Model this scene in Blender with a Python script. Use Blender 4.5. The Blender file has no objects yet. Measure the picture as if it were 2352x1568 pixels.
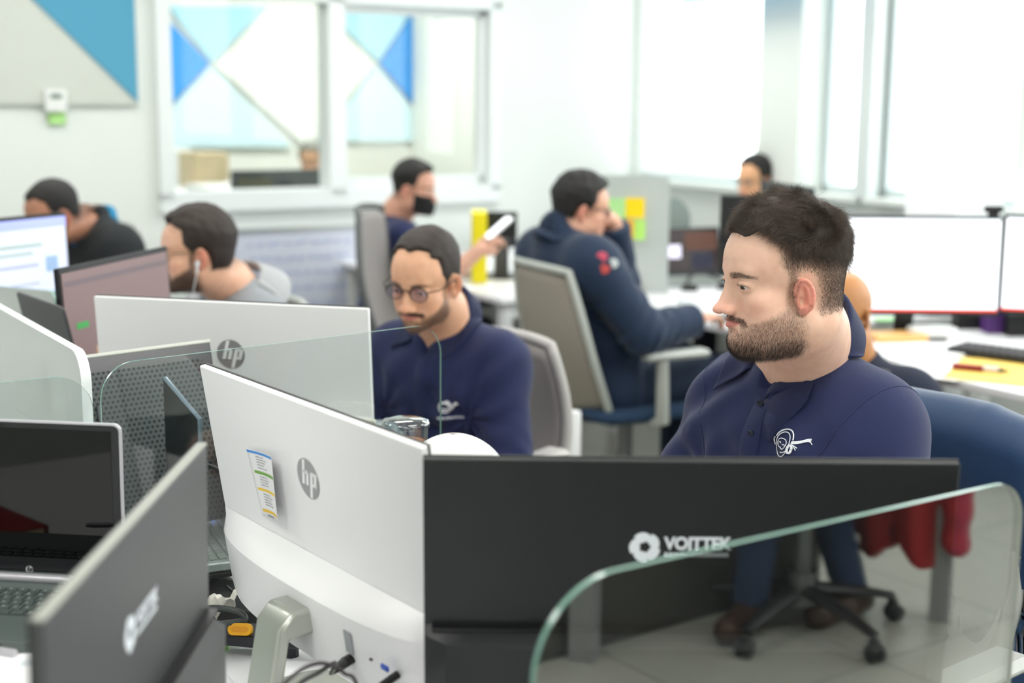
import bpy, math, random
import numpy as np
from mathutils import Vector, Matrix

# ------------------------------------------------------------------ camera, world, light, exposure
SC = bpy.context.scene
COL = SC.collection
CAM_H, F_PX, HORIZON = 1.55, 3267.0, 220.0
PITCH = math.atan((784.0 - HORIZON) / F_PX)
ROLL = math.radians(0.5)
CAM_R = (Matrix.Rotation(math.pi / 2 - PITCH, 3, 'X') @ Matrix.Rotation(ROLL, 3, 'Z'))
cam_data = bpy.data.cameras.new('camera')
cam = bpy.data.objects.new('camera', cam_data)
COL.objects.link(cam)
cam.matrix_world = Matrix.Translation((0, 0, CAM_H)) @ CAM_R.to_4x4()
cam_data.sensor_width = 36.0
cam_data.lens = F_PX / 2352.0 * 36.0
cam_data.clip_start = 0.05
cam_data.dof.use_dof = True
cam_data.dof.focus_distance = 2.12
cam_data.dof.aperture_fstop = 2.8
SC.camera = cam

world = bpy.data.worlds.new('world')
SC.world = world
world.use_nodes = True
wb = world.node_tree.nodes['Background']
wb.inputs[0].default_value = (0.97, 0.985, 1.0, 1)
wb.inputs[1].default_value = 4.5
SC.view_settings.view_transform = 'Standard'
SC.view_settings.look = 'None'
SC.view_settings.exposure = 0.0
SC.view_settings.gamma = 1.0
SC.view_settings.use_curve_mapping = False
SC.cycles.use_denoising = True
SC.cycles.max_bounces = 8
SC.cycles.diffuse_bounces = 4
SC.cycles.glossy_bounces = 4
SC.cycles.transmission_bounces = 8
SC.cycles.transparent_max_bounces = 12
SC.cycles.caustics_reflective = False
SC.cycles.caustics_refractive = False
SC.cycles.sample_clamp_indirect = 4.0
SC.cycles.use_adaptive_sampling = True
SC.cycles.adaptive_threshold = 0.03

RNG = np.random.default_rng(7)
random.seed(7)


def ray(px, py):
    d = Vector(((px - 1176.0) / F_PX, -(py - 784.0) / F_PX, -1.0))
    return CAM_R @ d


def P(px, py, Y):
    """point of the place seen at pixel (px, py), at distance Y in front of the camera"""
    d = ray(px, py)
    t = Y / d.y
    return Vector((d.x * t, Y, CAM_H + d.z * t))


def G(px, py, z):
    d = ray(px, py)
    t = (z - CAM_H) / d.z
    return Vector((d.x * t, d.y * t, z))


def PX(p):
    q = CAM_R.transposed() @ (Vector(p) - Vector((0, 0, CAM_H)))
    return (1176 + F_PX * q.x / -q.z, 784 - F_PX * q.y / -q.z)


# ------------------------------------------------------------------ materials
MATS = {}


def srgb(c):
    if isinstance(c, str):
        c = tuple(int(c[i:i + 2], 16) / 255 for i in (0, 2, 4))
    return tuple(x / 12.92 if x <= 0.04045 else ((x + 0.055) / 1.055) ** 2.4 for x in c)


def mat(name, col, rough=0.5, metal=0.0, spec=0.5, noise=0.0, nscale=30.0, bump=0.0, bscale=200.0, emit=0.0,
        trans=0.0, sheen=0.0, ior=None, alpha=None, sss=0.0, coat=0.0):
    """procedural principled material; noise = how much the own colour varies"""
    if name in MATS:
        return MATS[name]
    m = bpy.data.materials.new(name)
    m.use_nodes = True
    nt = m.node_tree
    b = nt.nodes['Principled BSDF']
    c = srgb(col)
    b.inputs['Base Color'].default_value = (*c, 1)
    b.inputs['Roughness'].default_value = rough
    b.inputs['Metallic'].default_value = metal
    b.inputs['Specular IOR Level'].default_value = spec
    if trans: b.inputs['Transmission Weight'].default_value = trans
    if sheen:
        b.inputs['Sheen Weight'].default_value = sheen
        b.inputs['Sheen Roughness'].default_value = 0.4
    if ior: b.inputs['IOR'].default_value = ior
    if coat: b.inputs['Coat Weight'].default_value = coat
    if sss:
        b.inputs['Subsurface Weight'].default_value = sss
        b.inputs['Subsurface Radius'].default_value = (1.0, 0.35, 0.2)
        b.inputs['Subsurface Scale'].default_value = 0.008
    if emit:
        b.inputs['Emission Color'].default_value = (*c, 1)
        b.inputs['Emission Strength'].default_value = emit
    if noise or bump:
        tc = nt.nodes.new('ShaderNodeTexCoord')
        if noise:
            n = nt.nodes.new('ShaderNodeTexNoise')
            n.inputs['Scale'].default_value = nscale
            n.inputs['Detail'].default_value = 4
            nt.links.new(tc.outputs['Object'], n.inputs['Vector'])
            r = nt.nodes.new('ShaderNodeMix')
            r.data_type = 'RGBA'
            r.inputs[6].default_value = (*[x * (1 - noise) for x in c], 1)
            r.inputs[7].default_value = (*[min(1, x * (1 + noise)) for x in c], 1)
            nt.links.new(n.outputs['Fac'], r.inputs[0])
            nt.links.new(r.outputs[2], b.inputs['Base Color'])
        if bump:
            n2 = nt.nodes.new('ShaderNodeTexNoise')
            n2.inputs['Scale'].default_value = bscale
            n2.inputs['Detail'].default_value = 3
            nt.links.new(tc.outputs['Object'], n2.inputs['Vector'])
            bp = nt.nodes.new('ShaderNodeBump')
            bp.inputs['Strength'].default_value = bump
            bp.inputs['Distance'].default_value = 0.002
            nt.links.new(n2.outputs['Fac'], bp.inputs['Height'])
            nt.links.new(bp.outputs['Normal'], b.inputs['Normal'])
    MATS[name] = m
    return m


# ------------------------------------------------------------------ objects
def tag(o, label=None, cat=None, group=None, kind=None):
    if label: o['label'] = label
    if cat: o['category'] = cat
    if group: o['group'] = group
    if kind: o['kind'] = kind
    return o


def thing(name, label, cat, loc=(0, 0, 0), yaw=0.0, group=None):
    o = bpy.data.objects.new(name, None)
    COL.objects.link(o)
    o.empty_display_size = 0.05
    o.location = loc
    o.rotation_euler = (0, 0, yaw)
    return tag(o, label, cat, group)


class MB:
    """collects shapes; build() links them as one mesh"""

    def __init__(self):
        self.v, self.f, self.uv = [], [], {}

    def add(self, vs, fs, M=None):
        n = len(self.v)
        if M is not None:
            vs = [tuple(M @ Vector(p)) for p in vs]
        self.v += [tuple(p) for p in vs]
        self.f += [tuple(i + n for i in f) for f in fs]
        return self

    def box(self, c, s, M=None, bev=0.0):
        x, y, z = [k / 2 for k in s]
        if bev <= 0:
            vs = [(c[0] + i * x, c[1] + j * y, c[2] + k * z) for i in (-1, 1) for j in (-1, 1) for k in (-1, 1)]
            return self.add(vs, [(0, 1, 3, 2), (4, 6, 7, 5), (0, 4, 5, 1), (2, 3, 7, 6), (0, 2, 6, 4), (1, 5, 7, 3)], M)
        b = min(bev, x * .95, y * .95, z * .95)
        vs, idx = [], {}
        for i in (-1, 1):
            for j in (-1, 1):
                for k in (-1, 1):
                    for a in range(3):
                        q = [i * (x - b), j * (y - b), k * (z - b)]
                        q[a] = (i * x, j * y, k * z)[a]
                        idx[(i, j, k, a)] = len(vs)
                        vs.append((c[0] + q[0], c[1] + q[1], c[2] + q[2]))
        fs = []
        for i in (-1, 1):
            fs.append([idx[(i, j, k, 0)] for j, k in ((-1, -1), (1, -1), (1, 1), (-1, 1))][::i])
            fs.append([idx[(j, i, k, 1)] for k, j in ((-1, -1), (1, -1), (1, 1), (-1, 1))][::i])
            fs.append([idx[(j, k, i, 2)] for j, k in ((-1, -1), (1, -1), (1, 1), (-1, 1))][::i])
        for j in (-1, 1):
            for k in (-1, 1):
                s = j * k
                fs.append([idx[(-1, j, k, 1)], idx[(1, j, k, 1)], idx[(1, j, k, 2)], idx[(-1, j, k, 2)]][::s])
                fs.append([idx[(j, -1, k, 2)], idx[(j, 1, k, 2)], idx[(j, 1, k, 0)], idx[(j, -1, k, 0)]][::s])
                fs.append([idx[(j, k, -1, 0)], idx[(j, k, 1, 0)], idx[(j, k, 1, 1)], idx[(j, k, -1, 1)]][::s])
        for i in (-1, 1):
            for j in (-1, 1):
                for k in (-1, 1):
                    fs.append([idx[(i, j, k, 0)], idx[(i, j, k, 1)], idx[(i, j, k, 2)]][::i * j * k])
        return self.add(vs, fs, M)

    def prism(self, pts, z0, z1, M=None, axis='z'):
        """closed outline pts (2D) extruded z0..z1; axis y: outline in x,z"""
        n = len(pts)
        if axis == 'z':
            vs = [(p[0], p[1], z0) for p in pts] + [(p[0], p[1], z1) for p in pts]
        elif axis == 'y':
            vs = [(p[0], z0, p[1]) for p in pts] + [(p[0], z1, p[1]) for p in pts]
        else:
            vs = [(z0, p[0], p[1]) for p in pts] + [(z1, p[0], p[1]) for p in pts]
        fs = [tuple(range(n))[::-1], tuple(range(n, 2 * n))]
        fs += [(i, (i + 1) % n, n + (i + 1) % n, n + i) for i in range(n)]
        return self.add(vs, fs, M)

    def tube(self, pts, r, n=8, M=None, cap=True, flat=1.0):
        """pipe along pts, r number or list"""
        pts = [Vector(p) for p in pts]
        rs = r if isinstance(r, (list, tuple)) else [r] * len(pts)
        vs, fs = [], []
        t0 = (pts[1] - pts[0]).normalized()
        up = Vector((0, 0, 1)) if abs(t0.z) < .9 else Vector((1, 0, 0))
        nrm = (up - t0 * up.dot(t0)).normalized()
        for i, p in enumerate(pts):
            t = (pts[min(i + 1, len(pts) - 1)] - pts[max(i - 1, 0)]).normalized()
            nrm = (nrm - t * nrm.dot(t)).normalized()
            bn = t.cross(nrm)
            for k in range(n):
                a = 2 * math.pi * k / n
                vs.append(p + (nrm * math.cos(a) * flat + bn * math.sin(a)) * rs[i])
        for i in range(len(pts) - 1):
            for k in range(n):
                a, b = i * n + k, i * n + (k + 1) % n
                fs.append((a, b, b + n, a + n))
        if cap:
            fs.append(tuple(range(n))[::-1])
            fs.append(tuple(range((len(pts) - 1) * n, len(pts) * n)))
        return self.add(vs, fs, M)

    def lathe(self, prof, n=32, c=(0, 0, 0), M=None):
        """prof: (r, z) points turned round z"""
        vs, fs = [], []
        for r, z in prof:
            for k in range(n):
                a = 2 * math.pi * k / n
                vs.append((c[0] + r * math.cos(a), c[1] + r * math.sin(a), c[2] + z))
        for i in range(len(prof) - 1):
            for k in range(n):
                a, b = i * n + k, i * n + (k + 1) % n
                fs.append((a, b, b + n, a + n))
        return self.add(vs, fs, M)

    def cyl(self, c, r, h, n=24, M=None):
        return self.lathe([(0.0001, 0), (r, 0), (r, h), (0.0001, h)], n, c, M)

    def grid(self, fn, nu, nv, M=None, close_u=False):
        """surface fn(u, v) with u, v in 0..1"""
        vs = [fn(i / nu, j / nv) for j in range(nv + 1) for i in range(nu + 1)]
        w = nu + 1
        fs = [(j * w + i, j * w + i + 1, (j + 1) * w + i + 1, (j + 1) * w + i) for j in range(nv) for i in range(nu)]
        return self.add(vs, fs, M)

    def build(self, name, m, parent=None, smooth=None, thick=None, bevel=None, loc=None, M=None, sub=0):
        me = bpy.data.meshes.new(name)
        me.from_pydata(self.v, [], self.f)
        me.update()
        o = bpy.data.objects.new(name, me)
        COL.objects.link(o)
        ms = m if isinstance(m, (list, tuple)) else [m]
        for q in ms:
            me.materials.append(q)
        if parent is not None: o.parent = parent
        if loc is not None: o.location = loc
        if M is not None: o.matrix_local = M
        if smooth is not None:
            shade(o, smooth)
        if thick:
            s = o.modifiers.new('solid', 'SOLIDIFY'); s.thickness = thick; s.offset = 0
        if bevel:
            b = o.modifiers.new('bevel', 'BEVEL'); b.width = bevel; b.segments = 2; b.limit_method = 'ANGLE'
            b.angle_limit = math.radians(40); b.harden_normals = False
        if sub:
            s = o.modifiers.new('sub', 'SUBSURF'); s.levels = sub; s.render_levels = sub
        return o


def shade(o, ang=40):
    me = o.data
    me.polygons.foreach_set('use_smooth', [True] * len(me.polygons))
    if ang < 179:
        try:
            import bmesh
            bm = bmesh.new(); bm.from_mesh(me)
            c = math.radians(ang)
            for e in bm.edges:
                if len(e.link_faces) == 2 and e.calc_face_angle(0) > c:
                    e.smooth = False
            bm.to_mesh(me); bm.free()
        except Exception:
            pass


def rrect(w, h, r, n=6, cx=0, cy=0):
    """rounded rectangle outline, counter-clockwise; r: radius or 4 radii (tr, tl, bl, br)"""
    rs = r if isinstance(r, (list, tuple)) else [r] * 4
    out = []
    for q, (sx, sy) in enumerate(((1, 1), (-1, 1), (-1, -1), (1, -1))):
        rr = rs[q]
        ox, oy = cx + sx * (w / 2 - rr), cy + sy * (h / 2 - rr)
        if rr <= 1e-6:
            out.append((ox, oy)); continue
        for k in range(n + 1):
            a = math.pi / 2 * (q + k / n)
            out.append((ox + rr * math.cos(a), oy + rr * math.sin(a)))
    return out


def text_mesh(body, size, italic=0.0, spacing=1.0, bold=0.0):
    cu = bpy.data.curves.new('t', 'FONT')
    cu.body = body; cu.size = size; cu.shear = italic; cu.space_character = spacing
    cu.align_x = 'CENTER'; cu.align_y = 'CENTER'; cu.extrude = 0.0002; cu.offset = bold
    o = bpy.data.objects.new('t', cu)
    COL.objects.link(o)
    bpy.context.view_layer.update()
    me = bpy.data.meshes.new_from_object(o.evaluated_get(bpy.context.evaluated_depsgraph_get()))
    v = [tuple(x.co) for x in me.vertices]
    f = [tuple(p.vertices) for p in me.polygons]
    bpy.data.objects.remove(o); bpy.data.curves.remove(cu); bpy.data.meshes.remove(me)
    return v, f

# ------------------------------------------------------------------ the room: axes S (along the back wall, rightwards) and T (towards the camera)
S = Vector((0.848, 0.530, 0)).normalized()
T_ = Vector((S.y, -S.x, 0))
SY = math.atan2(S.y, S.x)              # yaw of the S axis
K0 = Vector((0.70, 8.39, 0))           # far right corner of the room
SW, TW = K0.dot(S), K0.dot(T_)          # right wall at s = SW, back wall at t = TW


def ST(s, t, z=0.0):
    p = S * s + T_ * t
    return Vector((p.x, p.y, z))


def hit_t(px, py, t):
    """where the sight line meets the upright plane t = const: (s, z)"""
    d = ray(px, py)
    k = t / d.dot(T_)
    return (d * k).dot(S), CAM_H + d.z * k


def hit_s(px, py, s):
    d = ray(px, py)
    k = s / d.dot(S)
    return (d * k).dot(T_), CAM_H + d.z * k


RM = Matrix.Rotation(SY, 4, 'Z')       # local x = S, local y = -T (away from the camera)


def glass_mat(name, tint=(.93, .97, .96), refl=1.0, rough=0.0):
    if name in MATS: return MATS[name]
    m = bpy.data.materials.new(name); m.use_nodes = True
    nt = m.node_tree; nt.nodes.clear()
    o = nt.nodes.new('ShaderNodeOutputMaterial'); mx = nt.nodes.new('ShaderNodeMixShader')
    tr = nt.nodes.new('ShaderNodeBsdfTransparent'); gl = nt.nodes.new('ShaderNodeBsdfGlossy')
    ge = nt.nodes.new('ShaderNodeNewGeometry'); dt = nt.nodes.new('ShaderNodeVectorMath'); dt.operation = 'DOT_PRODUCT'
    nt.links.new(ge.outputs['Normal'], dt.inputs[0]); nt.links.new(ge.outputs['Incoming'], dt.inputs[1])
    def mt(op, x, y=None):
        n = nt.nodes.new('ShaderNodeMath'); n.operation = op
        if isinstance(x, float): n.inputs[0].default_value = x
        else: nt.links.new(x, n.inputs[0])
        if y is not None:
            if isinstance(y, float): n.inputs[1].default_value = y
            else: nt.links.new(y, n.inputs[1])
        return n.outputs[0]
    ab = mt('ABSOLUTE', dt.outputs['Value']); po = mt('POWER', mt('SUBTRACT', 1.0, ab), 5.0)
    sch = mt('ADD', mt('MULTIPLY', po, .96), .04)
    ma = nt.nodes.new('ShaderNodeMath'); ma.operation = 'MULTIPLY'; ma.inputs[1].default_value = refl
    ma.use_clamp = True
    tr.inputs[0].default_value = (*tint, 1); gl.inputs['Roughness'].default_value = rough
    nt.links.new(sch, ma.inputs[0]); nt.links.new(ma.outputs[0], mx.inputs[0])
    nt.links.new(tr.outputs[0], mx.inputs[1]); nt.links.new(gl.outputs[0], mx.inputs[2]); nt.links.new(mx.outputs[0], o.inputs[0])
    MATS[name] = m
    return m


def wall_mb(x0, x1, z0, z1, y0, y1, holes=()):
    """wall slab along local x with rectangular holes (x0, x1, z0, z1)"""
    xs = sorted({x0, x1, *[h[0] for h in holes], *[h[1] for h in holes]})
    zs = sorted({z0, z1, *[h[2] for h in holes], *[h[3] for h in holes]})
    mb = MB()
    for a, b in zip(xs[:-1], xs[1:]):
        for c, d in zip(zs[:-1], zs[1:]):
            mx, mz = (a + b) / 2, (c + d) / 2
            if any(h[0] < mx < h[1] and h[2] < mz < h[3] for h in holes): continue
            mb.box(((a + b) / 2, (y0 + y1) / 2, mz), (b - a, y1 - y0, d - c), RM)
    return mb


def struct(name, mb, m, parent=None, **k):
    o = mb.build(name, m, parent, **k)
    if parent is None: o['kind'] = 'structure'
    return o


WHITE = mat('wall_paint', (.885, .905, .89), rough=.75, noise=.015, nscale=3)
FRAME = mat('window_frame_white', (.90, .92, .92), rough=.4)
CEIL_H = 2.75
LEFT, NEAR = SW - 8.6, TW + 10.5        # the other two walls


def build_room():
    fl = mat('floor_tile', (.66, .66, .62), rough=.28, noise=.05, nscale=2.0)
    nt = fl.node_tree; b = nt.nodes['Principled BSDF']
    tc = nt.nodes.new('ShaderNodeTexCoord'); mp = nt.nodes.new('ShaderNodeMapping'); mp.inputs['Rotation'].default_value = (0, 0, -SY)
    br = nt.nodes.new('ShaderNodeTexBrick'); br.offset = 0; br.inputs['Scale'].default_value = 1.0
    br.inputs['Brick Width'].default_value = .6; br.inputs['Row Height'].default_value = .6; br.inputs['Mortar Size'].default_value = .003
    br.inputs['Color1'].default_value = (*srgb((.66, .66, .62)), 1); br.inputs['Color2'].default_value = (*srgb((.645, .65, .61)), 1)
    br.inputs['Mortar'].default_value = (*srgb((.42, .42, .40)), 1)
    nt.links.new(tc.outputs['Object'], mp.inputs[0]); nt.links.new(mp.outputs[0], br.inputs['Vector']); nt.links.new(br.outputs['Color'], b.inputs['Base Color'])
    mb = MB(); mb.box(((LEFT + SW) / 2, -(TW + NEAR) / 2 + 1.6, -.05), (SW - LEFT + .4, NEAR - TW + 3.6, .1), RM)
    struct('floor', mb, fl)
    mb = MB(); mb.box(((LEFT + SW) / 2, -(TW + NEAR) / 2 + 1.6, CEIL_H + .05), (SW - LEFT + .4, NEAR - TW + 3.6, .1), RM)
    struct('ceiling', mb, mat('ceiling_white', (.93, .93, .91), rough=.8))
    # back wall with the inner window
    s0, zt = hit_t(374, 12, TW); s1, zb = hit_t(1124, 428, TW)
    y = -TW
    WZ0, WZ1 = zb - .02, 2.05
    struct('wall_back', wall_mb(LEFT - .2, SW, 0, CEIL_H, y, y + .12, [(s0, s1, WZ0, WZ1)]), WHITE)
    w = bpy.data.objects.new('window_1', None); COL.objects.link(w); w['kind'] = 'structure'; w.location = ST((s0 + s1) / 2, TW, WZ0)
    wi = w.location.copy()
    def sub(name, mb, m, par=w):
        o = mb.build(name, m, par); o.matrix_parent_inverse = Matrix.Translation(-wi); return o
    sm, _ = hit_t(768, 200, TW)
    fr = MB()
    for a, b_, c, d in ((s0 - .05, s1 + .05, WZ1 - .045, WZ1 + .03), (s0 - .05, s1 + .05, WZ0 - .06, WZ0 + .035), (s0 - .05, s0 + .02, WZ0, WZ1), (s1 - .02, s1 + .05, WZ0, WZ1),
                        (sm - .045, sm + .045, WZ0, WZ1)):
        fr.box(((a + b_) / 2, y + .03, (c + d) / 2), (b_ - a, .14, d - c), RM)
    sub('window_frame', fr, FRAME)
    fr = MB()
    for a, b_ in ((sm + .045, s1 - .02),):
        for e in ((a, b_, WZ0 + .035, WZ0 + .085), (a, b_, WZ1 - .09, WZ1 - .045), (a, a + .035, WZ0, WZ1), (b_ - .035, b_, WZ0, WZ1)):
            fr.box(((e[0] + e[1]) / 2, y + .05, (e[2] + e[3]) / 2), (e[1] - e[0], .05, e[3] - e[2]), RM)
    sub('sash', fr, FRAME)
    gm = glass_mat('window_glass', (.96, .985, .98), 1.0)
    for a, b_ in ((s0 + .02, sm - .045), (sm + .08, s1 - .055)):
        mb = MB(); mb.box(((a + b_) / 2, y + .05, (WZ0 + WZ1) / 2), (b_ - a, .006, WZ1 - WZ0 - .1), RM); sub('pane', mb, gm)
    # right wall: windows, pillar, roller blind
    sw = SW
    def tr(px): return hit_s(px, 300, sw)[0]
    SILL = 1.09
    wins = [(tr(1468), tr(1783), SILL), (tr(1882), tr(1990), SILL), (tr(2022), tr(2338), SILL), (tr(2362), tr(2362) + 1.1, SILL), (tr(2362) + 1.25, tr(2362) + 3.4, SILL), (tr(2362) + 3.6, tr(2362) + 5.4, SILL), (tr(2362) + 5.6, tr(2362) + 7.4, SILL)]  # last two windows added, unseen, to light surfaces facing the camera
    RW = Matrix.Translation(ST(SW, 0)) @ Matrix.Rotation(SY - math.pi / 2, 4, 'Z')     # local x = T, local y = S
    mb = MB()
    xs = [TW - .12]
    for a, b_, _ in wins: xs += [a, b_]
    xs.append(NEAR)
    mb.box(((xs[0] + xs[-1]) / 2, .08, SILL / 2), (xs[-1] - xs[0], .16, SILL), RW)
    mb.box(((xs[0] + xs[-1]) / 2, .08, (2.6 + CEIL_H) / 2), (xs[-1] - xs[0], .16, CEIL_H - 2.6), RW)
    for i in range(0, len(xs), 2):
        mb.box(((xs[i] + xs[i + 1]) / 2, .08, (SILL + 2.6) / 2), (xs[i + 1] - xs[i], .16, 2.6 - SILL), RW)
    struct('wall_right', mb, WHITE)
    fm = mat('window_frame_grey', (.80, .84, .84), rough=.4)
    for i, (a, b_, _) in enumerate(wins):
        w2 = bpy.data.objects.new('window_%d' % (i + 2), None); COL.objects.link(w2); w2['kind'] = 'structure'
        w2.location = ST(SW, (a + b_) / 2, SILL); inv = Matrix.Translation(-w2.location)
        fr = MB()
        for e in ((a, b_, SILL, SILL + .04), (a, b_, 2.56, 2.6), (a, a + .03, SILL, 2.6), (b_ - .03, b_, SILL, 2.6)):
            fr.box(((e[0] + e[1]) / 2, .06, (e[2] + e[3]) / 2), (e[1] - e[0], .06, e[3] - e[2]), RW)
        o = fr.build('window_frame', fm, w2); o.matrix_parent_inverse = inv
        mb = MB(); mb.box(((a + b_) / 2, .07, (SILL + 2.6) / 2), (b_ - a - .06, .005, 2.6 - SILL - .08), RW)
        o = mb.build('pane', gm, w2); o.matrix_parent_inverse = inv
        mb = MB(); mb.box(((a + b_) / 2, -.02, SILL - .012), (b_ - a + .04, .12, .025), RW)
        o = mb.build('window_sill', WHITE, w2); o.matrix_parent_inverse = inv
    # roller blind over the first window
    bl = bpy.data.materials.new('blind_fabric'); bl.use_nodes = True; MATS['blind_fabric'] = bl
    nt = bl.node_tree; b = nt.nodes['Principled BSDF']; b.inputs['Base Color'].default_value = (.85, .87, .86, 1); b.inputs['Roughness'].default_value = .8
    tl = nt.nodes.new('ShaderNodeBsdfTranslucent'); tl.inputs[0].default_value = (.9, .92, .92, 1)
    mx = nt.nodes.new('ShaderNodeMixShader'); mx.inputs[0].default_value = .55
    nt.links.new(b.outputs[0], mx.inputs[1]); nt.links.new(tl.outputs[0], mx.inputs[2]); nt.links.new(mx.outputs[0], nt.nodes['Material Output'].inputs[0])
    a, b_ = tr(1492), tr(1700)
    rb = thing('roller_blind', 'white roller blind pulled down over the far window in the corner', 'blind', ST(SW - .05, (a + b_) / 2, 1.12))
    inv = Matrix.Translation(-rb.location)
    mb = MB(); mb.box(((a + b_) / 2, -.05, (1.13 + 2.55) / 2), (b_ - a, .003, 1.42), RW); o = mb.build('fabric', bl, rb); o.matrix_parent_inverse = inv
    mb = MB(); mb.tube([RW @ Vector((a, -.05, 1.125)), RW @ Vector((b_, -.05, 1.125))], .010, 10); o = mb.build('bottom_bar', FRAME, rb); o.matrix_parent_inverse = inv
    mb = MB(); mb.tube([RW @ Vector((a, -.06, 2.58)), RW @ Vector((b_, -.06, 2.58))], .03, 12); o = mb.build('roller_tube', FRAME, rb); o.matrix_parent_inverse = inv
    # pillar between the blind window and the next
    mb = MB(); a, b_ = tr(1786), tr(1880)
    mb.box(((a + b_) / 2, -.03, CEIL_H / 2), (b_ - a, .22, CEIL_H), RW, bev=.004)
    struct('trim_1', mb, mat('pillar_paint', (.88, .90, .88), rough=.7))
    # window post nearer the camera
    mb = MB(); a, b_ = tr(1990), tr(2022)
    mb.box(((a + b_) / 2, -.015, (SILL + 2.6) / 2), (b_ - a, .10, 2.6 - SILL), RW)
    struct('trim_2', mb, mat('post_grey', (.84, .87, .87), rough=.5))
    # walls out of sight that close the room
    mb = MB(); mb.box((LEFT - .06, -(TW + NEAR) / 2, CEIL_H / 2), (.12, NEAR - TW, CEIL_H), RM); struct('wall_left', mb, WHITE)
    mb = MB(); mb.box(((LEFT + SW) / 2, -NEAR - .06, CEIL_H / 2), (SW - LEFT + .3, .12, CEIL_H), RM); struct('wall_near', mb, WHITE)
    bm_ = mat('baseboard_grey', (.72, .74, .73), rough=.5)
    mb = MB(); mb.box(((LEFT + SW) / 2, -TW - .008, .05), (SW - LEFT, .016, .10), RM); struct('baseboard_back', mb, bm_)
    mb = MB(); mb.box(((TW + NEAR) / 2, -.008, .05), (NEAR - TW, .016, .10), RW); struct('baseboard_right', mb, bm_)
    # room behind the inner window
    y2 = -TW + 2.9
    ls, rs = s0 - 2.9, SW + .16
    mb = MB(); mb.box(((ls + rs) / 2, y2 + .05, CEIL_H / 2), (rs - ls, .1, CEIL_H), RM); struct('wall_beyond', mb, mat('wall_warm', (.95, .95, .92), rough=.7))
    mb = MB(); mb.box((SW + .11, (-TW + y2) / 2 + .06, CEIL_H / 2), (.1, y2 + TW - .12, CEIL_H), RM)
    mb.box((s0 - 2.85, (-TW + y2) / 2 + .06, CEIL_H / 2), (.1, y2 + TW - .12, CEIL_H), RM); struct('wall_beyond_sides', mb, mat('wall_warm', (.95, .95, .92)))
    # ceiling lights
    em = mat('light_diffuser', (1, .995, .98), emit=LIGHT_E)
    fm2 = mat('light_frame', (.9, .9, .9), rough=.4)
    names = {0: 'right', 1: 'middle', 2: 'left'}
    for i, s in enumerate((SW - 1.2, SW - 3.5, SW - 5.9)):
        for j, t in enumerate((TW + 1.2, TW + 3.4, TW + 5.7, TW + 7.6, TW + 9.4)):  # nearest row added behind the camera to brighten surfaces facing it
            if (i + j) % 2 and j == 3: pass
            L = thing('ceiling_light', 'flat white LED ceiling panel set in the unseen ceiling above the desks', 'ceiling light', ST(s, t, CEIL_H - .03), SY, 'square LED panels in the unseen office ceiling, nearest row added')
            mb = MB(); mb.box((0, 0, .0), (1.16, .56, .008)); mb.build('diffuser', em, L)
            mb = MB()
            for c, q in (((0, .29, .01), (1.2, .02, .03)), ((0, -.29, .01), (1.2, .02, .03)), ((.59, 0, .01), (.02, .56, .03)), ((-.59, 0, .01), (.02, .56, .03))): mb.box(c, q)
            mb.build('frame', fm2, L)
    for s in ((s0 + s1) / 2 - .9, (s0 + s1) / 2 + 1.1):
        L = thing('ceiling_light', 'flat white LED ceiling panel in the room behind the inner window', 'ceiling light', ST(s, TW - 1.5, CEIL_H - .03), SY, 'LED panels in the room behind the window')
        mb = MB(); mb.box((0, 0, 0), (1.16, .56, .008)); mb.build('diffuser', mat('light_diffuser_bright', (1, 1, .99), emit=LIGHT_E * 1.75), L)
    return s0, s1, WZ0, WZ1


LIGHT_E = 10.5
S0, S1, WZ0, WZ1 = build_room()


def on_t(px, py, t, z=None):
    s, zz = hit_t(px, py, t)
    return ST(s, t, zz)


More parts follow.
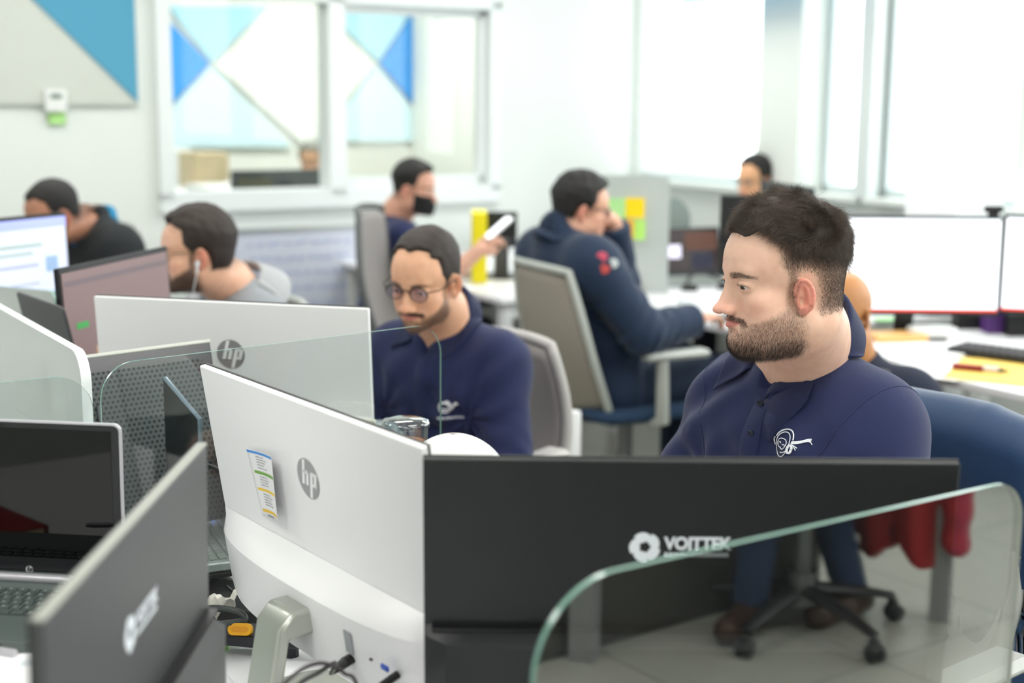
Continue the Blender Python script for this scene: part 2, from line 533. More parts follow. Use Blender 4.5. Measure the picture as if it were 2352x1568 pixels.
# things on the back wall
def wall_things():
    BW = Matrix.Translation(ST(0, TW)) @ RM                      # local x = s, y = away from the camera
    # acoustic panel, grey with a blue triangle
    a, zb = hit_t(316, 240, TW + .02); a0, _ = hit_t(-420, 240, TW + .02); _, z1 = hit_t(100, -260, TW + .02)
    z1 = min(z1, CEIL_H - .05)
    p = thing('acoustic_panel', 'grey felt wall panel with a blue triangle beside the inner window', 'wall panel', BW @ Vector(((a + a0) / 2, -.015, (zb + z1) / 2)), SY)
    mb = MB(); mb.box((0, 0, 0), (a - a0, .028, z1 - zb)); mb.build('panel', mat('felt_grey', (.80, .82, .79), rough=.95, noise=.06, nscale=300, bump=.4, bscale=400), p)
    cx, cz = (a + a0) / 2, (zb + z1) / 2
    (d0, e0), (d1, e1) = hit_t(76, 0, TW + .03), hit_t(316, 235, TW + .03)
    k = (e0 - e1) / (d0 - d1)
    zt = z1; st = d1 + (zt - e1) / k
    tri = [(d1 - cx, e1 - cz), (d1 - cx, zt - cz), (st - cx, zt - cz)]
    mb = MB(); mb.prism(tri, -.022, -.0142, axis='y'); mb.build('blue_triangle', mat('felt_blue', (.34, .62, .74), rough=.95, noise=.06, nscale=300, bump=.4, bscale=400), p)
    # thermostat and green note
    c = on_t(128, 232, TW + .041); t = thing('thermostat', 'white wall control with a small dark display, on the grey felt panel', 'thermostat', c, SY)
    mb = MB(); mb.box((0, 0, 0), (.10, .02, .10), bev=.006); mb.build('body', mat('plastic_white', (.90, .91, .90), rough=.4), t)
    mb = MB(); mb.box((0, -.0112, .022), (.05, .002, .022)); mb.build('display', mat('lcd_green', (.42, .50, .45), rough=.3), t)
    c = on_t(130, 266, TW + .012); mb = MB(); mb.grid(lambda u, v: ((u - .5) * .078, -.004 - .006 * (1 - v) ** 2, (v - .5) * .078), 4, 6)
    o = mb.build('sticky_note', mat('note_green', (.72, .92, .58), rough=.8), smooth=180, thick=.0006); o.location = c; o.rotation_euler = (0, 0, SY)
    tag(o, 'light green sticky note on the wall just under the white wall control', 'sticky note')
    # low whiteboard standing against the wall
    w0, zt = hit_t(500, 532, TW + .30); w1, _ = hit_t(858, 532, TW + .30)
    p = thing('whiteboard', 'low whiteboard with faint blue writing standing against the back wall', 'whiteboard', ST((w0 + w1) / 2, TW + .3, 0), SY)
    zt = max(zt, .8)
    mb = MB(); mb.box((0, 0, .10 + (zt - .1) / 2), (w1 - w0, .02, zt - .1)); mb.build('board', mat('whiteboard_face', (.80, .82, .88), rough=.35), p)
    fr = MB(); W = w1 - w0
    fr.box((0, -.004, zt), (W + .02, .03, .02)); fr.box((0, -.004, .1), (W + .02, .03, .02)); fr.box((-W / 2, -.004, (zt + .1) / 2), (.02, .03, zt - .1)); fr.box((W / 2, -.004, (zt + .1) / 2), (.02, .03, zt - .1))
    fr.build('frame', mat('alu', (.75, .77, .78), rough=.35, metal=.6), p)
    for sx in (-1, 1):
        mb = MB(); mb.box((sx * (W / 2 - .05), .02, .05), (.04, .30, .03)); mb.box((sx * (W / 2 - .05), .012, .1), (.03, .02, .1)); mb.build('foot', MATS['alu'], p)
    ink = MB(); rr = random.Random(4)
    for row in range(6):
        z = zt - .07 - row * .075; x = -W / 2 + .12 + rr.uniform(0, .08)
        while x < W / 2 - .15:
            L = rr.uniform(.02, .07)
            pts = [(x + L * k / 5, -.0115, z + rr.uniform(-.012, .012)) for k in range(6)]
            ink.tube(pts, .0022, 4); x += L + rr.uniform(.012, .03)
    ink.build('writing', mat('ink_blue', (.45, .55, .80), rough=.6), p)
    # blue sign edge at the very top right, over the windows
    b0, z0 = hit_s(1570, 3, SW - .32); b1, _ = hit_s(1850, 3, SW - .32)
    p = ST(SW - .32, (b0 + b1) / 2, z0 + .15)
    mb = MB(); mb.box((0, 0, 0), (abs(b1 - b0), .02, .30), bev=.003)
    mb.box((-abs(b1 - b0) / 2 + .1, 0, (CEIL_H - z0 - .15) / 2 + .07), (.006, .006, CEIL_H - z0 - .15 - .12)); mb.box((abs(b1 - b0) / 2 - .1, 0, (CEIL_H - z0 - .15) / 2 + .07), (.006, .006, CEIL_H - z0 - .15 - .12))
    o = mb.build('hanging_sign', mat('sign_blue', (.42, .68, .86), rough=.6)); o.location = p; o.rotation_euler = (0, 0, SY - math.pi / 2)
    tag(o, 'light blue hanging board, only its lower edge in view above the windows', 'sign')
    # ---- beyond the inner window
    tb = TW - 2.86
    cols = dict(b=mat('felt_strong_blue', (.0, .55, .87), rough=.9), l=mat('felt_light_blue', (.66, .85, .91), rough=.9), w=mat('felt_white', (.93, .94, .91), rough=.9),
                p=mat('felt_pale_blue', (.83, .93, .96), rough=.9))
    polys = [('b', 'strong blue', [(375, 35), (482, 145), (375, 262)], 'between the pale ones at the left end'), ('l', 'light blue', [(385, 14), (615, 14), (487, 142)], 'over the left crossing point'),
             ('w', 'white', [(620, 10), (765, 10), (765, 278), (705, 338), (495, 150)], 'in the middle of the left pane'), ('p', 'pale blue', [(485, 152), (670, 338), (372, 338), (372, 272)], 'at the bottom of the left pane'),
             ('p', 'pale blue', [(770, 282), (770, 338), (712, 338)], 'a small corner beside the window post'),
             ('l', 'light blue', [(775, 22), (948, 22), (868, 140), (775, 50)], 'at the top of the right pane'), ('w', 'white', [(775, 58), (860, 146), (775, 262)], 'at the left of the right pane'),
             ('b', 'strong blue', [(952, 22), (1010, 22), (1010, 316), (872, 146)], 'at the right end'), ('p', 'pale blue', [(864, 152), (1006, 324), (775, 324), (775, 270)], 'at the bottom of the right pane')]
    for i, (k, nm, pts, where) in enumerate(polys):
        q = [hit_t(x, y, tb) for x, y in pts]
        cx, cz = sum(a for a, _ in q) / len(q), sum(b for _, b in q) / len(q)
        mb = MB(); mb.prism([(a - cx, b - cz) for a, b in q], -.012, .012, axis='y')
        o = mb.build('wall_tile', cols[k]); o.location = ST(cx, tb - .005, cz); o.rotation_euler = (0, 0, SY)
        tag(o, '%s triangular wall tile behind the inner window, %s' % (nm, where), 'wall tile', 'coloured tiles on the wall of the next room')
    def bx(name, label, cat, px0, py0, px1, py1, t, dep, m, to_floor=False):
        (a, z1_), (b, z0_) = hit_t(px0, py0, t), hit_t(px1, py1, t)
        if to_floor: z0_ = 0
        mb = MB(); mb.box((0, 0, 0), (b - a, dep, z1_ - z0_), bev=.006)
        o = mb.build(name, m); o.location = ST((a + b) / 2, t - dep / 2, (z0_ + z1_) / 2); o.rotation_euler = (0, 0, SY)
        return tag(o, label, cat)
    bx('cardboard_box', 'beige box on the low white cabinet behind the inner window', 'box', 447, 352, 528, 437, TW - 1.9, .3, mat('cardboard', (.76, .69, .56), rough=.8, noise=.06))
    bx('cabinet', 'low white cabinet in the next room, behind the left window pane', 'cabinet', 380, 438, 528, 470, TW - 1.7, .45, mat('plastic_white', (.9, .9, .9)), True)
    bx('cabinet', 'tall white cabinet at the left edge of the inner window', 'cabinet', 372, 342, 444, 470, TW - 2.4, .4, mat('plastic_white', (.9, .9, .9)), True)
    bx('wall_monitor', 'wide dark screen back seen through the inner window, in front of the hooded person', 'monitor', 532, 392, 744, 436, TW - 1.1, .03, mat('dark_grey', (.20, .21, .22), rough=.5))
    bx('desk', 'white desk behind the inner window carrying the wide dark screen', 'desk', 520, 437, 760, 470, TW - 1.0, .7, mat('plastic_white', (.9, .9, .9)), True)
    bx('pinned_board', 'tan board on the wall at the right end of the inner window, the upper one', 'board', 1077, 212, 1114, 300, TW - 2.8715, .03, mat('wood_tan', (.86, .76, .58), rough=.7, noise=.1))
    bx('pinned_board', 'peach board on the wall at the right end of the inner window, the lower one', 'board', 1077, 345, 1114, 416, TW - 2.8715, .03, mat('wood_peach', (.88, .74, .62), rough=.7, noise=.1))


wall_things()

# ------------------------------------------------------------------ implicit surfaces for people
def _a(x): return np.asarray(x, dtype=np.float32)


def ell(Q, c, r, rot=None):
    q = Q - _a(c)
    if rot is not None:
        q = q @ _a(rot)
    r = _a(r)
    k0 = np.linalg.norm(q / r, axis=1)
    k1 = np.linalg.norm(q / (r * r), axis=1) + 1e-9
    return k0 * (k0 - 1.0) / k1


def cap(Q, a, b, ra, rb, sx=None):
    a, b = _a(a), _a(b)
    ba = b - a
    L = float(ba @ ba) + 1e-12
    q = Q - a
    t = np.clip((q @ ba) / L, 0, 1)
    w = q - t[:, None] * ba
    if sx is not None:            # sx: unit axis along which the section is wider, factor
        ax, k = _a(sx[0]), sx[1]
        p = w @ ax
        w = w - p[:, None] * ax * (1 - 1 / k)
    return np.linalg.norm(w, axis=1) - (ra + t * (rb - ra))


def smin(a, b, k):
    h = np.clip(0.5 + 0.5 * (b - a) / k, 0, 1)
    return b * (1 - h) + a * h - k * h * (1 - h)


def smax(a, b, k): return -smin(-a, -b, k)


def rotm(deg, axis):
    return np.array(Matrix.Rotation(math.radians(deg), 3, axis), dtype=np.float32)


def vnoise(Q, scale, seed=0):
    """cheap smooth noise: sums of sines in pseudo-random directions"""
    r = np.random.default_rng(seed)
    out = np.zeros(len(Q), np.float32)
    for i in range(6):
        d = r.normal(size=3); d /= np.linalg.norm(d)
        out += np.sin((Q @ _a(d)) * scale * (0.7 + 0.25 * i) + r.uniform(0, 6.28)) / 6
    return out


def nets(f, lo, hi, res, project=1, B=8):
    lo, hi = _a(lo), _a(hi)
    n = (np.ceil((hi - lo) / res / B).astype(int)) * B
    nb = n // B
    ax = [np.arange(k) for k in nb]
    bc = np.stack(np.meshgrid(*ax, indexing='ij'), -1).reshape(-1, 3)
    cen = lo + (bc * B + B / 2) * res
    dv = f(cen.astype(np.float32))
    act = np.abs(dv) < B * res * 0.87 * 1.7 + 2 * res
    V = np.repeat(np.repeat(np.repeat(np.where(dv < 0, -1.0, 1.0).astype(np.float32).reshape(nb), B, 0), B, 1), B, 2)
    off = np.stack(np.meshgrid(*[np.arange(B)] * 3, indexing='ij'), -1).reshape(-1, 3)
    ab = bc[act]
    for s in range(0, len(ab), 400):
        nd = (ab[s:s + 400, None, :] * B + off[None]).reshape(-1, 3)
        V[nd[:, 0], nd[:, 1], nd[:, 2]] = f((lo + nd * res).astype(np.float32))
    V[[0, -1]] = np.abs(V[[0, -1]]) + .001; V[:, [0, -1]] = np.abs(V[:, [0, -1]]) + .001
    V[:, :, [0, -1]] = np.abs(V[:, :, [0, -1]]) + .001
    S = V < 0
    c = [S[i:S.shape[0] - 1 + i, j:S.shape[1] - 1 + j, k:S.shape[2] - 1 + k] for i in (0, 1) for j in (0, 1) for k in (0, 1)]
    anyc = c[0].copy(); allc = c[0].copy()
    for q in c[1:]:
        anyc |= q; allc &= q
    cells = np.argwhere(anyc & ~allc)
    idx = -np.ones(anyc.shape, np.int32)
    idx[cells[:, 0], cells[:, 1], cells[:, 2]] = np.arange(len(cells))
    cor = np.array([(i, j, k) for i in (0, 1) for j in (0, 1) for k in (0, 1)])
    val = np.stack([V[cells[:, 0] + o[0], cells[:, 1] + o[1], cells[:, 2] + o[2]] for o in cor], 1)
    acc = np.zeros((len(cells), 3)); cnt = np.zeros(len(cells))
    for a in range(8):
        for b in range(a + 1, 8):
            if np.abs(cor[a] - cor[b]).sum() != 1: continue
            va, vb = val[:, a], val[:, b]
            m = (va < 0) != (vb < 0)
            t = va[m] / (va[m] - vb[m])
            acc[m] += cor[a] + t[:, None] * (cor[b] - cor[a]); cnt[m] += 1
    vs = (lo + (cells + acc / cnt[:, None]) * res).astype(np.float32)
    quads = []
    for axis in range(3):
        sl0 = [slice(None)] * 3; sl1 = [slice(None)] * 3
        sl0[axis] = slice(0, -1); sl1[axis] = slice(1, None)
        a, b = S[tuple(sl0)], S[tuple(sl1)]
        e = np.argwhere(a != b)
        u, w = (axis + 1) % 3, (axis + 2) % 3
        e = e[(e[:, u] > 0) & (e[:, w] > 0) & (e[:, u] < idx.shape[u]) & (e[:, w] < idx.shape[w])]
        fl = a[e[:, 0], e[:, 1], e[:, 2]]
        q = []
        for du, dw in ((-1, -1), (0, -1), (0, 0), (-1, 0)):
            x = e.copy(); x[:, u] += du; x[:, w] += dw
            q.append(idx[x[:, 0], x[:, 1], x[:, 2]])
        q = np.stack(q, 1)
        q[~fl] = q[~fl][:, ::-1]
        quads.append(q)
    quads = np.concatenate(quads)
    quads = quads[(quads >= 0).all(1)]
    for _ in range(project):
        h = res * 0.3
        d = f(vs)
        g = np.stack([f(vs + _a(o) * h) - d for o in np.eye(3)], 1) / h
        gn = (g * g).sum(1) + 1e-4
        st = np.clip(d / gn, -res, res)
        vs = vs - (st[:, None] * g).astype(np.float32)
    return vs, quads


def mesh_np(name, vs, quads, m, parent=None, cols=None, smooth=True):
    me = bpy.data.meshes.new(name)
    me.vertices.add(len(vs)); me.vertices.foreach_set('co', np.ascontiguousarray(vs, dtype=np.float32).ravel())
    k = quads.shape[1]
    me.loops.add(quads.size); me.loops.foreach_set('vertex_index', np.ascontiguousarray(quads, dtype=np.int32).ravel())
    me.polygons.add(len(quads))
    me.polygons.foreach_set('loop_start', np.arange(len(quads), dtype=np.int32) * k)
    me.polygons.foreach_set('loop_total', np.full(len(quads), k, dtype=np.int32))
    me.polygons.foreach_set('use_smooth', np.full(len(quads), smooth))
    me.update(calc_edges=True); me.validate()
    if cols is not None:
        at = me.color_attributes.new('Col', 'FLOAT_COLOR', 'POINT')
        at.data.foreach_set('color', np.concatenate([cols, np.ones((len(cols), 1))], 1).astype(np.float32).ravel())
    for q in (m if isinstance(m, (list, tuple)) else [m]):
        me.materials.append(q)
    o = bpy.data.objects.new(name, me)
    COL.objects.link(o)
    if parent is not None: o.parent = parent
    return o


def skin_mat(name, rough=0.40, sss=0.12):
    if name in MATS: return MATS[name]
    m = mat(name, (.8, .6, .5), rough=rough, sss=sss, spec=0.4)
    nt = m.node_tree; b = nt.nodes['Principled BSDF']
    at = nt.nodes.new('ShaderNodeAttribute'); at.attribute_name = 'Col'
    tc = nt.nodes.new('ShaderNodeTexCoord')
    n = nt.nodes.new('ShaderNodeTexNoise'); n.inputs['Scale'].default_value = 55; n.inputs['Detail'].default_value = 5
    mx = nt.nodes.new('ShaderNodeMix'); mx.data_type = 'RGBA'; mx.blend_type = 'MULTIPLY'; mx.inputs[0].default_value = 0.5
    cr = nt.nodes.new('ShaderNodeValToRGB')
    cr.color_ramp.elements[0].position = .3; cr.color_ramp.elements[0].color = (.86, .74, .70, 1)
    cr.color_ramp.elements[1].position = .6; cr.color_ramp.elements[1].color = (1, 1, 1, 1)
    nt.links.new(tc.outputs['Object'], n.inputs['Vector']); nt.links.new(n.outputs['Fac'], cr.inputs[0])
    nt.links.new(at.outputs['Color'], mx.inputs[6]); nt.links.new(cr.outputs[0], mx.inputs[7])
    nt.links.new(mx.outputs[2], b.inputs['Base Color'])
    n2 = nt.nodes.new('ShaderNodeTexNoise'); n2.inputs['Scale'].default_value = 900; n2.inputs['Detail'].default_value = 3
    nt.links.new(tc.outputs['Object'], n2.inputs['Vector'])
    bp = nt.nodes.new('ShaderNodeBump'); bp.inputs['Strength'].default_value = .25; bp.inputs['Distance'].default_value = .0006
    nt.links.new(n2.outputs['Fac'], bp.inputs['Height']); nt.links.new(bp.outputs['Normal'], b.inputs['Normal'])
    return m


# head in its own centimetres: x = the person's right, y = forward, z = up, origin between the eyes' height and the ears
def hwarp(Q, h):
    """the person's own face heights and skull depth -> the standard head the shapes are written for"""
    Q = Q.copy()
    if 'zw' in h:
        Q[:, 2] = np.interp(Q[:, 2], [a for a, _ in h['zw']], [b for _, b in h['zw']])
    b = h.get('back', 1.0)
    Q[:, 1] = np.where(Q[:, 1] < 0, Q[:, 1] / b, Q[:, 1])
    return Q


def head_sdf(Q, h, hair=False):
    """h: dict of proportions"""
    Q = hwarp(Q, h)
    X = Q.copy(); X[:, 0] = np.abs(X[:, 0])          # faces are built symmetric
    W = h.get('w', 1.0); J = h.get('jaw', 1.0); CH = h.get('cheek', 1.0)
    d = ell(X, (0, -1.6, 3.4), (7.5 * W, 9.5, 8.1))
    d = smin(d, ell(X, (0, -4.5, -0.5), (6.4 * W, 6.0, 6.0)), 2.0)
    d = smin(d, ell(X, (0, 3.2, 2.6), (6.0 * W, 5.3, 5.6)), 2.5)            # forehead
    d = smin(d, ell(X, (0, 2.6, -3.6), (5.7 * W, 5.6, 6.6)), 2.0)           # face mass
    d = smin(d, ell(X, (3.9 * CH, 4.4, -2.9), (2.1, 2.6, 1.9)), 1.8)         # cheekbone
    d = smin(d, ell(X, (3.6 * CH, 3.4, -6.3), (2.5 * CH, 3.4, 3.2)), 2.0)         # cheek
    d = smin(d, ell(X, (4.1 * J, -0.6, -6.6), (2.0 * J, 3.6, 3.0), rotm(-18, 'X')), 2.0)  # jaw angle
    d = smin(d, ell(X, (0, 3.8, -9.0), (4.0 * J, 4.3, 2.6)), 2.0)            # jaw front
    d = smin(d, ell(X, (0, 6.9 + h.get('chin', 0), -9.8), (2.0, 1.7, 1.7)), 1.4)               # chin
    dc = h.get('double', 0.0)
    if dc: d = smin(d, ell(X, (0, 2.4, -10.2), (4.4 * J, 4.6, 2.0 + dc)), 2.2)
    d = smin(d, cap(X, (0.2, 7.9, 1.5), (3.7, 6.9, 1.9), .75, .65), 1.3)       # brow ridge
    if hair:
        return d
    # sockets
    d = smax(d, -ell(X, (3.1, 8.6, 0.0), (1.75, 1.7, 1.15)), 0.9)
    # muzzle
    d = smin(d, ell(X, (0, 6.6, -6.7), (2.9, 2.0, 2.3)), 1.4)
    # nose
    N = h.get('nose', 1.0)
    d = smin(d, cap(X, (0, 7.7, 0.9), (0, 8.7 + .9 * N, -3.3), .66, .95 * N), 1.2)
    d = smin(d, cap(X, (0, 7.2, -1.0), (0, 7.9, -3.8), .9, 1.5), .8)
    d = smin(d, ell(X, (0, 9.3 + .95 * N, -3.9), (1.0 * N, 1.0, .82)), .7)
    d = smin(d, ell(X, (1.25 * N, 8.7 + .4 * N, -4.15), (.72 * N, 1.05, .78)), .45)
    d = smax(d, -ell(X, (.62, 9.1 + .5 * N, -5.05), (.36, .55, .40)), .2)
    # philtrum, lips
    d = smin(d, cap(X, (0, 8.75, -6.15), (2.1, 7.7, -6.75), .5, .28), .35)
    d = smin(d, cap(X, (0, 8.7, -7.2), (1.9, 7.75, -6.95), .58, .3), .35)
    d = smax(d, -cap(X, (0, 9.35, -6.68), (2.4, 8.15, -6.85), .16, .1), .22)
    d = smax(d, -cap(X, (0, 8.9, -8.25), (1.2, 8.3, -8.2), .35, .3), .9)
    # lids: a thick shell over the eyeball with an almond opening
    gz = h.get('lid', 0.0)        # 0 open .. 1 looking well down
    lid = ell(X, (3.1, 6.85, 0.0), (1.42, 1.42, 1.42))
    opening = ell(X, (3.15, 8.3, -.10 - .20 * gz), (1.55, 1.7, .50 - .15 * gz), rotm(4, 'Y'))
    d = smin(d, lid, .45)
    d = smax(d, -opening, .10)
    # crease above the lid
    d = smax(d, -cap(X, (2.2, 8.25, .75), (4.2, 7.6, .65), .1, .1), .35)
    # ear
    e = Q.copy(); e[:, 0] = np.abs(e[:, 0])
    es = h.get('ear', .88)
    e = (e - _a((7.0 * W, h.get('eary', -.9), h.get('earz', -1.5)))) / es
    e = e @ rotm(22, 'Z') @ rotm(-8, 'X')
    ed = ell(e, (.45, -.9, 0.2), (.75, 2.0, 3.2))
    ed = smin(ed, ell(e, (.35, -.1, -2.6), (.5, .95, 1.05)), .5)
    # helix rim
    pts = [(.95, -.95 - 1.65 * math.cos(a), .55 + 2.55 * math.sin(a)) for a in np.linspace(-.30 * np.pi, .98 * np.pi, 11)]
    for p, q in zip(pts[:-1], pts[1:]):
        ed = smin(ed, cap(e, p, q, .33, .33), .28)
    ed = smax(ed, -ell(e, (1.35, -.60, .2), (.95, 1.10, 2.1)), .2)
    ed = smax(ed, -ell(e, (.95, -.15, -.7), (1.0, .72, .95)), .2)
    ed = smin(ed, cap(e, (.75, -1.5, 1.4), (.8, -1.55, -1.2), .28, .28), .35)
    ed = smin(ed, ell(e, (.55, .55, -.6), (.45, .4, .65)), .3)
    d = smin(d, ed * es, .45)
    return d

# ------------------------------------------------------------------ heads
def gauss(Q, c, s):
    q = (Q - _a(c)) / _a(s)
    return np.exp(-(q * q).sum(1))


def sstep(a, b, x):
    t = np.clip((x - a) / (b - a), 0, 1)
    return t * t * (3 - 2 * t)


def beard_mask(H, h):
    """0..1 where the beard grows (H: head centimetres)"""
    H = hwarp(H, h)
    X = np.abs(H[:, 0]); y = H[:, 1]; z = H[:, 2]
    # jaw line area: below a line that runs from the sideburn down to the mouth corner
    top = -2.2 - (y + 0.5) * 0.62
    top = np.where(y > 5.0, -5.6 - (y - 5.0) * .8, top)
    m = sstep(0.9, -0.9, z - top)
    m *= sstep(-1.7, 1.6, y + (z + 6.5) * -.22)
    m *= sstep(-12.8, -11.3, z + .12 * (y - 3))
    # sideburn
    sb = sstep(1.0, .3, np.abs(y - 1.2 + .1 * z)) * sstep(-8, -6, z) * sstep(2.5, 1.5, z) * (X > 5)
    m = np.maximum(m, .8 * sb)
    # clear around the lips, leave moustache and chin patch
    lip = gauss(np.stack([X, z], 1), (0, -6.9), (2.5, .95)) * (y > 6)
    m *= 1 - np.clip(lip * 2.2, 0, 1)
    must = sstep(.75, .3, np.abs(z + 5.75 + .16 * X ** 1.6 * .55)) * (X < 3.1) * (y > 6.5)
    m = np.maximum(m, must * sstep(.15, .45, X + .2))
    corner = sstep(.7, .3, np.abs(X - 2.95)) * sstep(-9.4, -8.6, z) * sstep(-5.8, -6.6, z) * (y > 5.5)
    m = np.maximum(m, corner * h.get('corner', .8))
    patch = gauss(np.stack([X, z], 1), (0, -8.35), (.9, .5)) * (y > 7)
    m = np.maximum(m, np.clip(patch * 1.2, 0, 1) * .8)
    return m * h.get('beard', 1.0)


def brow_mask(H, h):
    H = hwarp(H, h)
    X = np.abs(H[:, 0]); y = H[:, 1]; z = H[:, 2]
    zc = h.get('browz', 1.45) + .28 * np.sin((X - 1.2) / 3.6 * np.pi)
    th = .27 * sstep(5.3, 3.0, X) + .07
    return sstep(th + .22, th - .05, np.abs(z - zc)) * sstep(1.0, 1.5, X) * sstep(5.4, 4.6, X) * (y > 3)


def hairline(H, h):
    """signed: > 0 inside the haired scalp, in cm"""
    H = hwarp(H, h)
    X = np.abs(H[:, 0]); y = H[:, 1]; z = H[:, 2]
    hl = h.get('hairline', 7.6)
    front = z - (hl + .25 * np.minimum(X, 4)) + np.maximum(0, 5.2 - y) * 1.15      # forehead edge, runs back over the temple
    temple = (z - 1.2) + (3.6 - y) * 1.6
    up = np.minimum(front + 3.5 * sstep(6.1, 4.9, X), 99)
    side = np.minimum(temple, 3.4 - y + np.maximum(0, z - 6.5) * 2.0)
    base = np.maximum(front, side - 9 * sstep(4.8, 3.6, X))
    # behind and below: nape and round the ear
    low = z + 6.3 - np.maximum(0, y + 3.5) * 1.35
    ear = np.sqrt((y - h.get('eary', -.9) + .5) ** 2 + ((z + 2.0) * .75) ** 2) - 2.2
    ear = np.where(X > 4.5, ear, 9)
    return np.minimum(np.minimum(base, low), ear)


def skin_colors(H, h):
    tone = _a(srgb(h.get('tone', (.86, .68, .58))))
    H0 = H
    H = hwarp(H, h)
    c = np.tile(tone, (len(H), 1)).astype(np.float32)

    def mixc(w, col, k=1.0):
        nonlocal c
        w = np.clip(w * k, 0, 1)[:, None]
        c = c * (1 - w) + _a(srgb(col)) * w
    X = np.abs(H[:, 0:1]); A = np.concatenate([X, H[:, 1:]], 1)
    red = h.get('red', (.87, .50, .44))
    mixc(gauss(A, (0, 10.2, -3.8), (2.2, 2.2, 1.4)), red, .32)
    mixc(gauss(A, (4.2, 5.5, -3.6), (2.2, 3, 2.0)), red, .22)
    ey = h.get('eary', -.9)
    ear = sstep(6.9, 7.6, np.abs(H[:, 0])) * sstep(2.4, 1.6, np.abs(H[:, 1] - ey + .5)) * sstep(1.6, .8, H[:, 2]) * sstep(-6, -5, H[:, 2])
    mixc(ear, red, h.get('earred', .5))
    z = H[:, 2]; Xa = np.abs(H[:, 0])
    zc = -6.72
    up = (z - zc) / (.62 * np.clip(1.05 - (Xa / 2.6) ** 2, 0.01, 1) + .05)
    lo = (zc - z) / (.78 * np.clip(1.05 - (Xa / 2.5) ** 2, 0.01, 1) + .05)
    lip = sstep(1.15, .8, np.maximum(up, lo)) * (H[:, 1] > 7) * (Xa < 2.6)
    mixc(lip, h.get('lip', (.80, .47, .45)), .85)
    hc = h.get('haircol', (.10, .07, .06))
    mixc(beard_mask(H0, h) * (1 + .6 * (H[:, 1] > 6.3) * (H[:, 2] > -6.9)), hc, h.get('beardbase', .55))
    mixc(brow_mask(H0, h), hc, h.get('browbase', .7))
    hl = hairline(H0, h)
    if not h.get('bald'):
        fade = sstep(-.6, 3.0, hl) * h.get('scalp', .8) * (.7 + .3 * sstep(0, 5.5, H[:, 2]))
        mixc(fade * (ear < .05), hc)
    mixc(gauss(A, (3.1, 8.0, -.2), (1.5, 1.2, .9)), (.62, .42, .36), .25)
    return c


def eye_ball(name, parent, M, side, gaze, h):
    """eyeball with iris and pupil; gaze: unit direction in head cm"""
    g = Vector(gaze).normalized()
    q = Vector((0, 0, 1)).rotation_difference(g).to_matrix().to_4x4()
    mb = MB()
    prof = []
    R = 1.22
    n = 18
    ias = math.asin(.56 / R)
    angs = [0.001, .22 * ias / .5 * .5, ias * .38, ias * .4, ias, ias * 1.02] + list(np.linspace(ias * 1.2, math.pi * .98, n))
    prof = [(R * math.sin(a), R * math.cos(a)) for a in angs]
    nn = 24
    mb.lathe(prof, nn)
    me_m = [mat('eye_white', (.90, .86, .84), rough=.12, spec=.6, sss=.1), mat('iris', h.get('iris', (.25, .15, .10)), rough=.12, spec=.7),
            mat('pupil', (.01, .01, .01), rough=.08, spec=.7)]
    o = mb.build(name, me_m, parent, smooth=180)
    for p in o.data.polygons:
        k = p.index // nn
        p.material_index = 2 if k < 3 else (1 if k < 5 else 0)
    o.matrix_local = M @ Matrix.Translation((side * 3.1, 6.78, 0.0)) @ q
    return o


def make_curves(name, pts, rad, m, parent):
    """pts (N, K, 3) metres, rad (N, K): many fine strands as one hair object"""
    N, K, _ = pts.shape
    c = bpy.data.hair_curves.new(name)
    c.add_curves([K] * N)
    c.attributes['position'].data.foreach_set('vector', np.ascontiguousarray(pts, dtype=np.float32).ravel())
    at = c.attributes.get('radius') or c.attributes.new('radius', 'FLOAT', 'POINT')
    at.data.foreach_set('value', np.ascontiguousarray(rad, dtype=np.float32).ravel())
    c.materials.append(m)
    o = bpy.data.objects.new(name, c)
    COL.objects.link(o)
    if parent is not None: o.parent = parent
    return o


def hair_mat(name, col, rough=.45):
    if name in MATS: return MATS[name]
    m = bpy.data.materials.new(name); m.use_nodes = True
    nt = m.node_tree
    b = nt.nodes['Principled BSDF']
    b.inputs['Roughness'].default_value = rough
    b.inputs['Specular IOR Level'].default_value = .45
    tc = nt.nodes.new('ShaderNodeTexCoord')
    n = nt.nodes.new('ShaderNodeTexNoise'); n.inputs['Scale'].default_value = 110; n.inputs['Detail'].default_value = 4
    nt.links.new(tc.outputs['Object'], n.inputs['Vector'])
    r = nt.nodes.new('ShaderNodeMix'); r.data_type = 'RGBA'
    c = srgb(col)
    r.inputs[6].default_value = (*[x * .35 for x in c], 1); r.inputs[7].default_value = (*[x * 2.0 for x in c], 1)
    nt.links.new(n.outputs['Fac'], r.inputs[0]); nt.links.new(r.outputs[2], b.inputs['Base Color'])
    MATS[name] = m
    return m


def apply(M, Q):
    A = np.array(M, dtype=np.float32)
    return Q @ A[:3, :3].T + A[:3, 3]


def sample_surface(vs, quads, n, rng, weight=None):
    """random points on the quads"""
    a, b, c = vs[quads[:, 0]], vs[quads[:, 1]], vs[quads[:, 2]]
    ar = np.linalg.norm(np.cross(b - a, vs[quads[:, 3]] - a), axis=1)
    if weight is not None: ar = ar * weight
    k = rng.choice(len(quads), n, p=ar / ar.sum())
    u, v = rng.random((2, n, 1))
    q = vs[quads[k]]
    p = q[:, 0] * (1 - u) * (1 - v) + q[:, 1] * u * (1 - v) + q[:, 2] * u * v + q[:, 3] * (1 - u) * v
    nr = np.cross(b - a, c - a)[k]
    nr /= np.linalg.norm(nr, axis=1)[:, None] + 1e-9
    return p, nr


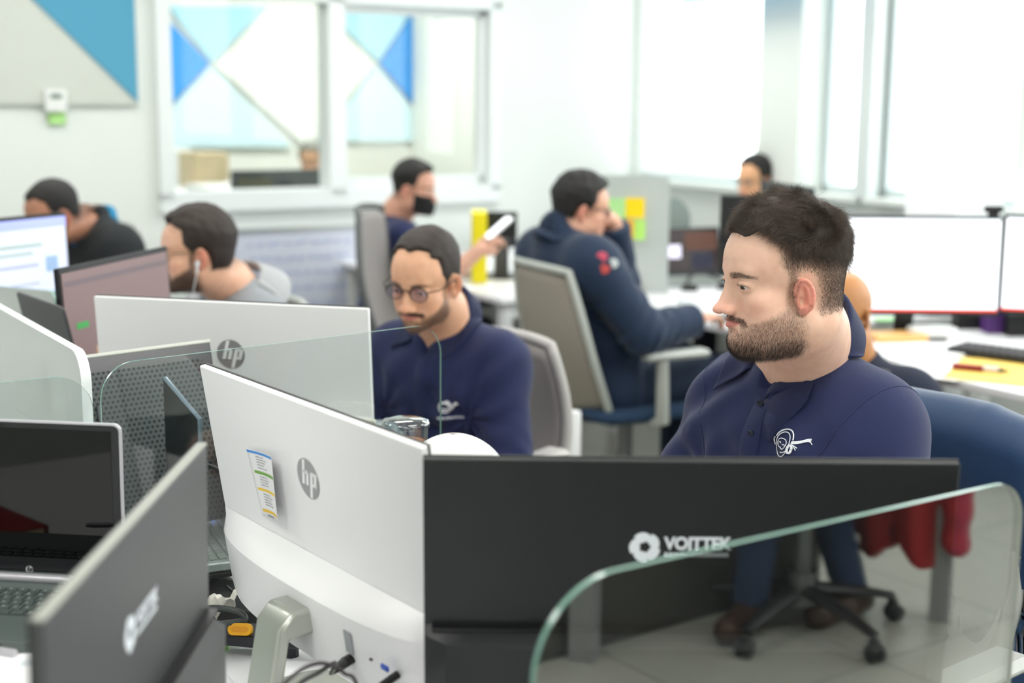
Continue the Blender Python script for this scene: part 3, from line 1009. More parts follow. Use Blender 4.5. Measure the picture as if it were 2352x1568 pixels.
def hair_shell(Q, h):
    """volume of the hair in head cm: offset of the skull inside the hairline"""
    base = head_sdf(Q, h, hair=True)
    hl = hairline(Q, h)
    t, s = h.get('top', 2.2), h.get('side', .5)
    up = sstep(1.5, 8.5, Q[:, 2] - .25 * Q[:, 1])
    th = s + (t - s) * up
    th = th + h.get('quiff', 0) * gauss(Q, (h.get('qx', 0), 6.2, 9.4), (5, 2.6, 2.6))
    n = vnoise(Q, h.get('hfreq', 1.6), h.get('seed', 3)) * h.get('hamp', .35) * up
    edge = sstep(-.2, h.get('soft', 2.2), hl)
    if h.get('over'):      # fringe that stands forward over the forehead edge
        edge = np.maximum(edge, sstep(-1.6, .2, hl) * sstep(3.5, 5.5, Q[:, 1]) * sstep(4.6, 3, np.abs(Q[:, 0])) * .8)
    d = base - (th + n) * edge + h.get('sink', .22)
    return np.maximum(d, -(hl + h.get('over', 0)) * .6)

# ------------------------------------------------------------------ bodies
def unit(v):
    v = np.asarray(v, dtype=float)
    return v / (np.linalg.norm(v) + 1e-12)


def hand_sdf(Q, h):
    """h: wrist point, dir (towards the fingers), nrm (back of the hand), side (+1 thumb on the +cross side), curl 0..1"""
    w, d, n = _a(h['wrist']), unit(h['dir']), unit(h['nrm'])
    n = unit(n - d * (n @ d)); s = np.cross(d, n) * h.get('side', 1)     # s: towards the thumb
    R = np.stack([s, d, n], 0).astype(np.float32)
    q = (Q - w) @ R.T * 100.0        # cm: x thumb side, y fingers, z back of hand
    c = h.get('curl', .3)
    o = ell(q, (0.1, 4.6, 0), (3.9, 5.2, 1.35))
    o = smin(o, cap(q, (0, -3, 0), (0, 1.5, 0), 2.6, 2.5), 1.2)
    for i, (fx, L, r) in enumerate(((2.7, 7.2, .85), (.95, 8.0, .9), (-.85, 7.4, .85), (-2.55, 5.8, .75))):
        a, p = 0.0, np.array([fx, 8.0 - .25 * abs(fx - .5), 0.1])
        for seg, (fr, k) in enumerate(((.45, .8), (.30, 1.3), (.25, .9))):
            a += c * k * (1.0 + .1 * i)
            e = p + np.array([.05 * fx, math.cos(a), -math.sin(a)]) * L * fr
            o = smin(o, cap(q, p, e, r * (1 - .08 * seg), r * (.92 - .08 * seg)), .35 if seg else .7)
            p = e
    t = h.get('thumb', .5)
    o = smin(o, cap(q, (2.0, 2.0, -.6), (4.3, 4.6, -1.4 - t), 1.45, 1.05), 1.0)
    o = smin(o, cap(q, (4.3, 4.6, -1.4 - t), (4.5 - t, 7.6, -1.9 - 1.6 * t), 1.0, .85), .4)
    return o / 100.0


def body_frame(s):
    F = unit((math.cos(s['yaw']), math.sin(s['yaw']), 0))
    R = np.array([F[1], -F[0], 0.0])
    ln = s.get('lean', 0.08); tw = s.get('side_lean', 0.0)
    U = unit(np.array([0, 0, 1.0]) + F * ln + R * tw)
    Ft = unit(F - U * (F @ U))
    Rt = np.cross(Ft, U)
    return F, R, U, Ft, Rt


def joints(s):
    F, R, U, Ft, Rt = body_frame(s)
    pel = np.array(s['pelvis'], float)
    k = s.get('size', 1.0); T = s.get('torso', .50) * k; sw = s.get('sw', .185) * k
    top = pel + U * T
    J = dict(pel=pel, top=top, F=F, R=R, U=U, Ft=Ft, Rt=Rt)
    for sd, nm in ((1, 'r'), (-1, 'l')):
        sh = top + Rt * sd * sw - U * (.01 + s.get('drop', .05))
        J['sh' + nm] = sh
        a = s['arm_' + nm]
        el = np.array(a['el_w']) if 'el_w' in a else pel + R * sd * a['el'][0] + F * a['el'][1] + np.array([0, 0, a['el'][2]])
        J['el' + nm] = sh + unit(el - sh) * a.get('ul', .29 * k)
        wr = np.array(a['wr_w']) if 'wr_w' in a else pel + R * sd * a['wr'][0] + F * a['wr'][1] + np.array([0, 0, a['wr'][2]])
        J['wr' + nm] = J['el' + nm] + unit(wr - J['el' + nm]) * .25 * k
        J['hp' + nm] = pel + R * sd * .095 - np.array([0, 0, .02])
        lg = s.get('leg_' + nm, dict(kn=(.13, .43, .0), an=(.13, .40)))
        J['kn' + nm] = np.array(lg['kn_w'], float) if 'kn_w' in lg else pel + R * sd * lg['kn'][0] + F * lg['kn'][1] + np.array([0, 0, lg['kn'][2]])
        an = np.array(lg['an_w'], float) if 'an_w' in lg else pel + R * sd * lg['an'][0] + F * lg['an'][1]
        J['an' + nm] = np.array([an[0], an[1], lg.get('anz', .09)])
    return J


def torso_sdf(Q, s, J, off=0.0, cloth=False):
    g = s.get('girth', 1.0); k = s.get('size', 1.0); T = s.get('torso', .50) * k
    B = np.stack([J['Rt'], J['Ft'], J['U']], 0).astype(np.float32)
    q = (Q - _a(J['pel'])) @ B.T
    bl = s.get('belly', 1.0)
    d = ell(q, (0, -.01, -.01), (.175 * g + off, .135 * g + off, .13))
    d = smin(d, ell(q, (0, .02 * bl, T * .34), (.165 * g * bl ** .5 + off, .13 * g * bl + off, .19)), .05)
    d = smin(d, ell(q, (0, .0, T * .68), (.172 * g + off, .118 * g + off, .17)), .05)
    X = q.copy(); X[:, 0] = np.abs(X[:, 0])
    sw = s.get('sw', .185) * k
    d = smin(d, ell(X, (.07 * g, .075 * g, T * .72), (.09 * g, .05 * g, .08)), .05)
    d = smin(d, cap(X, (.0, -.02, T - .045), (sw * .85, -.012, T - s.get('drop', .05) + .008), .050 * g + off, .054 * g + off), .05)
    d = smin(d, ell(X, (sw, -.005, T - s.get('drop', .05) - .02), (.072 * g + off, .075 * g + off, .078 * g + off)), .05)
    return d


def arm_sdf(Q, s, J, nm, off=0.0, upto=2):
    g = s.get('arm', 1.0)
    d = cap(Q, J['sh' + nm], J['el' + nm], .058 * g + off, .044 * g + off)
    if upto > 1:
        d = smin(d, cap(Q, J['el' + nm], J['wr' + nm], .045 * g + off, .029 * g + off), .03)
    return d


def leg_sdf(Q, s, J, nm, off=0.0):
    g = s.get('girth', 1.0)
    d = cap(Q, J['hp' + nm], J['kn' + nm], .085 * g + off, .060 * g + off)
    d = smin(d, cap(Q, J['kn' + nm], J['an' + nm], .060 * g + off, .040 + off * 1.3), .03)
    return d


def folds(Q, J, seed, amp):
    r = np.random.default_rng(seed)
    d = np.zeros(len(Q), np.float32)
    for i in range(7):
        v = unit(J['Rt'] * r.normal() + J['U'] * r.normal() * .7 + J['Ft'] * r.normal() * .5)
        c = J['pel'] + J['U'] * r.uniform(.05, .5) + J['Rt'] * r.uniform(-.2, .2) + J['Ft'] * .1
        w = gauss(Q, c, (.11, .11, .14))
        d += w * np.sin((Q - _a(c)) @ _a(v) * r.uniform(70, 120)) * amp
    for nm in ('r', 'l'):        # creases that leave the armpit
        c = J['sh' + nm] - J['U'] * .10 + J['Ft'] * .05 - J['Rt'] * (.03 if nm == 'r' else -.03)
        q = Q - _a(c)
        a = np.arctan2(q @ _a(J['U']), q @ _a(J['Rt']) * (1 if nm == 'r' else -1))
        rr = np.linalg.norm(q, axis=1)
        d += np.exp(-((rr - .06) / .075) ** 2) * np.sin(a * 9 + rr * 12) * amp * .9
    for nm in ('r', 'l'):        # elbow creases on the sleeves
        e = J['el' + nm]; ax = unit(J['wr' + nm] - J['sh' + nm])
        d += gauss(Q, e, (.09, .09, .09)) * np.sin((Q - _a(e)) @ _a(ax) * 150 + 2 * vnoise(Q, 30, seed)) * amp
    return d


def shirt_sdf(Q, s, J, HM):
    off = s.get('loose', .012)
    d = torso_sdf(Q, s, J) - off
    sl = s.get('sleeve', 'short')
    for nm in ('r', 'l'):
        a = arm_sdf(Q, s, J, nm, off * (1.5 if sl == 'short' else 1.2), 1 if sl == 'short' else 2)
        if sl == 'short':
            u = unit(J['el' + nm] - J['sh' + nm])
            a = smax(a, (Q - _a(J['el' + nm])) @ _a(u) + .04, .006)
        else:
            u = unit(J['wr' + nm] - J['el' + nm])
            a = smax(a, (Q - _a(J['wr' + nm])) @ _a(u) + .01, .006)
        d = smin(d, a, .035)
    rs = s.get('rise', .0)
    d = smin(d, cap(Q, J['top'] - J['U'] * .07, J['top'] + J['U'] * rs, .088 * s.get('girth', 1), s.get('neck', .06) + .012), .035)
    d = d + np.clip(folds(Q, J, s.get('seed', 1), s.get('fold', .004)), -.007, .0065)
    d = smax(d, -((Q - _a(J['pel'])) @ _a(J['U']) + .09), .01)          # hem
    # neck opening
    nb, nt = neck_pts(s, J, HM)
    nr = s.get('neck', .060)
    nu = unit(nt - nb)
    ho = s.get('hole')
    if ho:
        d = smax(d, -cap(Q, nb + nu * .046, nt + nu * .12, ho, ho + .02), .006)
    else:
        d = smax(d, -cap(Q, nb + nu * .012, nt + nu * .1, nr + .004, nr + .012), .008)
    v = s.get('vneck', 0)
    if v:
        c = nb + J['Ft'] * (nr + .02)
        d = smax(d, -cap(Q, c + J['U'] * .03, c + J['Ft'] * .02 - J['U'] * v, .030, .006), .006)
    return d


def neck_pts(s, J, HM):
    nb = J['top'] + J['U'] * .03 - J['Ft'] * .012 + J['Rt'] * 0
    nt = np.array(HM @ Vector((0, -2.6, -6.0)))
    return nb, nt


def build_person(s, label, group=None):
    """s: the person's proportions, pose and clothing; all child meshes of one Empty"""
    J = joints(s)
    hk = s.get('hscale', 1.0) * .01
    hf = s['head_fwd']; hu = s.get('head_up', (0, 0, 1))
    y = Vector(hf).normalized(); x = y.cross(Vector(hu)).normalized(); z = x.cross(y)
    HM = Matrix.Translation(s['head']) @ Matrix((x, y, z)).transposed().to_4x4() @ Matrix.Scale(hk, 4)
    HI = HM.inverted()
    h = s['h']
    base = Vector((s['pelvis'][0], s['pelvis'][1], 0))
    root = thing('person', label, 'person', base, 0, group)
    T = Matrix.Translation(-base)
    nb, nt = neck_pts(s, J, HM)
    nr = s.get('neck', .060)
    sk = skin_mat('skin_' + s['id'])

    def head_w(Q):
        H = apply(HI, Q)
        d = head_sdf(H, h) * hk
        d = smin(d, cap(Q, nb - J['U'] * .03, nt, nr * 1.06, nr), .022)
        if not s.get('cheap'):
            d = smin(d, cap(Q, nb, nt + np.array(y) * .035, nr * .5, nr * .62), .03)
        t = torso_sdf(Q, s, J)
        d = smin(d, cap(Q, J['top'] - J['U'] * .05, nb + (nt - nb) * .30, .070, nr * .95), .04)
        d = smin(d, smax(t + .006, -((Q - _a(J['top'])) @ _a(J['U']) + .14), .01), .02)
        return d

    def body_w(Q):
        d = torso_sdf(Q, s, J) + .006
        for nm in ('r', 'l'):
            d = smin(d, arm_sdf(Q, s, J, nm), .03)
            d = smin(d, leg_sdf(Q, s, J, nm), .03)
        return d - .0
    res = s.get('res', .0045)
    hc = np.array(s['head'])
    pts = np.array([hc - .14, hc + .15, J['shr'], J['shl'], nb])
    lo = np.minimum(pts.min(0) - .09, hc - .15); hi = pts.max(0) + .09
    lo[2] = J['top'][2] - .15
    vs, q = nets(head_w, lo, hi, res)
    cols = skin_colors(apply(HI, vs), h)
    parts = [(vs, q, cols)]
    ks = [k for k in J if k[:2] in ('sh', 'el', 'wr', 'hp', 'kn', 'an')]
    pts = np.array([J[k] for k in ks])
    lo, hi = pts.min(0) - .12, pts.max(0) + .13
    lo[2] = max(lo[2], -.0)
    hv = []
    for nm in ('r', 'l'):
        if s['arm_' + nm].get('hand'):
            hs = dict(s['arm_' + nm]['hand']); hs['wrist'] = J['wr' + nm]
            hs.setdefault('dir', J['wr' + nm] - J['el' + nm])
            c = J['wr' + nm] + unit(hs['dir']) * .07

            def hw(Q, hs=hs, nm=nm):
                return smin(hand_sdf(Q, hs), cap(Q, J['el' + nm] * .4 + J['wr' + nm] * .6, J['wr' + nm], .034, .027), .012)
            a, b = nets(hw, c - .15, c + .15, s.get('hres', .0035))
            parts.append((a, b, None))
    if not s.get('cheap'):
        parts.append((*nets(body_w, lo, hi, .010, 0), None))
    V, Qd, C = [], [], []
    n = 0
    tone = _a(srgb(h.get('tone', (.86, .68, .58))))
    for a, b, c in parts:
        V.append(a); Qd.append(b + n); n += len(a)
        C.append(c if c is not None else np.tile(tone, (len(a), 1)))
    body = mesh_np('body', apply(T, np.concatenate(V)), np.concatenate(Qd), sk, root, np.concatenate(C))
    for sd in (-1, 1):
        if s.get('eyes', True):
            eye_ball('eye', body, T @ HM, sd, s.get('gaze', (0, 1, -.3)), h)
    # clothing
    sm = s['shirt']

    def shf(Q): return shirt_sdf(Q, s, J, HM)
    pts = np.array([J[k] for k in ('shr', 'shl', 'elr', 'ell', 'pel')] + ([J['wrr'], J['wrl']] if s.get('sleeve') == 'long' else []))
    lo, hi = pts.min(0) - .14, pts.max(0) + .14
    lo[:2] = np.minimum(lo[:2], J['pel'][:2] - .22); hi[:2] = np.maximum(hi[:2], J['pel'][:2] + .22)
    a, b = nets(shf, lo, hi, s.get('sres', .007))
    mesh_np(s.get('top_name', 'shirt'), apply(T, a), b, sm, root)

    def trf(Q):
        d = smax(torso_sdf(Q, s, J, .004), (Q - _a(J['pel'])) @ _a(J['U']) - .04, .01)
        for nm in ('r', 'l'):
            d = smin(d, leg_sdf(Q, s, J, nm, .010), .025)
        for nm in ('r', 'l'):
            d = d + gauss(Q, J['kn' + nm], (.1, .1, .1)) * np.sin((Q @ _a((40, 60, 90)))) * .002
        return smax(d, -(Q[:, 2] - .085), .005)
    pts = np.array([J[k] for k in ('hpr', 'hpl', 'knr', 'knl', 'anr', 'anl')])
    lo, hi = pts.min(0) - .15, pts.max(0) + .15
    lo[2] = 0.06
    a, b = nets(trf, lo, hi, .010)
    mesh_np('trousers', apply(T, a), b, s.get('pants', mat('trousers_dark', (.10, .12, .17), rough=.85, noise=.2)), root)
    for nm in ('r', 'l'):
        an = J['an' + nm]; toe = unit(J['F'] + J['R'] * (.15 if nm == 'r' else -.15))

        def sf(Q):
            d = cap(Q, an * [1, 1, 0] + np.array([0, 0, .05]) - toe * .05, an * [1, 1, 0] + np.array([0, 0, .042]) + toe * .15, .046, .042)
            d = smin(d, cap(Q, an * [1, 1, 0] + np.array([0, 0, .05]), an + [0, 0, .02], .045, .045), .02)
            return smax(d, -(Q[:, 2] - .004), .004)
        c = an * [1, 1, 0] + toe * .05
        a, b = nets(sf, c + [-.16, -.16, -.02], c + [.16, .16, .18], .009)
        mesh_np('shoe', apply(T, a), b, s.get('shoes', mat('shoe_dark', (.12, .10, .09), rough=.5)), root)
    # hair
    if not h.get('bald'):
        def hh(Q): return hair_shell(apply(HI, Q), h) * hk
        r = .15 * s.get('hscale', 1)
        a, b = nets(hh, hc - r, hc + r, s.get('hairres', .004))
        mesh_np('hair', apply(T, a), b, s['hair'], root)
    return dict(root=root, J=J, HM=HM, HI=HI, T=T, base=base, h=h, shf=shf, head_w=head_w, hk=hk, vs=parts[0][0], q=parts[0][1], s=s, body=body)


def march(f, p, d, off=0.0, n=60):
    """slide the points p along d until they lie on the surface f = off"""
    p = np.array(p, dtype=np.float32).copy(); d = _a(unit(d))
    for _ in range(n):
        v = f(p) - off
        p = p + d * np.clip(v, -.01, .01)[:, None] * .8
    return p


def collar(pr, m, fwd=None, r=(.074, .080), h=.042, leaf=.052, point=.066, gap=.42, name='collar', spread=.02, drop=.022, th=.0034):
    """folded polo collar that stands round the neck"""
    J, T, s = pr['J'], pr['T'], pr['s']
    nb, nt = neck_pts(s, J, pr['HM'])
    U = unit(nt - nb) * .45 + J['U'] * .55; U = unit(U)
    nb = nb - U * drop + J['Ft'] * .008
    F = unit(J['Ft'] - U * (J['Ft'] @ U)); R = np.cross(F, U)
    nu, nv = 60, 14
    pts = []
    for j in range(nv + 1):
        v = j / nv
        for i in range(nu + 1):
            u = -1 + 2 * i / nu
            ph = math.pi - u * (math.pi - gap)        # angle from the front, through the back
            front = (math.cos(ph) + 1) / 2 if True else 0
            fr = front ** 2
            rx, ry = r
            ca, sa = math.cos(ph), math.sin(ph)
            z0 = -.012 - .055 * fr                    # base of the stand drops to the front
            hh = h * (1 - .55 * fr)
            out = 0
            if v < .3:
                z = z0 + hh * (v / .3); out = 0.001
            elif v < .42:
                z = z0 + hh + .003 * math.sin((v - .3) / .12 * math.pi); out = .001 + .007 * (v - .3) / .12
            else:
                w = (v - .42) / .58
                ll = leaf + (point - leaf) * front ** 6
                z = z0 + hh - ll * w * .9; out = .008 + (spread + .018 * fr) * w
            rr = 1 + out / rx
            p = nb + R * sa * (rx + out) + F * (ca * (ry + out) + .012 * fr) + U * z
            if v > .42 and front > .8:                # the points swing outwards from the opening
                p = p + R * np.sign(sa) * .020 * ((v - .42) / .58) * (front - .8) / .2
            pts.append(p)
    pts = np.array(pts, dtype=np.float32)
    for _ in range(6):                                 # lies on the shirt, not in it
        d = pr['shf'](pts)
        e = 1e-3
        g = np.stack([pr['shf'](pts + _a(o) * e) - d for o in np.eye(3)], 1) / e
        jj = np.repeat(np.arange(nv + 1) / nv, nu + 1)
        push = np.clip(.0065 - d, 0, .02) * (jj > .40)
        pts = pts + (g * push[:, None]).astype(np.float32)
    w = nu + 1
    quads = np.array([(j * w + i, j * w + i + 1, (j + 1) * w + i + 1, (j + 1) * w + i) for j in range(nv) for i in range(nu)])
    o = mesh_np(name, apply(T, pts), quads, m, pr['root'])
    md = o.modifiers.new('s', 'SOLIDIFY'); md.thickness = th; md.offset = 0
    o.modifiers.new('u', 'SUBSURF').render_levels = 1
    return o

# ------------------------------------------------------------------ furniture
DESK_Z = 0.73
GREY_P = mat('plastic_grey', (.70, .71, .70), rough=.45)
BLACK_P = mat('black_plastic', (.05, .055, .06), rough=.4)
DESK_W = mat('desk_white', (.93, .93, .94), rough=.35, noise=.01, nscale=8)
MET_W = mat('metal_white', (.88, .89, .89), rough=.35)
DARK_BACK = mat('monitor_dark_back', (.085, .095, .110), rough=.42, noise=.03, nscale=3)
GREY_BACK = mat('monitor_grey_back', (.27, .275, .285), rough=.38, noise=.03, nscale=3)
WHITE_BACK = mat('monitor_white_back', (.955, .955, .96), rough=.30)
SILVER = mat('silver', (.74, .75, .72), rough=.3, metal=.7)
LOGO_GREY = mat('logo_grey', (.62, .62, .62), rough=.3, metal=.3)
STICKER = mat('sticker_white', (.93, .95, .98), rough=.5)


def hp_logo(parent, c, r, face='back', m_disc=None, m_let=None, name='logo'):
    """round emblem with slanted letters, on the plane y = c.y; seen from -y (back)"""
    sg = 1
    disc = MB(); n = 40
    disc.prism([(r * math.cos(2 * math.pi * k / n), r * math.sin(2 * math.pi * k / n)) for k in range(n)], -.0006, 0, axis='y')
    o = disc.build(name, m_disc or LOGO_GREY, parent, loc=c)
    L = MB(); sl = .28; w = .115 * r

    def bar(x0, z0, x1, z1, ww=w):
        L.prism([(x0 - ww + sl * z0, z0), (x0 + ww + sl * z0, z0), (x1 + ww + sl * z1, z1), (x1 - ww + sl * z1, z1)], -.0011, -.0006, axis='y')
    bar(-.40 * r, -.34 * r, -.40 * r, .93 * r)              # h stem runs to the rim
    pts = [(-.40, .30), (-.12, .36), (-.02, .25), (-.02, -.34)]
    for (a, b), (c2, d) in zip(pts[:-1], pts[1:]):
        bar(a * r, b * r, c2 * r, d * r, w * (1.0 if a == c2 else .8))
    L.prism([(-.40 * r + sl * .2 * r, .24 * r), (.06 * r, .24 * r), (.06 * r, .40 * r), (-.40 * r + sl * .2 * r, .40 * r)], -.0011, -.0006, axis='y')
    bar(.36 * r, -.93 * r, .36 * r, .36 * r)
    L.prism([(.40 * r, .24 * r), (.80 * r, .24 * r), (.86 * r, .40 * r), (.40 * r, .40 * r)], -.0011, -.0006, axis='y')
    L.prism([(.34 * r, -.34 * r), (.66 * r, -.34 * r), (.70 * r, -.18 * r), (.34 * r, -.18 * r)], -.0011, -.0006, axis='y')
    bar(.72 * r, -.34 * r, .72 * r, .38 * r)
    L.build('logo_letters', m_let or WHITE_BACK, o)
    return o


def swirl_logo(parent, c, r, txt=True):
    """white sticker: pinwheel of five blades and a word, seen from -y"""
    mb = MB()
    for k in range(5):
        a0 = 2 * math.pi * k / 5 + .3
        pts = []
        for q in range(9):
            t = q / 8
            a = a0 + t * 2.1; rr = r * (.34 + .66 * math.sin(t * math.pi * .62) ** .8)
            pts.append((rr * math.cos(a), rr * math.sin(a)))
        for q in range(6):
            t = 1 - q / 5
            a = a0 + t * 1.5 + .15; rr = r * (.30 + .12 * t)
            pts.append((rr * math.cos(a), rr * math.sin(a)))
        mb.prism(pts, -.0004 - .00008 * k, 0, axis='y')
    o = mb.build('logo', STICKER, parent, loc=c)
    if txt:
        v, f = text_mesh('VOITTEK', r * 1.12, spacing=.98, bold=r * .045)
        t = MB(); t.add([(x * .92 + r * 3.30, -.0004 - zz, y + r * .22) for x, y, zz in v], f)
        rr = random.Random(2); x = r * 1.25
        while x < r * 5.3:                                    # small line under the word, too fine to read
            w = rr.uniform(.05, .13) * r
            t.prism([(x, -.62 * r), (x + w, -.62 * r), (x + w, (-.36 + rr.uniform(-.06, .04)) * r), (x, -.38 * r)], -.0005, 0, axis='y'); x += w + .05 * r
        t.build('lettering', STICKER, o)
    return o


def monitor(label, top_left, top_right, tilt, h, style, seen='back', group=None, screen=None, name='monitor', stand=True, logo=True, foot_z=None):
    """top_left / top_right: world points of the top edge as seen; seen: which face the camera sees"""
    a, b = Vector(top_left), Vector(top_right)
    d = b - a; w = Vector((d.x, d.y, 0)).length
    yaw = math.atan2(d.y, d.x) if seen == 'back' else math.atan2(-d.y, -d.x)
    mid = (a + b) / 2
    ztop = mid.z
    foot_z = DESK_Z if foot_z is None else foot_z
    # panel frame: x across, y towards the screen side, origin at the middle of the top edge
    base = Vector((mid.x, mid.y, foot_z))
    nrm = Vector((-math.sin(yaw), math.cos(yaw), 0))
    ctr = base + nrm * math.sin(tilt) * h * .6
    root = thing(name, label, 'monitor', (ctr.x, ctr.y, foot_z), yaw, group)
    M = Matrix.Translation((0, -math.sin(tilt) * h * .6, ztop - foot_z)) @ Matrix.Rotation(-tilt if False else tilt * -1, 4, 'X')
    # tilt > 0: top leans to the back, bottom goes to the screen side
    M = Matrix.Translation((0, -math.sin(tilt) * h * .6, ztop - foot_z)) @ Matrix.Rotation(tilt, 4, 'X')
    back = dict(white=WHITE_BACK, dark=DARK_BACK, grey=GREY_BACK)[style]
    sp = .62 * h if style == 'white' else .585 * h      # flat upper part ends here
    th = .010
    mb = MB(); mb.box((0, 0, -h / 2), (w, th, h), bev=.0015)
    shell = mb.build('back_shell', back, root, M=M, smooth=30)
    bz = MB(); bz.box((0, th / 2 + .0008, -h / 2 + .0008), (w + .001, .0035, h + .0016), bev=.001)
    bz.build('bezel', BLACK_P, root, M=M)
    sc = MB(); sc.box((0, th / 2 + .0035, -h / 2 + .006), (w - .014, .002, h - .034))
    s_o = sc.build('screen', screen or mat('screen_off', (.02, .022, .025), rough=.12, spec=.8), root, M=M)
    # thicker lower housing
    D = .045 if style == 'white' else .032
    nx, nz = 24, 10
    g = MB()

    def f(u, v):
        x = (u - .5) * w * .995
        e = max(0.0, 1 - abs(2 * u - 1) ** (2.6 if style == 'white' else 6))
        dd = D * e ** (.55 if style == 'white' else .35)
        ramp = .16 if style == 'white' else .10
        k = min(1, v / ramp)
        k = k * k * (3 - 2 * k) if style != 'white' else k
        z = -sp - (h - sp) * v
        if v >= 1: dd *= .35
        if style == 'white':                       # rounded lower corners
            cr = max(0, abs(2 * u - 1) - .72) / .28
            z = -sp - (h * (1 - .10 * cr ** 3) - sp) * v if cr > 0 else z
        return (x, -th / 2 - .0004 - dd * k, z)
    g.grid(f, nx, nz)
    g.build('rear_housing', back, root, M=M, smooth=28)
    if style == 'dark' or style == 'grey':
        v_ = MB()
        for k in range(46):
            v_.box((-w * .36 + w * .72 * k / 45, -th / 2 - .0165, -sp - .0145), (.004, .022, .004))
        v_.box((0, -th / 2 - .006, -sp - .002), (w * .97, .011, .004))
        v_.build('vent_slots', BLACK_P, root, M=M)
    if logo:
        c = (0, -th / 2 - .0004, -.30 * h)
        if style == 'white': hp_logo(shell, c, .028)
        else: swirl_logo(shell, (-.048, c[1], c[2]), .0175)
    # stand
    zc = ztop - foot_z - h * .80
    hz = ztop - foot_z
    if stand:
        st = MB()
        yb = .02 if style == 'white' else .0
        p0 = M @ Vector((0, -th / 2 - D * .8, -h * .80))
        sw_ = .034
        prof = [(p0.y + .01, p0.z + .018), (p0.y - .035, p0.z + .016), (p0.y - .055, p0.z - .005), (p0.y - .080, .012), (p0.y - .060, .006), (p0.y - .040, p0.z - .022), (p0.y + .01, p0.z - .018)]
        st.prism(prof, -sw_, sw_, axis='x')
        stm = SILVER if style == 'white' else mat('stand_dark', (.16, .165, .17), rough=.4)
        st.build('stand_neck', stm, root, bevel=.006, smooth=40)
        ft = MB(); ft.prism([(x, y + p0.y + .01) for x, y in rrect(.24, .17, .03)], 0, .010)
        ft.build('stand_base', stm, root, bevel=.002)
    return root, M, w, shell


def office_chair(label, loc, yaw, back=(.46, .56), back_z=(.50, 1.0), lean=.16, mesh=None, frame=None, seat=None, arms=True, group=None, base=None, floor_parts=True, name='office_chair', curve=.05):
    """yaw: direction the sitter faces"""
    r = thing(name, label, 'chair', (loc[0], loc[1], 0), yaw - math.pi / 2, group)
    mesh = mesh or mat('mesh_grey', (.66, .64, .62), rough=.85, bump=.5, bscale=900)
    frame = frame or GREY_P
    seat = seat or mat('seat_navy', (.12, .22, .33), rough=.9)
    base = base or GREY_P
    w, hgt = back[0], back_z[1] - back_z[0]

    def bk(u, v, off=0.0, k=1.0):
        x = (u - .5) * w * (.86 + .14 * math.sin(v * math.pi)) * k
        z = back_z[0] + hgt * (.5 + (v - .5) * k)
        y = -.23 - lean * (z - back_z[0]) + curve * (2 * u - 1) ** 2 * 1.0 - .035 * math.sin(v * math.pi * 1.1) + off
        return (x, y, z)
    # rounded panel: squircle mapping
    def sq(u, v, off=0, k=1.0):
        a, b = 2 * u - 1, 2 * v - 1
        x = a * math.sqrt(max(0, 1 - b * b * .16)); y = b * math.sqrt(max(0, 1 - a * a * .10))
        return bk((x + 1) / 2, (y + 1) / 2, off, k)
    mb = MB(); mb.grid(lambda u, v: sq(u, v, 0, .93), 14, 14); mb.build('backrest', mesh, r, smooth=180, thick=.018)
    fr = MB(); n = 14; ring = []
    for k in range(n): ring.append(sq(k / n, 0))
    for k in range(n): ring.append(sq(1, k / n))
    for k in range(n): ring.append(sq(1 - k / n, 1))
    for k in range(n): ring.append(sq(0, 1 - k / n))
    ring.append(ring[0]); fr.tube(ring, .014, 8, cap=False)
    fr.tube([(0, -.30 - lean * .1, back_z[0] + .14), (0, -.31, back_z[0] - .02), (0, -.22, .43), (0, -.08, .42)], [.020, .028, .028, .03], 8, flat=.8)
    fr.build('back_frame', frame, r, smooth=60)
    st = MB(); o = rrect(.50, .48, .09, 5)
    st.prism(o, .43, .475); st.build('seat', seat, r, bevel=.018, smooth=50)
    if arms:
        for sx in (-1, 1):
            am = MB()
            am.tube([(sx * .22, -.02, .425), (sx * .285, -.02, .44), (sx * .29, -.03, .66)], [.024, .026, .022], 8)
            am.box((sx * .29, .02, .675), (.075, .26, .028), bev=.012)
            am.build('armrest', frame, r, smooth=50)
    if floor_parts:
        cl = MB(); cl.cyl((0, 0, .10), .027, .33, 16); cl.cyl((0, 0, .08), .045, .10, 16); cl.box((0, 0, .41), (.22, .26, .04), bev=.01); cl.build('column', mat('gas_lift', (.45, .46, .46), rough=.3, metal=.6), r, smooth=40)
        for k in range(5):
            a = 2 * math.pi * k / 5 + .3
            c, s = math.cos(a), math.sin(a)
            lg = MB(); lg.tube([(.03 * c, .03 * s, .125), (.18 * c, .18 * s, .105), (.30 * c, .30 * s, .08)], [.03, .023, .017], 8, flat=.7)
            l = lg.build('leg', base, r, smooth=50)
            wh = MB()
            for dd in (-.014, .014):
                M = Matrix.Translation((.305 * c - s * dd, .305 * s + c * dd, .028)) @ Matrix.Rotation(a, 4, 'Z') @ Matrix.Rotation(math.pi / 2, 4, 'X')
                wh.lathe([(.0001, -.008), (.022, -.008), (.0275, -.004), (.0275, .004), (.022, .008), (.0001, .008)], 16, M=M)
            wh.box((.30 * c, .30 * s, .055), (.03, .03, .03), bev=.006)
            wh.build('caster', mat('caster_black', (.07, .075, .08), rough=.5), l, smooth=40)
    return r


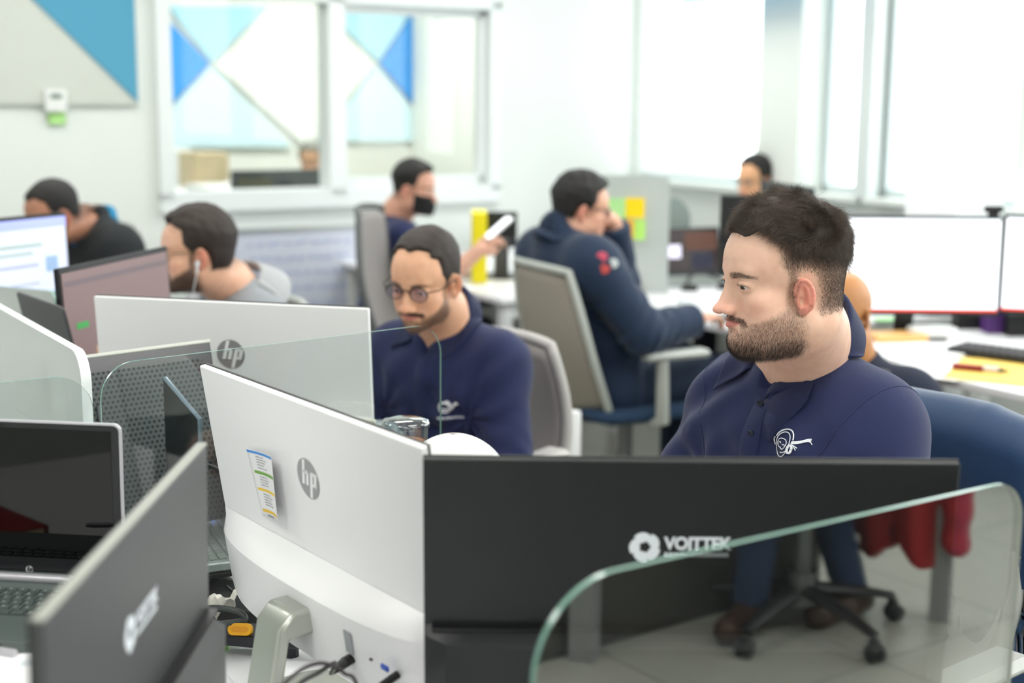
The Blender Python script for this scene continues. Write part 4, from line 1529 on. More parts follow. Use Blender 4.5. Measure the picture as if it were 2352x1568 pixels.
def desk(label, s0, s1, t0, t1, legs=True, group=None, m=None, name='desk', z=DESK_Z):
    c = ST((s0 + s1) / 2, (t0 + t1) / 2)
    r = thing(name, label, 'desk', c, SY, group)
    W, D = s1 - s0, abs(t1 - t0)
    mb = MB(); mb.box((0, 0, z - .0125), (W, D, .025), bev=.003); mb.build('desktop', m or DESK_W, r)
    if legs:
        for sx in (-1, 1):
            for sy in (-1, 1):
                mb = MB(); mb.box((sx * (W / 2 - .05), sy * (D / 2 - .05), (z - .025) / 2), (.05, .05, z - .025), bev=.004); mb.build('leg', MET_W, r)
        for sy in (-1, 1):
            mb = MB(); mb.box((0, sy * (D / 2 - .05), z - .06), (W - .15, .03, .06)); mb.build('cross_beam', MET_W, r)
    return r


def glass_panel(label, p0, p1, z0, z1, r, m, edge=None, name='desk_divider', th=.006, group=None, radii=None, clips=True):
    """upright sheet of glass from p0 to p1 with rounded top corners"""
    p0, p1 = Vector(p0), Vector(p1); d = p1 - p0; w = Vector((d.x, d.y)).length
    rt = thing(name, label, 'desk divider', ((p0.x + p1.x) / 2, (p0.y + p1.y) / 2, z0), math.atan2(d.y, d.x), group)
    h = z1 - z0
    rr = r if isinstance(r, list) else [r, r, 0, 0]
    out = rrect(w, h, rr, 14, 0, h / 2)
    n = len(out)
    # faces of the sheet
    mb = MB(); mb.v = [(x, -th / 2, z) for x, z in out] + [(x, th / 2, z) for x, z in out]; mb.f = [tuple(range(n)), tuple(range(n, 2 * n))[::-1]]
    mb.build('sheet', m, rt)
    mb = MB(); mb.v = [(x, -th / 2, z) for x, z in out] + [(x, th / 2, z) for x, z in out]
    mb.f = [((i + 1) % n, i, n + i, n + (i + 1) % n) for i in range(n)]
    mb.build('edge', edge or mat('glass_edge', (.48, .63, .58), rough=.15, spec=.7), rt, smooth=30)
    if clips:
        for sx in (-1, 1):
            mb = MB(); mb.box((sx * (w / 2 - .12), 0, .004), (.05, .03, .05), bev=.003); mb.build('clamp', SILVER, rt)
    return rt

# ------------------------------------------------------------------ workstations
def tube_thing(name, label, cat, pts, r, m, group=None, n=8, smooth=180):
    c = Vector(pts[0]); mb = MB()
    # Catmull-Rom through the points
    P_ = [Vector(p) - c for p in pts]; out = []
    Q = [P_[0]] + P_ + [P_[-1]]
    for i in range(1, len(Q) - 2):
        for k in range(8):
            t = k / 8; a, b, c2, d = Q[i - 1], Q[i], Q[i + 1], Q[i + 2]
            out.append(.5 * ((2 * b) + (c2 - a) * t + (2 * a - 5 * b + 4 * c2 - d) * t * t + (3 * b - 3 * c2 + d - a) * t ** 3))
    out.append(P_[-1]); mb.tube(out, r, n)
    o = mb.build(name, m, smooth=smooth); o.location = c
    return tag(o, label, cat, group)


def cable(parent, pts, r, m, name='cable'):
    mb = MB(); P_ = [Vector(p) for p in pts]; out = []
    Q = [P_[0]] + P_ + [P_[-1]]
    for i in range(1, len(Q) - 2):
        for k in range(8):
            t = k / 8; a, b, c2, d = Q[i - 1], Q[i], Q[i + 1], Q[i + 2]
            out.append(.5 * ((2 * b) + (c2 - a) * t + (2 * a - 5 * b + 4 * c2 - d) * t * t + (3 * b - 3 * c2 + d - a) * t ** 3))
    out.append(P_[-1]); mb.tube(out, r, 8)
    return mb.build(name, m, parent, smooth=180)


desk('white desk of the man in the foreground, under the white and black monitors', .60, 1.32, -2.15, -.98)
desk('white desk under the grey monitor and the open laptop at lower left', -1.0, .585, -2.15, -.70)
desk('white desk of the man with round glasses', .60, 1.32, -3.33, -2.17)
desk('white desk behind the frosted divider at the left edge', -.16, .585, -3.33, -2.17)

# --- monitors of the near cluster
scr_white = mat('screen_light', (.93, .95, 1.0), rough=.2, emit=1.0)
M_WHITE, MW, wW, shW = monitor('large white monitor seen from behind, with a paper schedule on its back, in the foreground', P(465, 835, 2.02), P(975, 1028, 1.545), math.radians(9), .352, 'white')
M_BLACK, MBk, wB, shB = monitor('near-black monitor seen from behind, hiding the bearded man below the chest', P(972, 1051, 1.50), P(2204, 1061, 1.50), math.radians(4), .33, 'dark')
M_GREY, MG, wG, shG = monitor('grey monitor seen from behind at lower left, blurred, white swirl logo on its back', P(85, 1441, .99), P(465, 1010, 1.53), math.radians(1), .32, 'grey')
M_HP2, MH2, wH2, shH2 = monitor('white monitor seen from behind, next to the man with round glasses', P(218, 681, 2.68), P(848, 706, 2.55), math.radians(5), .33, 'white')


def content_mat(name, rows, base, emit=1.0):
    return mat(name, base, rough=.2, emit=emit)


def add_blocks(parent_screen_root, M, h, w, blocks, th=.010):
    """lit blocks on a screen: (x0, x1, z0, z1 as fractions from the left/top as the user sees them, colour)"""
    for i, (x0, x1, z0, z1, col) in enumerate(blocks):
        mb = MB()
        X0, X1 = w * (.5 - x0), w * (.5 - x1)       # user's left is local +x
        mb.box(((X0 + X1) / 2, th / 2 + .0048, -h * (z0 + z1) / 2), (abs(X0 - X1), .0006, h * (z1 - z0)))
        mb.build('screen_window', mat('ui_%02x%02x%02x' % tuple(int(c * 255) for c in col), col, rough=.3, emit=.9), parent_screen_root, M=M)


# brown page on the monitor at the left, seen from its front
m_, MM, ww, _ = monitor('monitor showing a dull pink page, left of the man with the white earphones', P(126, 618, 2.86), P(376, 566, 3.31), math.radians(3), .32, 'dark', seen='front',
                        screen=mat('screen_pinkish', (.50, .415, .415), rough=.4, emit=.26), logo=False)
add_blocks(m_, MM, .32, ww, [(.03, .97, .09, .125, (.35, .30, .32)), (.50, .93, .36, .395, (.45, .42, .44)), (.10, .20, .37, .41, (.20, .50, .25)), (.25, .50, .55, .95, (.60, .50, .42)),
                             (.62, .95, .50, .515, (.55, .47, .47)), (.62, .90, .56, .57, (.55, .47, .47)), (.62, .92, .61, .62, (.55, .47, .47))])
# highlight along the top of the grey monitor, built as a paler strip
mb = MB(); mb.box((0, 0, .0006), (wG, .011, .0026), bev=.0008); mb.build('top_edge_or_highlight', mat('edge_highlight', (.56, .57, .53), rough=.35), M_GREY, M=MG)
# white-blue page at the far left edge
m_, MM, ww, _ = monitor('monitor showing a white page with a violet bar, cut off by the left edge', P(-150, 527, 3.55), P(145, 477, 3.95), math.radians(2), .30, 'dark', seen='front',
                        screen=mat('screen_page', (.80, .83, .92), rough=.4, emit=.55), logo=False)
add_blocks(m_, MM, .30, ww, [(.01, .99, .03, .12, (.58, .62, .85)), (.10, .78, .25, .28, (.55, .62, .58)), (.10, .70, .32, .35, (.58, .64, .62)), (.80, .90, .38, .52, (.50, .60, .72)), (.55, .60, .68, .76, (.9, .62, .55)),
                             (.80, .91, .70, .80, (.36, .46, .62)), (.62, .67, .70, .78, (.45, .58, .66)), (.70, .75, .68, .76, (.85, .82, .62)), (.46, .51, .72, .80, (.42, .52, .62)), (.10, .74, .43, .46, (.60, .62, .72)), (.50, .74, .60, .62, (.6, .62, .72))])
# two screens at the right
scr = mat('screen_white', (.96, .97, 1.0), rough=.3, emit=1.15)
for nm, a, b in (('left', (1905, 496, 4.9), (2303, 495, 4.9)), ('right', (2309, 495, 4.9), (2707, 500, 4.75))):
    m_, MM, ww, _ = monitor('wide white lit monitor with a red bottom line, %s one of the right-hand pair' % nm, P(*a), P(*b), math.radians(2), .345, 'dark', seen='front', screen=scr, logo=False)
    add_blocks(m_, MM, .345, ww, [(.01, .99, .93, .955, (.86, .25, .20)), (.02, .98, .018, .03, (.30, .36, .40))] +
               [(.05, .05 + .75 * random.random() + .1, z, z + .006, (.86, .88, .93)) for z in (.14, .22, .30, .38, .47, .55, .63, .71)])
CAMW = MB(); CAMW.box((0, 0, .012), (.07, .025, .024), bev=.008); CAMW.box((0, .0, -.006), (.03, .03, .02))
o = CAMW.build('webcam', BLACK_P); o.location = P(2282, 488, 4.91); tag(o, 'small black webcam clipped on top between the two lit monitors at the right', 'webcam')
# dark screens round the far desks
monitor('dark upright monitor seen from behind, just left of the bearded man\'s forehead', P(1656, 447, 5.3), P(1790, 452, 5.3), 0, .30, 'dark', logo=False)
monitor('dark grey monitor hiding the lower face of the farthest man', P(1748, 411, 6.7), P(1868, 434, 6.1), math.radians(4), .30, 'dark', logo=False)

# --- glass dividers
GL = glass_mat('divider_glass', (.93, .955, .95), 1.0)
ZD = 1.15


def dpt(px, py, z=ZD):
    return G(px, py, z)


g0, g1 = dpt(228, 838), dpt(1012, 742)
glass_panel('clear glass divider with a rounded corner in front of the man with round glasses', g0, g1, DESK_Z, ZD, .055, GL, th=.0045)
h0 = g0 - S * .012; h1 = h0 - S * .62
glass_panel('clear glass divider rising behind the open laptop at the left edge', h1, h0, DESK_Z, ZD - .012, .055, GL, th=.0045)
q0, q1 = dpt(1226, 1350), dpt(2350, 1098)
G4 = glass_panel('clear glass divider nearest the camera at lower right, mirroring the room behind', q0, q1, DESK_Z, ZD, [.045, .085, 0, 0], glass_mat('divider_glass_near', (.92, .95, .94), 8.0))
FRST = glass_mat('frosted', (.86, .90, .89), 1.0)
# frosted divider along the spine
fm = bpy.data.materials.new('frosted_white'); fm.use_nodes = True
b = fm.node_tree.nodes['Principled BSDF']; b.inputs['Base Color'].default_value = (.66, .69, .67, 1); b.inputs['Roughness'].default_value = .35
tl = fm.node_tree.nodes.new('ShaderNodeBsdfTranslucent'); tl.inputs[0].default_value = (.72, .76, .74, 1); mx = fm.node_tree.nodes.new('ShaderNodeMixShader'); mx.inputs[0].default_value = .4
fm.node_tree.links.new(b.outputs[0], mx.inputs[1]); fm.node_tree.links.new(tl.outputs[0], mx.inputs[2]); fm.node_tree.links.new(mx.outputs[0], fm.node_tree.nodes['Material Output'].inputs[0])
f1, f0 = dpt(196, 812, 1.15), dpt(-130, 630, 1.15)
glass_panel('frosted pale green divider with a white rim at the left edge', f0, f1, DESK_Z, 1.15, [.05, .0001, 0, 0], fm, edge=mat('rim_white', (.93, .95, .95), rough=.4), th=.016)
e0, e1 = G(-60, 652, 1.08), G(128, 668, 1.08)
glass_panel('pale divider behind the dark laptop lid at the left', e0, e1, DESK_Z, 1.08, .02, fm, th=.012)

# --- dark laptop lid behind the frosted divider
def laptop(label, hinge_l, hinge_r, lid_h, open_deg, deck_d, body, scr_m, keys=True, key_m=None, logo=None, group=None, foot=True, kb_m=None, lid_back=None, cols=15.5, kgap=.018):
    """hinge_l / hinge_r: world ends of the hinge as the user sees them"""
    a, b = Vector(hinge_l), Vector(hinge_r); d = b - a; w = Vector((d.x, d.y)).length
    yaw = math.atan2(d.y, d.x)
    r = thing('laptop', label, 'laptop', (a + b) / 2, yaw, group)
    # local: x right, -y towards the user, z up
    mb = MB(); o = rrect(w, deck_d, .012, 4, 0, -deck_d / 2); mb.prism(o, -.014, 0); mb.build('deck', body, r, bevel=.002)
    L = Matrix.Rotation(math.radians(90 - open_deg), 4, 'X')       # lid plane: x, z up from the hinge, leaning back
    L = Matrix.Translation((0, 0, .003)) @ Matrix.Rotation(-math.radians(open_deg - 90), 4, 'X')
    mb = MB(); o = rrect(w, lid_h, [.010, .010, .004, .004], 4, 0, lid_h / 2); mb.prism(o, 0.0, .006, axis='y')
    lid = mb.build('lid', lid_back or body, r, M=L, bevel=.0012)
    mb = MB(); o = rrect(w - .006, lid_h - .006, [.008, .008, .002, .002], 4, 0, lid_h / 2); mb.prism(o, -.0012, .0004, axis='y'); bz = mb.build('bezel', mat('bezel_dark', (.10, .105, .12), rough=.3), lid)
    mb = MB(); mb.box((0, -.0014, lid_h / 2 + .008), (w - .026, .0006, lid_h - .036)); mb.build('screen', scr_m, lid)
    mb = MB(); mb.tube([(-w * .42, 0, .002), (w * .42, 0, .002)], .007, 10); mb.build('hinge', body, r, smooth=60)
    mb = MB(); mb.cyl((0, 0, 0), .0028, .0008, 12, Matrix.Translation((0, -.0012, lid_h - .008)) @ Matrix.Rotation(math.pi / 2, 4, 'X')); mb.build('camera_lens', mat('pupil', (.01, .01, .01)), lid)
    if keys:
        kw = (w - .03) / cols
        km = key_m or mat('key_dark', (.10, .11, .12), rough=.45)
        kb = MB(); kb.box((0, -kgap - kw * 2.9, .0003), (w - .02, kw * 6.1, .0006)); kb.build('keyboard_tray', kb_m or body, r)
        rows = [[1] * 15, [1] * 13 + [2], [1.5] + [1] * 12 + [1.5], [1.8] + [1] * 11 + [2.2], [2.3] + [1] * 10 + [1.7, 1], [1.3, 1, 1, 1.2, 5.5, 1.2, 1, 1, 1, 1]]
        leg = MB()
        for j, row in enumerate(rows):
            x = -(w - .03) / 2; row = ([1] * (int(cols) - 15)) + row; tot = sum(row); sc_ = (w - .03) / (tot * kw)
            for q in row:
                kk = kw * q * sc_
                hh = kw * (.6 if j == 0 else .86)
                y = -kgap - kw * (j + .5) + (0 if j else -.05 * kw)
                mb = MB(); mb.box((x + kk / 2, y, .0018), (kk - kw * .14, hh, .002), bev=.0006)
                mb.build('key', km, r)
                if q == 1:
                    leg.box((x + kk / 2 - kw * .08, y + hh * .1, .00295), (kw * .16, kw * .05, .0002)); leg.box((x + kk / 2 - kw * .13, y - hh * .02, .00295), (kw * .05, kw * .28, .0002))
                x += kk
        leg.build('key_legends', mat('legend_white', (.80, .85, .82), rough=.5), r)
        tp = MB(); tp.prism(rrect(.105, min(.065, deck_d - .13), .004, 3, 0, -deck_d + .045), 0, .0005); tp.build('touchpad', kb_m or body, r)
    if logo:
        hp_logo(lid, (logo, -.0014, .009), .0052, m_disc=mat('chrome', (.85, .86, .87), rough=.2, metal=.5), m_let=mat('bezel_dark', (.1, .1, .12)))
    if foot:
        mb = MB(); mb.box((0, -deck_d / 2, -.0145), (w * .8, deck_d * .8, .002)); mb.build('feet', BLACK_P, r)
    return r


def riser(label, p, yaw, w, d, top, foot=DESK_Z):
    r = thing('laptop_stand', label, 'laptop stand', (p.x, p.y, foot), yaw)
    h = top - foot
    mb = MB(); mb.box((0, 0, h - .006), (w, d, .010), bev=.003); mb.box((0, -d / 2 + .006, h + .004), (w * .7, .01, .02), bev=.003); mb.build('tray', BLACK_P, r)
    for sx in (-1, 1):
        mb = MB(); mb.tube([(sx * w * .36, d * .36, h - .01), (sx * w * .40, -d * .30, .008)], .011, 8); mb.tube([(sx * w * .36, -d * .36, h - .01), (sx * w * .40, d * .36, .008)], .011, 8); mb.build('leg', mat('stand_blue_black', (.12, .13, .16), rough=.4), r, smooth=60)
    mb = MB(); mb.box((0, -d * .30, .006), (w * .9, .04, .012), bev=.003); mb.box((0, d * .36, .006), (w * .9, .04, .012), bev=.003); mb.build('foot_bar', BLACK_P, r)
    return r


def laptops():
    # open laptop at the left edge, dark glossy screen
    zr = 1.55 - (1336 - 220) * 1.86 / F_PX
    hr = G(288, 1338, zr); hl = G(-200, 1312, zr)
    hl = hr + (hl - hr).normalized() * .325
    deckm = mat('deck_greygreen', (.38, .42, .41), rough=.38, metal=.2)
    lp = laptop('open silver and grey laptop with a dark glossy screen at the left edge', hl, hr, .210, 91, .215, deckm, mat('screen_gloss', (.012, .013, .015), rough=.03, spec=.4), logo=-.325 / 2 + .325 - .085 - .01 if False else .031, cols=19, kgap=.042,
                key_m=mat('key_grey', (.30, .34, .33), rough=.45), lid_back=mat('laptop_silver', (.80, .79, .82), rough=.28, metal=.5))
    c = (hl + hr) / 2; yaw = math.atan2((hr - hl).y, (hr - hl).x)
    off = Vector((math.sin(yaw), -math.cos(yaw), 0)) * .11
    riser('black folding stand under the open laptop at the left edge', c + off, yaw, .28, .22, zr - .0155)
    # silver bar in front of the hinge
    mb = MB(); mb.tube([(-.150, -.012, .004), (.150, -.012, .004)], .0065, 12); mb.build('hinge_cover', mat('laptop_silver', (.8, .8, .8)), lp, smooth=60)
    # white paper and a small pen end on the deck
    pm = MB(); pm.grid(lambda u, v: ((u - .5) * .16, (v - .5) * .10, .0006 * math.sin(u * 3)), 6, 4)
    zt = zr + .0045
    o = pm.build('paper_sheet', mat('paper', (.95, .95, .96), rough=.7), thick=.0004); o.location = G(-30, 1545, zt); o.rotation_euler = (0, 0, yaw + .3); tag(o, 'white sheet of paper lying on the deck of the left laptop', 'paper')
    mb = MB(); mb.lathe([(.0001, 0), (.0042, 0), (.0045, .002), (.0045, .13), (.003, .14), (.0001, .14)], 14, M=Matrix.Rotation(math.pi / 2, 4, 'Y'))
    o = mb.build('pen', mat('laptop_silver', (.8, .8, .8)), smooth=40); o.location = G(36, 1500, zt + .004); o.rotation_euler = (0, 0, yaw + math.pi * .93); tag(o, 'silver pen lying across the deck of the left laptop', 'pen')
    mb = MB(); mb.box((0, 0, .004), (.022, .014, .008), bev=.003); o = mb.build('eraser', mat('eraser_white', (.85, .88, .90), rough=.4)); o.location = G(70, 1532, zr + .0003); o.rotation_euler = (0, 0, .5); tag(o, 'small whitish eraser on the deck of the left laptop', 'eraser')
    # the dark laptop lid standing behind the frosted divider
    a, b = P(42, 664, 3.0), P(148, 716, 2.78)
    d = (b - a); yaw2 = math.atan2(d.y, d.x)
    back = Vector((d.y, -d.x, 0)).normalized() * -.047 * -1
    a = a - back; b = b - back
    lid = .225; w = d.length
    zz = (a.z + b.z) / 2 - lid * math.cos(math.radians(12))
    # seen from behind: user is on the far side
    laptop('dark grey laptop lid seen from behind, beside the pink-paged monitor', Vector((b.x, b.y, zz)), Vector((a.x, a.y, zz)), lid, 102, .21, mat('laptop_dark', (.27, .27, .28), rough=.4), mat('screen_off', (.02, .02, .025)), keys=False)
    c = (a + b) / 2
    n = Vector((-math.sin(yaw2), math.cos(yaw2), 0))
    riser('black stand under the dark laptop behind the frosted divider', Vector((c.x, c.y, 0)) + n * .10, yaw2, .24, .18, zz - .0155)
    # silver laptop on a black stand, only a strip of keys in view
    zk = .80
    dr = Vector((.40, -.92, 0)).normalized()
    hl2 = G(497, 1184, zk); hr2 = hl2 + dr * .265
    yaw3 = math.atan2(dr.y, dr.x)
    laptop('silver laptop with pale keys, mostly hidden by the large white monitor', hl2, hr2, .19, 100, .205, mat('laptop_pale', (.68, .71, .70), rough=.35, metal=.3),
           mat('screen_teal', (.06, .12, .11), rough=.08, spec=.9), key_m=mat('key_pale', (.56, .58, .56), rough=.5))
    o = Vector((math.sin(yaw3), -math.cos(yaw3), 0)) * .11
    riser('black laptop stand under the silver laptop', (hl2 + hr2) / 2 + o, yaw3, .26, .20, zk - .0155)
    led = MB(); led.cyl((0, 0, 0), .0025, .001, 10); q = led.build('power_light', mat('led_blue', (.45, .60, 1.0), emit=3.0)); q.location = G(489, 1194, zk + .0032)
    tag(q, 'tiny blue power light on the silver laptop', 'indicator light')
    # far laptop of the man in the navy jacket
    zc = DESK_Z + .017
    yl, yr = G(1488, 640, zc), G(1656, 634, zc)
    lp2 = laptop('open laptop showing a dark page with a white box, beyond the navy jacket sleeve', yl, yr, .225, 100, .20, mat('laptop_pale', (.7, .7, .7)), mat('screen_darkpage', (.16, .11, .11), rough=.2, emit=.8), key_m=mat('key_pale', (.5, .5, .5)))
    w = (yr - yl).length
    L = Matrix.Translation((0, 0, .003)) @ Matrix.Rotation(-math.radians(10), 4, 'X')
    for x0, x1, z0, z1, col in ((-.36, -.04, .085, .145, (.86, .84, .92)), (-.48, -.24, .17, .205, (.16, .16, .42)), (.02, .46, .12, .20, (.30, .19, .15)), (.10, .40, .03, .11, (.12, .13, .19))):
        mb = MB(); mb.box(((x0 + x1) / 2 * w, -.0020, (z0 + z1) / 2), ((x1 - x0) * w, .0005, z1 - z0)); mb.build('screen_window', mat('ui2_%02x%02x%02x' % tuple(int(c * 255) for c in col), col, emit=.9), lp2, M=L)


laptops()

# --- dark screen behind the glass, its reflection of holes built as a panel
def screen_with_reflection():
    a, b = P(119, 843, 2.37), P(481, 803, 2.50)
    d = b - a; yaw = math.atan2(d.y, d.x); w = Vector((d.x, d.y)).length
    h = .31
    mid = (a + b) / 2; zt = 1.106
    r = thing('display', 'dark glossy screen with silver top edge behind the glass, reflected holes built as a panel', 'monitor', (mid.x, mid.y, DESK_Z), yaw)
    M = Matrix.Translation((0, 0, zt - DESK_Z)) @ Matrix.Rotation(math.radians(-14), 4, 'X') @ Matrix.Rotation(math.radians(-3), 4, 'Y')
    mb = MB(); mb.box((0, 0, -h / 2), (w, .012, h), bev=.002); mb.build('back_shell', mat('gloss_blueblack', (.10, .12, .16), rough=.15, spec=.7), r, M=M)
    mb = MB(); mb.box((0, 0, .001), (w + .002, .016, .006), bev=.001); mb.build('top_edge_or_highlight', mat('silver_edge', (.82, .83, .80), rough=.3, metal=.2), r, M=M)
    pm = bpy.data.materials.new('reflected_holes'); pm.use_nodes = True
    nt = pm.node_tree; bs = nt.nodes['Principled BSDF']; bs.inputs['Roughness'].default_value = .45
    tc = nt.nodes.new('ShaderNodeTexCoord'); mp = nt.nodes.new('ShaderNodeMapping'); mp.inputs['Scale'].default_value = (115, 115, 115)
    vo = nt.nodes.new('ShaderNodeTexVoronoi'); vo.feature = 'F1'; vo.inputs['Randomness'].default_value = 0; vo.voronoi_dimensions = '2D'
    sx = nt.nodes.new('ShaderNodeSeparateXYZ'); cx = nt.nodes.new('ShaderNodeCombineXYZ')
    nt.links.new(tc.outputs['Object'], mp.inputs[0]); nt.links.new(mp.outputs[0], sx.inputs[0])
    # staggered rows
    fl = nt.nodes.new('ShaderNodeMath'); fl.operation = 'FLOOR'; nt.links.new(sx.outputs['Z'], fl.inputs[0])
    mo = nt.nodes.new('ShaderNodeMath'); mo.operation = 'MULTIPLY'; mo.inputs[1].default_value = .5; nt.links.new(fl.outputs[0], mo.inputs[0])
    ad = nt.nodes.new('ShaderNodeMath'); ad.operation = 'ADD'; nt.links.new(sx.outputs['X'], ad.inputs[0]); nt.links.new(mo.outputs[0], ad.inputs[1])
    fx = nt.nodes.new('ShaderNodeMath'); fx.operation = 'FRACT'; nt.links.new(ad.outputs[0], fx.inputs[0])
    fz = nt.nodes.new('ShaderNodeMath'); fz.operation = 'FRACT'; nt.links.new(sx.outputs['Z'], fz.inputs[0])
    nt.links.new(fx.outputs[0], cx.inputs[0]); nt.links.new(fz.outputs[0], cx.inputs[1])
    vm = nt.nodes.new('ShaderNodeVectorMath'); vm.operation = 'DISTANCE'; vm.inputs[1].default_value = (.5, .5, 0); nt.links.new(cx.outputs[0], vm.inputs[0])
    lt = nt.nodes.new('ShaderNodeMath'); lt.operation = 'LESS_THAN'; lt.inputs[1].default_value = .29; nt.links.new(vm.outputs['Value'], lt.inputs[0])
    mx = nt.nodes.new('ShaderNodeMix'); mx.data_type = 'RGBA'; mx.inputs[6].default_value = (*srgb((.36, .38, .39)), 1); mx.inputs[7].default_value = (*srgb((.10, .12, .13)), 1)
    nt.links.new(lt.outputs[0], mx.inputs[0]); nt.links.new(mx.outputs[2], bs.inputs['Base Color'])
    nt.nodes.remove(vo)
    mb = MB(); mb.prism(rrect(w * .88, h * .92, .02, 6, w * .03, -h * .50 - .016), -.010, -.0062, axis='y'); mb.build('reflection_panel', pm, r, M=M, bevel=.0015)
    mb = MB(); mb.tube([(-w * .27, -.013, -.085), (-w * .27, -.013, -.125)], .0035, 10); mb.build('latch', mat('grey_mid', (.42, .45, .47), rough=.4), r, M=M, smooth=60)
    mb = MB(); mb.box((0, .05, .012), (w * .6, .16, .02), bev=.004); mb.tube([(0, .09, .02), (0, .07, zt - DESK_Z - .2)], .014, 8); mb.build('foot', BLACK_P, r)
    # dark tablet edge-on in front of it
    a, b = P(379, 869, 2.36), P(459, 962, 2.285)
    d = b - a; yaw = math.atan2(d.y, d.x); L = Vector((d.x, d.y)).length
    t = thing('tablet', 'thin dark tablet standing on edge in front of the dark screen, with a pale rim', 'tablet', ((a.x + b.x) / 2, (a.y + b.y) / 2, DESK_Z + .012), yaw)
    hz0, hz1 = a.z - DESK_Z - .012, b.z - DESK_Z - .012
    mb = MB(); o = [(-L / 2, 0), (L / 2, 0), (L / 2, hz1), (-L / 2, hz0)]; mb.prism(o, -.0035, .0035, axis='y'); mb.build('body', mat('tablet_dark', (.13, .15, .16), rough=.5), t)
    mb = MB(); mb.tube([(-L / 2, 0, hz0), (L / 2, 0, hz1), (L / 2, 0, 0)], .0042, 8); mb.build('rim', mat('rim_bluegrey', (.55, .62, .68), rough=.2, metal=.6), t)
    mb = MB(); mb.box((0, 0, -.004), (L * 1.5, .08, .016), bev=.003); mb.build('stand_foot', BLACK_P, t)


screen_with_reflection()

